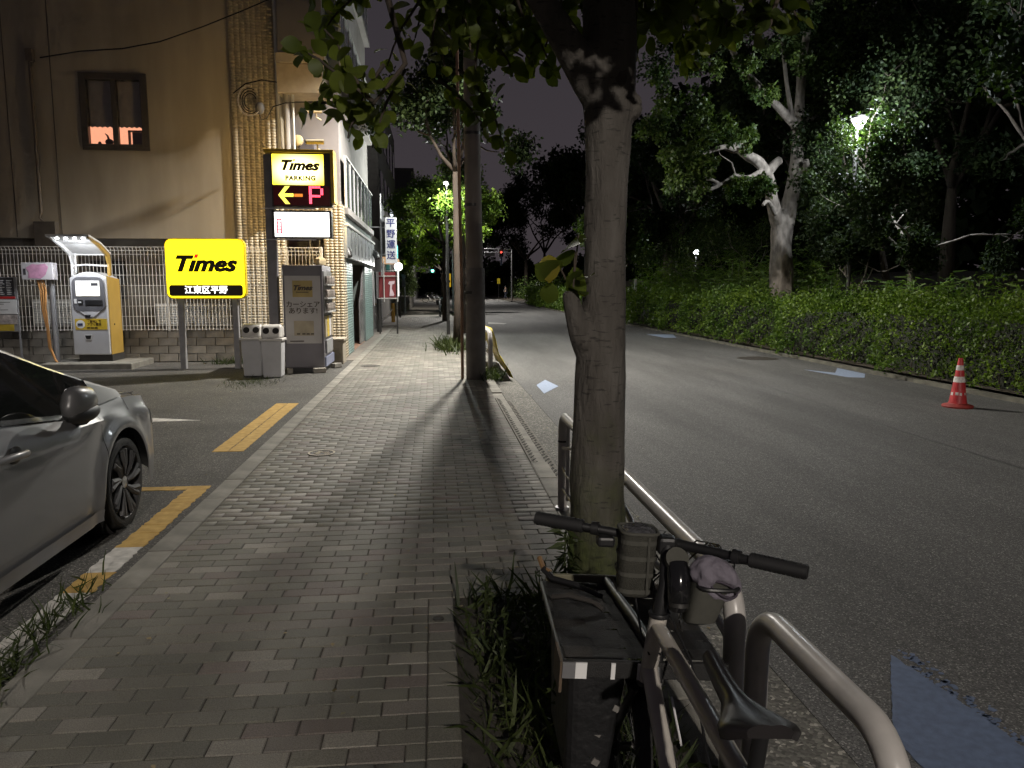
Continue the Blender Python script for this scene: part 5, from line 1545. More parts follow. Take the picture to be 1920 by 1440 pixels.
# street trees along the sidewalk beyond the pole
def street_tree(x, y, h, seed, label, per=110, leaf=.12, r0=.13, lift=2.6, lm=None):
    rg = np.random.default_rng(seed)
    tubes, tips = [], []
    pts = [Vector((x,y,-.05)), Vector((x+.03,y,1.4)), Vector((x-.02,y+.05,lift))]
    tubes.append((pts, [r0*1.2, r0*.92, r0*.62]))
    for k in range(5):
        nd = Vector((math.cos(k*1.26+seed)*.8, math.sin(k*1.26+seed)*.8, .75))
        branchy(rg, pts[-1], nd, h*.22, r0*.5, 3, tubes, tips, .7, .3, .15, .74, (2,3))
    cp = clumps(rg, tips, .42, per)
    return tree_from('street_tree', label, tubes, cp, None, leaf, lm or M_STREET, M_BARKD, seed+1, (x,y,0), group='street trees')
street_tree(.63, 20.6, 5.0, 51, 'street tree just behind the utility pole', r0=.115, per=40, lift=4.6, lm=M_PARK2)  # darkened leaf colour paints this crown as unlit
street_tree(1.1, 28.2, 3.8, 61, 'street tree with leaves lit bright green by the lamp', per=75, lift=3.6)
street_tree(.55, 37.0, 6.0, 71, 'street tree past the shining street lamp', per=60, lift=3.6)
street_tree(.6, 50, 6.5, 81, 'farthest street tree along the sidewalk', per=60, leaf=.16)

# ---------------------------------------------------------------- the near street tree
nt = thing('street_tree', 'nearest street tree with mossy trunk and large leaves overhead', 'tree', (.77, 3.5, 0), group='street trees')
def trunk_mat():
    m = bpy.data.materials.new('near_bark'); m.use_nodes = True
    n, l = m.node_tree.nodes, m.node_tree.links
    p = n['Principled BSDF']; p.inputs['Roughness'].default_value = .9
    tc = n.new('ShaderNodeTexCoord'); sep = n.new('ShaderNodeSeparateXYZ'); l.new(tc.outputs['Object'], sep.inputs[0])
    def noise(s, d=5, vec=None):
        q = n.new('ShaderNodeTexNoise'); q.inputs['Scale'].default_value = s; q.inputs['Detail'].default_value = d
        l.new(vec or tc.outputs['Object'], q.inputs['Vector']); return q
    def ramp(sock, stops):
        q = n.new('ShaderNodeValToRGB'); e = q.color_ramp.elements
        e[0].position, e[0].color = stops[0][0], (*stops[0][1],1); e[1].position, e[1].color = stops[-1][0], (*stops[-1][1],1)
        for a, b in stops[1:-1]:
            z = e.new(a); z.color = (*b,1)
        l.new(sock, q.inputs[0]); return q
    mp = n.new('ShaderNodeMapping'); mp.inputs['Scale'].default_value = (1,1,.3); l.new(tc.outputs['Object'], mp.inputs[0])
    base = ramp(noise(9, 6, mp.outputs[0]).outputs['Fac'], [(.3,(.042,.037,.032)),(.5,(.068,.061,.053)),(.7,(.100,.092,.082))])
    moss = ramp(noise(22, 5).outputs['Fac'], [(.35,(.026,.032,.009)),(.65,(.052,.062,.016))])
    mz = n.new('ShaderNodeMath'); mz.operation = 'MULTIPLY_ADD'; l.new(sep.outputs['Z'], mz.inputs[0]); mz.inputs[1].default_value = -.75
    nm = noise(5, 6); l.new(nm.outputs['Fac'], mz.inputs[2])
    mf = n.new('ShaderNodeMapRange'); mf.inputs['From Min'].default_value = -.18; mf.inputs['From Max'].default_value = .28; l.new(mz.outputs[0], mf.inputs['Value'])
    mx = n.new('ShaderNodeMix'); mx.data_type = 'RGBA'
    l.new(mf.outputs[0], mx.inputs['Factor']); l.new(base.outputs[0], mx.inputs['A']); l.new(moss.outputs[0], mx.inputs['B'])
    mh = n.new('ShaderNodeMapping'); mh.inputs['Scale'].default_value = (.35,.35,1.6); l.new(tc.outputs['Object'], mh.inputs[0])
    pits = noise(48, 3, mh.outputs[0])
    sp = ramp(pits.outputs['Fac'], [(.33,(.22,.22,.22)),(.40,(1,1,1))])
    vo = n.new('ShaderNodeTexVoronoi'); vo.inputs['Scale'].default_value = 60; vo.feature = 'DISTANCE_TO_EDGE'; l.new(mp.outputs[0], vo.inputs['Vector'])
    vr = n.new('ShaderNodeMapRange'); vr.inputs['From Max'].default_value = .12; l.new(vo.outputs['Distance'], vr.inputs['Value'])
    mu = n.new('ShaderNodeMix'); mu.data_type = 'RGBA'; mu.blend_type = 'MULTIPLY'; mu.inputs['Factor'].default_value = .7
    l.new(mx.outputs['Result'], mu.inputs['A']); l.new(sp.outputs[0], mu.inputs['B'])
    l.new(mu.outputs['Result'], p.inputs['Base Color'])
    bp = n.new('ShaderNodeBump'); bp.inputs['Strength'].default_value = 1.0; bp.inputs['Distance'].default_value = .02
    hs = n.new('ShaderNodeMath'); hs.operation = 'MULTIPLY_ADD'; l.new(vr.outputs[0], hs.inputs[0]); hs.inputs[1].default_value = .05
    l.new(noise(26, 8, mp.outputs[0]).outputs['Fac'], hs.inputs[2]); l.new(hs.outputs[0], bp.inputs['Height']); l.new(bp.outputs[0], p.inputs['Normal'])
    return m
M_NB = trunk_mat()
YN = 3.5
tk = MB()
ctrl = []
for px, py, r in ((1120,1240,.165),(1120,1150,.145),(1120,1000,.135),(1119,900,.128),(1124,775,.122),(1128,640,.112),(1133,520,.096),(1136,420,.096),(1138,320,.098),(1140,230,.108),(1142,150,.120),(1143,80,.120),(1140,0,.115),(1138,-90,.108)):
    ctrl.append((at(px,py,YN), r))
pt, rs = smooth_path(ctrl, 6)
rough_tube(tk, pt, rs, 28, .045, 3)
pt, rs = smooth_path([(at(1138,215,YN), .07),(at(1112,160,YN-.02), .085),(at(1082,110,YN-.05), .075),(at(1048,55,YN-.1), .065),(at(1015,0,YN-.15), .058),(at(975,-70,YN-.2), .05)], 5)
rough_tube(tk, pt, rs, 18, .05, 4)
# stub of a cut branch low on the left, and knobs
pt, rs = smooth_path([(at(1112,690,YN), .055),(at(1090,630,YN-.05), .055),(at(1074,575,YN-.09), .042),(at(1068,545,YN-.1), .036)], 4)
rough_tube(tk, pt, rs, 14, .06, 5)
k_ = at(1186,205,YN-.02); tk.blob(k_, (.045,.055,.05), 12, 8, .10, rnd); tk.blob(at(1196,190,YN-.03), (.02,.025,.03), 10, 7, .1, rnd)
k_ = at(1096,640,YN-.09); tk.blob(k_, (.03,.03,.04), 10, 7, .06, rnd)
o = tk.build('trunk', M_NB, nt, smooth='all')
q_ = o.modifiers.new('merge', 'REMESH'); q_.mode = 'VOXEL'; q_.voxel_size = .010; q_.use_smooth_shade = True
q_ = o.modifiers.new('relax', 'SMOOTH'); q_.factor = .5; q_.iterations = 9
k_ = at(1162,143,YN-.108)
MB().blob(k_, (.034,.014,.046), 14, 9, .10, rnd).build('knot', mat('knot_dark', (.040,.033,.028), .9, var=.3, vs=20, bump=.5, bs=60), nt, smooth='all')
# crown: boughs spread above the frame, leafy sprays hang into it
rg = np.random.default_rng(91)
boughs = []; sprays = []
def spray(p, d, L, n_leaf, dens=1.0):
    """a drooping twig with leaves along it"""
    d = Vector(d).normalized(); line = [Vector(p)]
    out = []
    k = 7
    for i in range(k):
        d = (d + Vector(rg.normal(size=3))*.12 + Vector((0,0,-.10))).normalized()
        line.append(line[-1] + d*L/k)
    boughs.append((line, [.009*(1-.7*i/k)+.002 for i in range(k+1)]))
    for q in range(n_leaf):
        t = rg.uniform(.15,1)*k; i = min(int(t), k-1); f = t-i
        b = line[i].lerp(line[i+1], f)
        out.append(b + Vector(rg.normal(size=3))*.03)
    sprays.extend(out)
def bough(a, b, r, seed, n_spray, L=.6, leafn=22):
    rr = np.random.default_rng(seed)
    a, b = Vector(a), Vector(b)
    mid = (a+b)/2 + Vector((0,0,.15*(b-a).length))
    pt, rs = smooth_path([(a,r),(mid,r*.75),(b,r*.35)], 5)
    boughs.append((pt, rs))
    for k in range(n_spray):
        t = .25 + .75*rr.uniform()
        q = pt[min(int(t*len(pt)), len(pt)-1)]
        spray(q, rr.normal(size=3)*.8 + np.array([0,0,-.15]), L*rr.uniform(.6,1.2), int(leafn*rr.uniform(.6,1.3)))
top = at(1138,-80,YN); lt = at(985,-50,YN-.2)
# left boughs over the sidewalk, hanging low in front of the lamp
bough(lt, (-.25, 4.3, 3.25), .045, 1, 12, .6)
bough(lt, (.10, 4.9, 3.15), .04, 2, 12, .6)
bough(lt, (-.75, 3.9, 3.4), .035, 3, 9, .55)
bough(lt, (-.05, 3.6, 3.3), .04, 4, 10, .45)
bough(top, (.45, 4.9, 3.5), .05, 5, 14, .6)
bough(top, (1.25, 4.5, 3.30), .05, 6, 16, .5)
bough(top, (1.75, 4.0, 3.40), .05, 7, 18, .45)
bough(top, (2.2, 3.6, 3.5), .05, 8, 14, .45)
bough(top, (.95, 2.3, 3.2), .05, 9, 26, .45)  # this and the next boughs, out of view, placed to shade the upper trunk
bough(top, (1.25, 2.0, 3.2), .05, 41, 22, .4)
bough(top, (.55, 2.4, 3.15), .04, 42, 22, .35)
bough(top, (.75, 1.9, 3.25), .04, 43, 26, .4)
bough(top, (.3, 2.6, 3.7), .05, 10, 12, .5)
for k in range(12):   # upper crown, above the picture
    a = k*.55
    bough(top+Vector((0,0,.3)), (.77+1.5*math.cos(a), 3.5+1.5*math.sin(a), 4.3+.8*((k*7)%5)/5), .045, 20+k, 10, .6)
# the reaching spray at upper left, and fringe on the right
for (a, b), (c, d), dz, n_ in (((700,190),(545,130),-.2,26), ((690,210),(570,195),.1,22), ((690,180),(590,95),0,14), ((720,120),(640,250),0,22), ((760,130),(690,260),.2,20), ((860,130),(960,250),.5,20), ((880,60),(970,110),.3,18), ((820,150),(900,235),.6,18), ((930,90),(960,140),.2,8)):
    p0, p1 = at(a,b,4.0+dz), at(c,d,4.0+dz)
    spray(p0, (p1-p0)+Vector((0,0,.1)), (p1-p0).length*1.1, n_)
boughs.append(([Vector((-.25,4.3,3.25)), at(760,120,4.1), at(700,195,4.0)], [.02,.014,.008]))
for px in range(1190,1500,24):
    p0 = at(px+rg.uniform(-10,10), -25+rg.uniform(-10,20), 3.7+rg.uniform(-.3,.5))
    spray(p0, (rg.normal()*.4, rg.normal()*.3, -.8), rg.uniform(.14,.26), 16)
pts = np.array([tuple(q) for q in sprays], dtype=np.float32)
# keep the lamp's line of sight only thinly veiled, as in the street
o = leaves('crown', pts, .085, M_NEAR, nt, np.random.default_rng(92), droop=.9, up=.25, tmpl=LEAF_B, smooth=True)
bt = MB()
for p_, r_ in boughs: bt.tube(p_, r_, 8 if r_[0] > .02 else 5)
bt.build('boughs', M_BARKD, nt, smooth='all')
# big leaves on the stub shoot
lp = [at(a,b,YN-.12+c) for a, b, c in ((1082,520,0),(1075,500,.02),(1078,470,0),(1062,520,-.03),(1050,508,0),(1070,535,-.04),(1085,440,.02),(1035,530,.03))]
rg2 = np.random.default_rng(93)
leaves('shoot_leaves', np.array([tuple(q) for q in lp], dtype=np.float32), .13, M_NEAR, nt, rg2, droop=.8, up=-.2, tmpl=LEAF_B, axis=np.array([0,-.3,-.2]), smooth=True)
yl = leaves('yellow_leaf', np.array([tuple(at(1030,478,YN-.14))], dtype=np.float32), .10, leafmat('yellowing_leaf', (.20,.17,.02), (.22,.19,.025), .45, .4), nt, rg2, droop=1.2, up=0, tmpl=LEAF_B, jitter=.3, smooth=True)
for a, b in (((1075,545),(1078,470)),((1072,548),(1052,505)),((1074,546),(1085,440))):
    T([at(a[0],a[1],YN-.1), at(b[0],b[1],YN-.12)], .004, 5).build('twig', M_BARKD, nt)

# ---------------------------------------------------------------- weeds
def weeds(name, label, pts, h, seed, loc, spread=.6):
    rg = np.random.default_rng(seed)
    r = thing(name, label, 'weeds', loc); r['kind'] = 'stuff'
    n = len(pts)
    ax = rg.normal(size=(n,3))*spread; ax[:,2] = 1.0
    leaves('blades', np.asarray(pts, dtype=np.float32), h, M_WEED, r, rg, tmpl=BLADE, axis=ax*2, jitter=.4)
    return r
rg = np.random.default_rng(77)
n = 6500
xx = .10 + rg.beta(1.5,1.4,n)*.77; yy = .9 + rg.uniform(0,1,n)*3.0
keep = (np.sin(xx*9+yy*4)+np.sin(yy*7.3-xx*5) + rg.normal(size=n)*.9 > -.9)
xx, yy = xx[keep], yy[keep]
h = np.where(rg.uniform(0,1,len(xx)) < .12, .22, .085)
w_ = weeds('weeds', 'tangled weeds growing in the tree pit under the bicycle', np.stack([xx,yy,np.full(len(xx),-.03)],1), h, 78, (.5,2.4,0), .9)
# leafy stems among them
pts = []; st = MB()
for k in range(55):
    p = Vector((.15+rg.uniform()*.7, 1.2+rg.uniform()*2.6, -.02)); d = Vector((rg.normal()*.3, rg.normal()*.3, 1)).normalized()
    L = rg.uniform(.15,.42); line = [p.copy()]
    for q in range(7):
        d = (d+Vector(rg.normal(size=3))*.1).normalized(); p = p+d*L/7; line.append(p.copy())
        for m_ in range(4): pts.append(p.copy())
    st.tube(line, .003, 4)
leaves('stem_leaves', np.array([tuple(q) for q in pts], dtype=np.float32), .034, M_WEED, w_, rg, tmpl=(LEAF_S[0]*np.array([.55,1,1],dtype=np.float32), LEAF_S[1]))
st.build('stems', M_WEED, w_)
# taller plant left of the trunk
pts = []; line = [at(1065,1100,3.3), at(1058,1050,3.3), at(1062,985,3.3)]
for t in np.linspace(0,1,60):
    p = line[0].lerp(line[2], t); pts.append(p)
wp = thing('weed_plant', 'single tall leafy weed beside the mossy trunk', 'weeds', line[0])
leaves('foliage', np.array([tuple(q) for q in pts], dtype=np.float32), .09, M_WEED, wp, rg, tmpl=(LEAF_S[0]*np.array([.4,1,1],dtype=np.float32), LEAF_S[1]), droop=.2)
T([Vector((line[0].x,line[0].y,-.03))]+line, .004, 5).build('stem', M_WEED, wp)
n = 420
xx = -1.87 + rg.normal(size=n)*.07; yy = 2.6 + rg.beta(1.2,2.2,n)*1.9
weeds('weeds', 'grass tufts along the worn white parking line', np.stack([xx,yy,np.full(n,-.02)],1), .13, 79, (-1.87,3.3,0), .9)
n = 260
weeds('weeds', 'grass clump at the foot of the far guard rail', np.stack([1.03+rg.normal(size=n)*.10, 13.7+rg.normal(size=n)*.25, np.zeros(n)],1), .22, 80, (1.03,13.7,0), .9)
n = 500
weeds('weeds', 'grass round the street tree base behind the pole', np.stack([.42+rg.normal(size=n)*.18, 20.3+rg.normal(size=n)*.6, np.zeros(n)],1), .35, 81, (.42,20.3,0), .9)
n = 300
weeds('weeds', 'sparse grass patch beside the recycling bins', np.stack([-3.1+rg.normal(size=n)*.22, 13.4+rg.normal(size=n)*.4, np.full(n,-.02)],1), .09, 82, (-3.1,13.4,0), .9)
n = 200
weeds('weeds', 'dry weeds at the wall foot between the sign posts', np.stack([-4.3+rg.normal(size=n)*.3, 16.9+rg.normal(size=n)*.15, np.full(n,-.02)],1), .18, 83, (-4.3,16.9,0), .9)
# leaf litter
n = 260
xx = np.concatenate([rg.uniform(-1.5,.85,90), rg.uniform(-6,-1.9,70), rg.uniform(1.1,1.5,100)]); yy = np.concatenate([2.5+rg.uniform(0,1,90)**1.5*16, rg.uniform(6,16,70), rg.uniform(2,20,100)])
zz = np.concatenate([np.full(90,.004), np.full(70,-.006), np.full(100,-.078)])
lit = leaves('leaf_litter', np.stack([xx,yy,zz],1).astype(np.float32), .03, leafmat('dry_leaf', (.16,.12,.07), (.34,.30,.22), .8, .1), None, rg, up=5, flat=True)
tag(lit, 'scattered dry leaf scraps on the ground', 'litter', kind='stuff')

# ================================================================== NEAR OBJECTS
# traffic cone
c = ag(1795,763)
cn = thing('traffic_cone', 'red traffic cone with worn white bands by the hedge', 'cone', (c[0], c[1], RZ))
cx, cyy = c[0], c[1]
M_CONE = mat('cone_red', (.42,.030,.035), .5, var=.25, vs=9)
M_CONEW = mat('cone_white', (.58,.55,.52), .6, var=.3, vs=25)
def cr(z): return .125 - (.125-.028)*z/.70
MB().lathe([(.20,0),(.205,.02),(.19,.035),(.14,.045),(.125,.06)], (cx,cyy,RZ), 28).build('base', mat('cone_base', (.24,.03,.025), .6, var=.3, vs=9), cn, smooth=True)
zb_ = [(0.05,.17,0),(.17,.225,2),(.225,.36,0),(.36,.44,1),(.44,.53,0),(.53,.60,1),(.60,.70,0)]
for z0, z1, k in zb_:
    if k == 2:
        MB().lathe([(cr(z0),z0),(cr(z1),z1)], (cx,cyy,RZ), 28, caps=False).build('band', M_CONE, cn, smooth=True)
        for q in range(9):
            a0 = q*.7+rnd.uniform(0,.2); a1 = a0+rnd.uniform(.25,.5)
            zz0, zz1 = z0+rnd.uniform(0,.02), z1-rnd.uniform(0,.02)
            rr = [[(cx+(cr(z)+.0015)*math.cos(a), cyy+(cr(z)+.0015)*math.sin(a), RZ+z) for a in np.linspace(a0,a1,5)] for z in (zz0,zz1)]
            MB().grid(rr).build('band_remnant', M_CONEW, cn)
    else:
        MB().lathe([(cr(z0)+(.0015 if k else 0),z0),(cr(z1)+(.0015 if k else 0),z1)], (cx,cyy,RZ), 28, caps=(z1 == .70)).build('band', M_CONEW if k else M_CONE, cn, smooth=True)

# guard rails by the tree
def hoop(name, label, y0, y1, x=.93, h=.70, r=.034, infill=True):
    g = thing(name, label, 'guard rail', (x, (y0+y1)/2, 0), group='white pipe guard rails at the kerb')
    def bend(yc, s):
        rb = .13
        return [(x, yc + s*rb*(1-math.cos(a)), h - rb + rb*math.sin(a)) for a in np.linspace(0, math.pi/2, 8)]
    far = bend(y1, -1); near_ = bend(y0, 1)
    path = [(x,y1,-.05),(x,y1,.3)] + far + near_[::-1] + [(x,y0,.3),(x,y0,-.05)]
    T(path, r, 20).build('hoop', M_WHITEPIPE, g, smooth=True)
    for yy in (y0, y1):
        T([(x,yy,-.01),(x,yy,.012)], r+.018, 18).build('base_collar', M_GALV, g, smooth=True)
        if infill and yy == y1: T([(x,yy,.50),(x,yy,.515)], r+.002, 18).build('band', M_BLACK, g, smooth=True)
    if infill:
        for z, amp, ph in ((.50,.045,0),(.34,.045,1.5),(.16,.0,0)):
            T([(x, y, z+amp*math.sin((y-y0)*5.2+ph)) for y in np.linspace(y0+.02, y1-.02, 60)], .014, 10).build('infill_bar', M_WHITEPIPE, g, smooth=True)
        for yy in (y1-.22, y0+.5, (y0+y1)/2):
            T([(x,yy,.12),(x,yy,h-.02)], .013, 10).build('infill_post', M_WHITEPIPE, g, smooth=True)
    return g
hoop('guard_rail', 'white pipe guard rail running behind the mossy tree trunk', 2.22, 5.47)
hoop('guard_rail', 'white pipe guard rail hoop in the foreground beside the saddle', 1.36, 2.05, infill=False)

# ---------------------------------------------------------------- car
M_CAR = mat('silver_car_paint', (.19,.19,.196), .38, metal=.3, var=.03, vs=2, coat=.8)
M_CARGLASS = mat('car_glass', (.012,.013,.013), .04, var=0, spec=.6)
M_TRIM = mat('black_trim', (.012,.012,.012), .5, var=.1)
M_CHROME = mat('chrome_trim', (.5,.5,.5), .15, metal=1.0, var=0)
car = thing('parked_car', 'silver hatchback parked in the lot at the left edge', 'car', (-2.93, 4.2, 0))
XC, HWD = -2.93, .85
def ss(a, b, t):
    t = min(1, max(0, (t-a)/(b-a))); return t*t*(3-2*t)
def lin(y, pts):
    for (a, b), (c_, d) in zip(pts[:-1], pts[1:]):
        if a <= y <= c_: return b + (d-b)*(y-a)/(c_-a)
    return pts[0][1] if y < pts[0][0] else pts[-1][1]
NOSE = 6.32
def hw(y): return HWD - (.36*max(0, (y-5.72)/(NOSE-5.72))**2.4) - .22*max(0, (2.6-y)/.6)**2
def ztop(y): return lin(y, [(2.0,1.28),(2.5,1.47),(3.0,1.50),(3.55,1.50),(3.95,1.455),(4.4,1.325),(5.5,.925),(5.62,.905),(6.0,.865),(6.15,.82),(6.25,.74),(6.32,.62)])
def zcrease(y): return lin(y, [(2.0,.86),(3.9,.825),(5.0,.79),(5.8,.735),(6.32,.60)])
def zbelt(y): return lin(y, [(2.0,1.06),(3.9,.965),(4.8,.83+.03),(5.5,.87),(5.62,.865),(6.0,.82),(6.2,.755),(6.32,.615)])
WHEELS = (5.33, 2.75)
def zlow(y):
    z = .20 if y < 5.9 else lin(y, [(5.9,.20),(6.32,.26)])
    for wy in WHEELS:
        d = .365**2 - (y-wy)**2
        if d > 0: z = max(z, .32 + math.sqrt(d)*(1.0))
    return z
def sidepts(y):
    """right-hand section, from sill to centre line"""
    h, z0, zc, zb, zt = hw(y), zlow(y), zcrease(y), zbelt(y), ztop(y)
    z0 = min(z0, zc-.02)
    out = []
    for k in range(9):
        t = k/8; z = z0 + (zc-z0)*t
        bulge = -.035*max(0, (.40-z)/.2)**1.5*.5 - .012*max(0, (z-.55)/.25)**2
        for wy in WHEELS:   # wheel arch flare
            q = math.hypot(y-wy, z-.32)
            bulge += .018*math.exp(-((q-.39)/.045)**2) - .012*math.exp(-((q-.49)/.05)**2)
        out.append((h+bulge, z))
    for k in (1,2,3):
        t = k/3
        out.append((h-.012-.058*t**.8, zc + (zb-zc)*t))
    x, z = out[-1]
    cab = max(0.0, zt - zb)
    zr = zb + cab*.90
    xr = x - .40*(zr-zb) - .02
    if y > 5.5: zr = zb + cab*.35; xr = x - .10
    for k in (1,2,3):
        t = k/3; out.append((x + (xr-x)*t, zb + (zr-zb)*t))
    for k in range(1,8):
        a = k/7*math.pi/2
        out.append((xr*math.cos(a), zr + (zt-zr)*math.sin(a)**.8))
    return out
ys_ = sorted(set([2.0+.06*k for k in range(73)] + [NOSE] + [wy+.365*math.cos(a) for wy in WHEELS for a in np.linspace(0.02, math.pi-.02, 40)] + [5.5, 5.62]))
rows = []
for y in ys_:
    s = sidepts(y)
    rows.append([(XC+x, y, z) for x, z in s] + [(XC-x, y, z) for x, z in s[-2::-1]])
body = MB().grid(rows)
for row in (rows[0], rows[-1]):
    body.add(row, [tuple(range(len(row)))])
body.build('body', M_CAR, car, smooth=True)
def sheet(name, y0, y1, fn, m, ny=40, nz=8, off=.004, par=None, offz=0):
    """panel that follows the right-hand side; fn(y) -> (zlo, zhi)"""
    rr = []
    for i in range(ny+1):
        y = y0 + (y1-y0)*i/ny
        s = sidepts(y); lo, hi = fn(y)
        line = []
        for j in range(nz+1):
            z = lo + (hi-lo)*j/nz
            xx = s[0][0]
            for (xa, za), (xb, zb) in zip(s[:-1], s[1:]):
                if za <= z <= zb and zb > za:
                    xx = xa + (xb-xa)*(z-za)/(zb-za); break
            line.append((XC+xx+off, y, z+offz))
        rr.append(line)
    return MB().grid(rr).build(name, m, par or car, smooth='all')
def zrail(y): return zbelt(y) + max(0, ztop(y)-zbelt(y))*.90
sheet('side_window', 2.4, 5.16, lambda y: (zbelt(y)+.012, max(zbelt(y)+.014, zrail(y)-.012)), M_CARGLASS, off=.005)
sheet('quarter_trim', 5.12, 5.49, lambda y: (zbelt(y)+.006, zbelt(y)+max(.012,(ztop(y)-zbelt(y))*.96)), M_TRIM, ny=14, off=.007, offz=.007)
sheet('belt_moulding', 2.4, 4.92, lambda y: (zbelt(y)-.012, zbelt(y)+.014), M_CHROME, nz=2, off=.010)
sheet('door_pillar', 3.55, 3.62, lambda y: (zbelt(y)+.012, zrail(y)-.01), M_TRIM, ny=2, off=.007)
for y0 in (5.02, 3.52):
    rr = sheet('door_gap', y0, y0+.006, lambda y: (.26, zcrease(y)+.05 if y0 > 4 else zbelt(y)), mat('gap_black', (.006,.006,.006), .8, var=0), ny=1, nz=14, off=.002)
sheet('sill_skirt', 3.15, 4.92, lambda y: (.17, .245), mat('skirt_grey', (.24,.24,.25), .35, metal=.4, var=.05), nz=3, off=.018)
sheet('fender_gap', 5.50, 5.508, lambda y: (zcrease(y)+.03, zbelt(y)+.03), MATS['gap_black'], ny=1, nz=6, off=.002)
# windscreen and bonnet shut line
rr = []
for i in range(25):
    y = 4.38 + (5.46-4.38)*i/24
    s = sidepts(y)[14:]
    xs = [q for q in s[1:]]
    line = [(XC+x*.965, y+.002, z+.006) for x, z in xs] + [(XC-x*.965, y+.002, z+.006) for x, z in xs[-2::-1]]
    rr.append(line)
MB().grid(rr).build('windscreen', M_CARGLASS, car, smooth='all')
T([(XC+.70,5.52,.905),(XC+.3,5.60,.93),(XC-.3,5.60,.93),(XC-.70,5.52,.905)], .012, 6).build('cowl_trim', M_TRIM, car)
T([(XC+.62,5.52,.918),(XC+.1,5.50,.945)], .009, 6).build('wiper', M_TRIM, car)
T([(XC+hw(y)-.115-.02*(y-5.5), y, lin(y, [(5.5,.888),(6.0,.842),(6.15,.80)])+.004) for y in np.linspace(5.55,6.15,8)], .004, 5).build('bonnet_gap', MATS['gap_black'], car)
sheet('headlight', 5.86, 6.26, lambda y: (zcrease(y)-.09, zcrease(y)+.03), mat('lamp_lens', (.20,.21,.22), .06, var=.3, vs=12, coat=1), ny=10, off=.004)
# wheels
def wheel(y, side=1):
    X = XC + side*.845
    w = thing_part('wheel', car, M_RUBBER, MB().lathe([(.235,-.19),(.285,-.195),(.312,-.16),(.315,-.10),(.312,-.04),(.30,-.008),(.28,.0),(.245,-.006),(.235,-.02)], (X,y,.315), 40, 'X', caps=False))
    rm = MB().lathe([(.235,-.012),(.242,-.002),(.23,-.02),(.215,-.055),(.10,-.045),(.06,-.03),(.001,-.026)], (X,y,.315), 40, 'X', caps=False).build('rim', mat('rim_dark', (.035,.035,.037), .6, metal=.0, var=.1), w, smooth=True)
    sp = MB()
    for k in range(9):
        a = k*2*math.pi/9
        for da, dr in ((-.10, .0), (.10, .0)):
            p0 = (X-.024, y+.055*math.cos(a), .315+.055*math.sin(a)); p1 = (X-.010, y+.228*math.cos(a+da+.22), .315+.228*math.sin(a+da+.22))
            pm = (X-.012, y+.13*math.cos(a+da*.5+.08), .315+.13*math.sin(a+da*.5+.08))
            sp.tube([p0,pm,p1], [.016,.019,.021], 6)
    sp.build('spokes', mat('spoke_grey', (.05,.05,.052), .6, metal=.0, var=.1), rm, smooth=True)
    MB().lathe([(.045,-.03),(.042,-.012),(.001,-.008)], (X,y,.315), 20, 'X', caps=False).build('hub_cap', M_CHROME, rm, smooth=True)
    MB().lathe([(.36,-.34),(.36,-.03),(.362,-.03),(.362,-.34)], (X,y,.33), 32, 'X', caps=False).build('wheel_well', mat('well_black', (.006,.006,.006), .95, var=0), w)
def thing_part(name, parent, m, mb): return mb.build(name, m, parent, smooth=True)
for yy in WHEELS: wheel(yy)
for yy in WHEELS:
    MB().lathe([(.205,.19),(.285,.195),(.312,.16),(.315,.05),(.285,.0),(.205,.02)], (XC-.845,yy,.315), 24, 'X').build('wheel', M_RUBBER, car, smooth=True)
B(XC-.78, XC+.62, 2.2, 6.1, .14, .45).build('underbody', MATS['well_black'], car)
# door mirror
mr_ = MB().blob((-2.0, 4.53, .985), (.075,.165,.088), 20, 14)
for i, p in enumerate(mr_.v):
    x, y, z = p
    u, w = (y-4.53)/.165, (z-.985)/.088
    k = (abs(u)**3+abs(w)**3)**(1/3); q = math.hypot(u, w); k = q/k if k > 1e-6 else 1
    mr_.v[i] = (x, 4.53+.165*u*k*(1-.10*(w*k>0)), .985+.088*w*k*(1-.18*u*k))
mm = mr_.build('door_mirror', mat('mirror_grey', (.11,.11,.113), .38, metal=.3, var=.03, coat=.6), car, smooth='all')
T([(-2.12,4.74,.855),(-2.06,4.69,.87),(-2.01,4.63,.90)], [.05,.05,.045], 10).build('mirror_foot', M_TRIM, mm, smooth=True)
MB().blob((-1.998,4.545,.918),(.079,.163,.058),18,10).build('mirror_lower_shell', M_TRIM, mm, smooth='all')
# door handle
xh = XC+HWD
hc = MB().blob((xh-.004,3.99,.795),(.012,.065,.045),14,8).build('handle_recess', M_TRIM, car, smooth='all')
T([(xh+.012,3.80,.797),(xh+.035,3.88,.803),(xh+.035,4.02,.797),(xh+.01,4.09,.787)], [.017,.02,.02,.014], 12).build('door_handle', M_CAR, car, smooth=True)

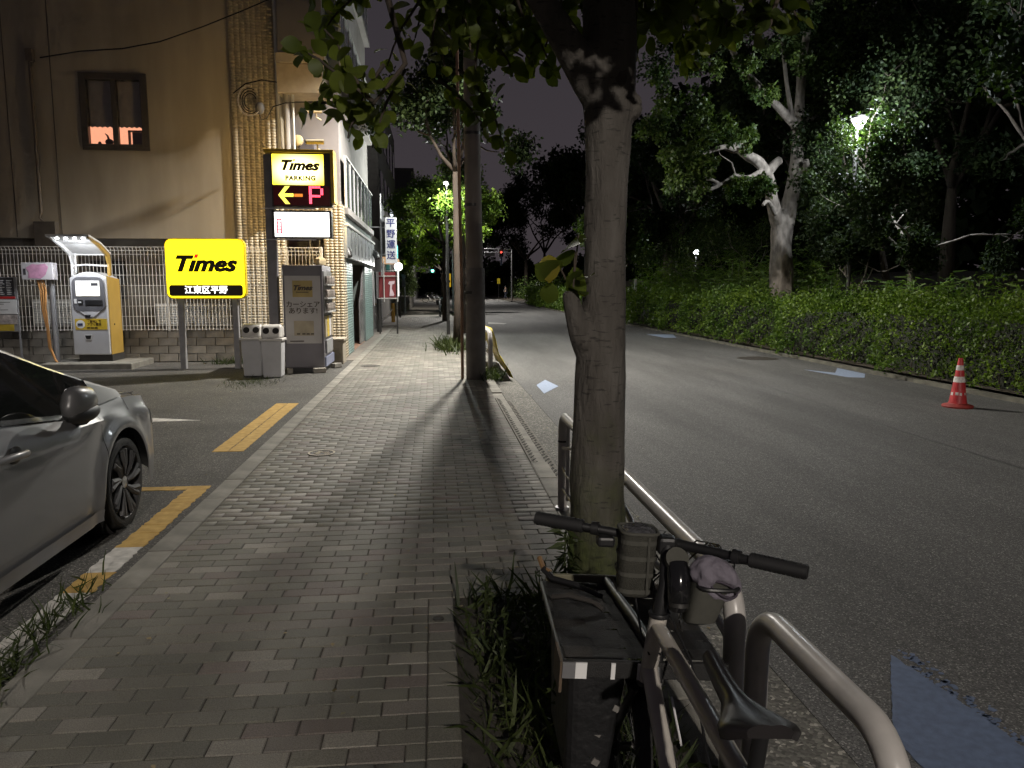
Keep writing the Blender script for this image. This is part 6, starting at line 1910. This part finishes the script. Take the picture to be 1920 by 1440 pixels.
# ---------------------------------------------------------------- bicycle (built upright in its own frame, then leaned on the rail)
bk = thing('bicycle', 'white bicycle with wide front rack leaning on the guard rail', 'bicycle', (.525, 1.35, -.02), (0, R(3.5), R(-2)))
M_FRAME = mat('white_bike_paint', (.46,.43,.39), .28, var=.08, vs=10, coat=.3)
M_GRIP = mat('grip_rubber', (.009,.009,.010), .7, var=.2)
def bt_(name, pts, r, m=M_FRAME, n=12, par=bk): return T(pts, r, n).build(name, m, par, smooth=True)
HT, HB = (0,.575,.775), (0,.635,.555)
bt_('head_tube', [HT, HB], .024)
bt_('top_tube', [(0,.585,.742),(0,.25,.74),(0,-.09,.735)], .0205)
bt_('down_tube', [(0,.622,.60),(0,.30,.42),(0,.06,.27)], .0235)
bt_('seat_tube', [(0,.02,.27),(0,-.10,.76)], .019)
bt_('kickstand', [(-.03,.0,.28),(-.16,-.06,.03)], .008, M_DARKMETAL)
bt_('seat_stay', [(.012,-.09,.70),(.06,-.42,.27)], .009); bt_('seat_stay', [(-.012,-.09,.70),(-.06,-.42,.27)], .009)
bt_('chain_stay', [(.02,.02,.27),(.06,-.42,.27)], .010); bt_('chain_stay', [(-.02,.02,.27),(-.06,-.42,.27)], .010)
bt_('seat_post', [(0,-.098,.72),(0,-.115,.86)], .0145, M_BLACK)
T([(.0215,.47,.60),(.0215,.36,.535)], .003, 6).build('frame_decal', M_WHITE, bk)
MB().obox((.0,.20,.365),(.05,.12,.03), Matrix.Rotation(R(30),3,'X')).build('white_patch', M_WHITE, bk, bevel=.008)
def bwheel(y, r=.255, n=28, steer=0):
    w = MB().lathe([(r-.045,-.012),(r-.03,-.024),(r-.008,-.020),(r,0),(r-.008,.020),(r-.03,.024),(r-.045,.012)], (0,y,r), 36, 'X', caps=False).build('wheel', M_RUBBER, bk, smooth=True)
    MB().lathe([(r-.055,-.010),(r-.042,-.013),(r-.042,.013),(r-.055,.010),(r-.055,-.010)], (0,y,r), 36, 'X', caps=False).build('rim', M_DARKMETAL, w, smooth=True)
    sp = MB()
    for k in range(n):
        a = 2*math.pi*k/n; s = .025 if k % 2 else -.025
        sp.tube([(s,y+.02*math.cos(a+.6),r+.02*math.sin(a+.6)),(0,y+(r-.05)*math.cos(a),r+(r-.05)*math.sin(a))], .001, 4)
    sp.build('spokes', M_GALV, w)
    MB().lathe([(.018,-.05),(.03,-.03),(.014,-.02),(.014,.02),(.03,.03),(.018,.05)], (0,y,r), 14, 'X').build('hub', M_DARKMETAL, w, smooth=True)
bwheel(.80); bwheel(-.42)
for s in (-1, 1):
    bt_('fork_blade', [(s*.03,.645,.53),(s*.05,.69,.42),(s*.052,.80,.255)], .012, M_BLACK)
bt_('crank_arm', [(.06,.03,.27),(.075,.17,.21)], .009, M_DARKMETAL); bt_('crank_arm', [(-.06,.03,.27),(-.075,-.11,.33)], .009, M_DARKMETAL)
for x, y, z in ((.12,.17,.21),(-.12,-.11,.33)): MB().obox((x,y,z),(.09,.06,.02)).build('pedal', M_BLACK, bk, bevel=.005)
MB().lathe([(.085,-.002),(.085,.002)], (.05,.03,.27), 28, 'X').build('chainring', M_DARKMETAL, bk)
# saddle
rr = []
for i in range(15):
    t = i/14; y = .165 - .315*t
    w = .018 + .010*t + .055*ss(.42,.92,t) - .040*max(0,(t-.80)/.20)**2.5
    zc = .880 - .012*math.sin(t*math.pi) + .018*t**3
    h = (.030 + .02*t)*(1-.45*max(0,(t-.8)/.2)**2)
    ring = []
    for k in range(17):
        a = math.pi*k/16
        ring.append((w*math.cos(a)*(1 if k not in (0,16) else .9), y, zc - h + h*math.sin(a)**.55*(1-.12*math.exp(-((k-8)/1.3)**2))))
    rr.append(ring)
sd = MB().grid(rr)
sd.add(rr[0], [tuple(range(17))]); sd.add(rr[-1], [tuple(range(17))])
sd.build('saddle', mat('saddle_leather', (.014,.012,.013), .42, var=.2, vs=14, rvar=.12), bk, smooth='all')
# steerer, stem, bar with grips and levers
bt_('stem', [HT, (.008,.565,.87), (.02,.62,.95)], [.019,.018,.018], M_BLACK)
MB().obox((.02,.632,.953),(.05,.05,.05)).build('stem_clamp', M_BLACK, bk, bevel=.01)
BC = Vector((.02,.64,.955))
ca, sa = math.cos(R(-30)), math.sin(R(-30))
def bar(u, v=0, w=0): return BC + Vector((u*ca - v*sa, u*sa + v*ca, w))
hb_ = bt_('handlebar', [bar(-.36,-.045,.012), bar(-.20,-.03,.010), bar(-.10,.005,0), bar(0,.012,0), bar(.10,.005,0), bar(.20,-.03,.010), bar(.36,-.045,.012)], [.011,.0115,.0135,.0155,.0135,.0115,.011], M_BLACK)
for s in (-1, 1):
    gp = MB()
    for k in range(12):
        u = .232 + k*.0115
        gp.tube([bar(s*u,-.032-.010*(k/12),.0105), bar(s*(u+.0085),-.033-.010*(k/12),.0108)], .0195, 14)
    gp.tube([bar(s*.229,-.034,.0105), bar(s*.371,-.046,.012)], .0172, 14)
    gp.build('grip', M_GRIP, hb_, smooth=True)
    T([bar(s*.185,-.028,.0105), bar(s*.205,-.031,.0105)], .019, 12).build('brake_clamp', M_BLACK, hb_, smooth=True)
    T([bar(s*.19,-.01,-.004), bar(s*.22,.035,-.018), bar(s*.30,.03,-.022), bar(s*.345,.015,-.022)], [.011,.009,.007,.008], 8).build('brake_lever', M_BLACK, hb_, smooth=True)
    MB().obox(bar(s*.165,-.02,-.022),(.05,.04,.03)).build('shifter', M_BLACK, hb_, bevel=.008)
    T([bar(s*.16,.0,-.01), bar(s*.10,.08,.0), bar(s*.02,.09,-.10), (0,.66,.66)], .0028, 6).build('brake_cable', M_BLACK, hb_, smooth=True)
for s, dy in ((-1,.05),(1,.07),(-1,.10),(1,.03)):
    bt_('control_cable', [bar(s*.17,-.01,-.012), bar(s*.13,.06+dy*.4,-.005), bar(s*.05,.10+dy,-.03), (s*.03,.74+dy*.5,.80), (s*.02,.66,.68), (s*.015,.58,.66)], .0026, M_BLACK, 8)
for z, r_ in ((.778,.027),(.552,.028)):
    MB().lathe([(r_,-.006),(r_+.002,0),(r_,.006)], (0, .575+(.775-z)*.27, z), 20).build('headset_cup', M_BLACK, bk, smooth=True)
MB().lathe([(.023,-.012),(.024,0),(.023,.012)], (0,-.098,.758), 18).build('seat_clamp', M_BLACK, bk, smooth=True)
for s in (-1, 1): bt_('saddle_rail', [(s*.012,.10,.845),(s*.02,-.02,.84),(s*.022,-.11,.85)], .0035, M_GALV, 8)
bt_('hose', [(.02,.60,.80),(.06,.45,.70),(.03,.20,.60),(.02,0,.55)], .0035, M_BLACK)
# front rack: woven dark straps over a frame, fixed to the head tube
M_STRAP = mat('strap_charcoal', (.013,.0127,.0127), .75, var=.3, vs=20, bump=.4, bs=250, island=.55)
M_STRAP2 = mat('strap_taupe', (.024,.020,.017), .75, var=.3, vs=20, bump=.4, bs=250, island=.5)
rk_z = .605
RX0, RX1, RY0, RY1 = -.235, .225, .655, 1.235
fr = MB()
for a, b in (((RX0,RY0),(RX1,RY0)),((RX0,RY1),(RX1,RY1)),((RX0,RY0),(RX0,RY1)),((RX1,RY0),(RX1,RY1))):
    fr.tube([(a[0],a[1],rk_z-.012),(b[0],b[1],rk_z-.012)], .009, 8)
rkf = fr.build('rack_frame', M_DARKMETAL, bk, smooth=True)
nx, ny = 5, 9
for j in range(ny):
    y0 = RY0+.012 + j*(RY1-RY0-.02)/ny; y1 = y0 + (RY1-RY0-.02)/ny - .004
    pts = []
    for i in range(nx*2+1):
        x = RX0 + (RX1-RX0)*i/(nx*2)
        pts.append((x, rk_z + (.001 if (i//2+j) % 2 else -.001)))
    MB().grid([[(x,y0,z) for x, z in pts],[(x,y1,z) for x, z in pts]]).build('cross_strap', M_STRAP2 if j in (3,6) else M_STRAP, rkf)
for i in range(nx):
    x0 = RX0+.006 + i*(RX1-RX0)/nx; x1 = x0 + (RX1-RX0)/nx - .012
    for j in range(ny):
        if (i+j) % 2: continue
        y0 = RY0+.008 + j*(RY1-RY0-.02)/ny; y1 = y0 + (RY1-RY0-.02)/ny + .006
        MB().add([(x0,y0,rk_z+.0015),(x1,y0,rk_z+.0015),(x1,y0+.02,rk_z+.0030),(x1,y1-.02,rk_z+.0030),(x1,y1,rk_z+.0015),(x0,y1,rk_z+.0015),(x0,y1-.02,rk_z+.0030),(x0,y0+.02,rk_z+.0030)], [(0,1,2,7),(7,2,3,6),(6,3,4,5)]).build('long_strap', M_STRAP2 if (i*3+j) % 5 == 0 else M_STRAP, rkf)
# near edge board wrapped in dark tape with white blocks
B(RX0-.004,RX1+.006,RY0-.022,RY0-.004,rk_z-.045,rk_z+.004).build('front_board', M_STRAP, bk, bevel=.003)
for x0, x1, m_ in ((RX0-.006,RX0+.03,'skirt_grey'),(RX0+.03,RX0+.062,None),(RX0+.13,RX0+.142,None),(RX0+.205,RX0+.232,None),(.105,.127,None),(.185,.205,None)):
    B(x0,x1,RY0-.028,RY0-.0225,rk_z-.044,rk_z+.002).build('white_tape', M_WHITE if m_ is None else MATS[m_], bk)
B(RX0-.012,RX0-.004,RY0-.02,RY0+.10,rk_z-.09,rk_z-.0).build('side_board', mat('tan_board', (.10,.07,.045), .6), bk)
MB().box(RX0+.01,RX1-.12,RY1-.02,RY1-.004,rk_z+.004,rk_z+.030).build('rear_board', mat('olive_board', (.14,.13,.085), .7, var=.2), bk, bevel=.004)
for s in (-1, 1):
    bt_('rack_stay', [(s*.16,RY0+.25,rk_z-.02),(s*.055,.80,.26)], .006, M_DARKMETAL)
bt_('rack_bracket', [(0,RY0-.0,rk_z-.02),(0,.64,.60)], .014, M_DARKMETAL)
bt_('cargo_strap', [(-.01,RY1-.02,rk_z+.012),(.015,RY0+.25,rk_z+.016),(.03,RY0,rk_z+.014),(.03,RY0-.03,rk_z-.05)], [.016,.018,.018,.012], M_BLACK)
# pannier bag hanging under the rack on the left
pn = MB()
pn.add([(RX0+.02,RY0+.02,rk_z-.02),(-.04,RY0+.02,rk_z-.02),(-.04,RY1-.1,rk_z-.02),(RX0+.02,RY1-.1,rk_z-.02),(RX0+.04,RY0+.05,.18),(-.07,RY0+.05,.18),(-.07,RY1-.15,.18),(RX0+.04,RY1-.15,.18)],
       [(0,1,2,3),(7,6,5,4),(4,5,1,0),(5,6,2,1),(6,7,3,2),(7,4,0,3)])
pn.build('pannier', mat('black_nylon', (.008,.008,.009), .6, var=.3, vs=12, bump=.5, bs=40), bk, bevel=.03, segs=3)
for y, z in ((RY0+.045,.44),(RY0+.05,.36),(RY0+.05,.27)):
    MB().obox((-.09+rnd.uniform(-.03,.03),y-.01,z),(.022,.006,.018), Matrix.Rotation(.5,3,'Y')).build('pannier_logo', mat('grey_mark', (.16,.15,.14), .6), bk)
# things strapped and hung on the bike: each its own object
M_OLIVE = mat('olive_canvas', (.036,.035,.028), .9, var=.15, vs=30, bump=.5, bs=300)
M_OLIVE2 = mat('olive_webbing', (.056,.055,.046), .85, var=.1, vs=60)
def hung(name, label, cat, dz=.042): return thing(name, label, cat, (.525,1.35,-.02+dz), (0,R(3.5),R(-2)))
# left stem bag: tall oval pouch with webbing rows
lb_ = hung('handlebar_bag', 'olive webbing pouch hanging left of the stem', 'bag')
c0 = bar(-.075, -.005, 0)
def oval(cx, cy, z, rx, ry, n=20, e=.55):
    def pw(v): return math.copysign(abs(v)**e, v)
    return [(cx+rx*pw(math.cos(2*math.pi*k/n)), cy+ry*pw(math.sin(2*math.pi*k/n)), z) for k in range(n)]
rings = [oval(c0.x, c0.y+.0, z, rx, ry) for z, rx, ry in ((.755,.038,.036),(.765,.047,.044),(.83,.049,.046),(.90,.051,.048),(.935,.052,.049))]
b = MB()
for q in rings: b.v.extend(q)
for i in range(len(rings)-1):
    for k in range(20): b.f.append((i*20+k, i*20+(k+1)%20, (i+1)*20+(k+1)%20, (i+1)*20+k))
b.f.append(tuple(range(19,-1,-1)))
b.build('pouch', M_OLIVE, lb_, smooth=True)
for z in (.775,.822,.868,.912):
    q0 = oval(c0.x,c0.y,z-.006,.0535,.0505); q1 = oval(c0.x,c0.y,z+.006,.0535,.0505)
    s_ = MB(); s_.v = q0+q1; s_.f = [(k,(k+1)%20,20+(k+1)%20,20+k) for k in range(20)]
    s_.build('webbing_row', M_OLIVE2, lb_)
T(oval(c0.x,c0.y,.937,.052,.049)+[oval(c0.x,c0.y,.937,.052,.049)[0]], .005, 8).build('rim_binding', M_OLIVE2, lb_, smooth=True)
ck = MB().blob((c0.x,c0.y,.934),(.050,.047,.020),18,10,.06,rnd).build('crumpled_film', mat('clear_film', (.06,.06,.065), .08, var=.4, vs=40, bump=1.0, bs=90), lb_, smooth='all')
T([(c0.x+.02,c0.y-.05,.93),(c0.x+.024,c0.y-.052,.77)], .004, 6).build('side_binding', M_OLIVE2, lb_)
# lamp clamped under the stem
fl2 = hung('bike_light', 'black bicycle light clamped between the two pouches', 'light')
c1 = Vector((.035,.565,.0))
T([(c1.x,c1.y-.01,.885),(c1.x,c1.y-.03,.86),(c1.x,c1.y-.045,.81),(c1.x,c1.y-.04,.775)], [.027,.031,.030,.024], 16).build('body', mat('gloss_black', (.008,.008,.009), .12, var=.2, coat=.6), fl2, smooth=True)
T([(c1.x-.002,c1.y+.005,.888),(c1.x-.002,c1.y-.012,.900)], .031, 16).build('strap_ring', M_OLIVE2, fl2, smooth=True)
T([(c1.x,c1.y-.05,.795),(c1.x,c1.y-.052,.785)], .026, 14).build('lens_ring', M_DARKMETAL, fl2, smooth=True)
T([(c1.x+.01,c1.y-.03,.79),(c1.x+.014,c1.y-.02,.74),(c1.x+.03,c1.y-.01,.70)], .0035, 6).build('key_ring', M_CHROME, fl2, smooth=True)
# right pouch with lilac cloth spilling out
rb_ = hung('handlebar_bag', 'olive pouch hanging right of the stem under the lilac cloth', 'bag')
c2 = bar(.10, -.055, 0)
rings = [oval(c2.x+.01+.01*i, c2.y-.004*i, z, rx, ry) for i, (z, rx, ry) in enumerate(((.735,.028,.026),(.745,.040,.038),(.80,.046,.044),(.85,.050,.046),(.87,.050,.046)))]
b = MB()
for q in rings: b.v.extend(q)
for i in range(len(rings)-1):
    for k in range(20): b.f.append((i*20+k, i*20+(k+1)%20, (i+1)*20+(k+1)%20, (i+1)*20+k))
b.f.append(tuple(range(19,-1,-1))); b.f.append(tuple(4*20+k for k in range(20)))
b.build('pouch', M_OLIVE2, rb_, smooth=True)
T([Vector(p)+Vector((0,0,.002)) for p in oval(c2.x+.05,c2.y-.02,.845,.053,.050)], .006, 8).build('black_hem', M_BLACK, rb_, smooth=True)
cl_ = hung('lilac_cloth', 'crumpled lilac cloth stuffed into the right pouch', 'cloth')
M_LILAC = mat('lilac_cloth', (.15,.135,.165), .85, var=.12, vs=18, bump=.6, bs=55)
rr = []
for i in range(25):
    t = math.pi*i/24
    row = []
    for k in range(48):
        a = 2*math.pi*k/48
        f = 1 + (.05*math.sin(7*a+2*math.sin(3*t))+.035*math.sin(13*a+5*t)+.03*math.sin(5*a-9*t))*math.sin(t)
        x, y, z = .066*math.sin(t)*math.cos(a)*f, .055*math.sin(t)*math.sin(a)*f, .056*math.cos(t)*(1+.06*math.sin(6*a)*math.sin(t))
        if y < 0: # pocket pressed into the side that faces the rider
            d_ = math.exp(-((x-.012)**2/.0011+(z+.012)**2/.00035)); y += .030*d_
        z += -.25*x
        row.append((c2.x+.048+x, c2.y-.022+y, .862+z))
    rr.append(row + [row[0]])
MB().grid(rr).build('cloth', M_LILAC, cl_, smooth='all')
T([(c2.x+.06+.036*math.cos(a), c2.y-.068+.010*math.cos(a)**2, .848-.013*math.cos(a)+.017*math.sin(a)) for a in np.linspace(0,2*math.pi,22)], .0035, 6).build('fold_shade', mat('lilac_shadow_fold', (.05,.04,.055), .9), cl_, smooth=True)  # dark tube paints the shade in the cloth's opening
# folded tool and strap bits on the rack
tl = hung('folded_strap', 'tan and black strap end lying on the left edge of the rack', 'strap', 0)
T([(RX0+.0,RY1-.02,rk_z+.05),(RX0+.03,RY1-.06,rk_z+.03),(RX0+.10,RY1-.12,rk_z+.035),(RX0+.18,RY1-.18,rk_z+.02)], [.012,.011,.010,.008], 8).build('strap', M_BLACK, tl, smooth=True)
T([(RX0-.01,RY1+.03,rk_z+.07),(RX0,RY1-.02,rk_z+.05),(RX0+.02,RY1-.04,rk_z+.045)], .010, 8).build('tan_end', mat('tan_leather', (.22,.13,.06), .6), tl, smooth=True)
T([(RX0+.02,RY0+.42,rk_z+.0),(RX0+.01,RY0+.36,rk_z+.03),(RX0+.06,RY0+.34,rk_z+.045),(RX0+.14,RY0+.33,rk_z+.03),(RX0+.17,RY0+.32,rk_z+.01)], .009, 8).build('loop', M_STRAP2, tl, smooth=True)
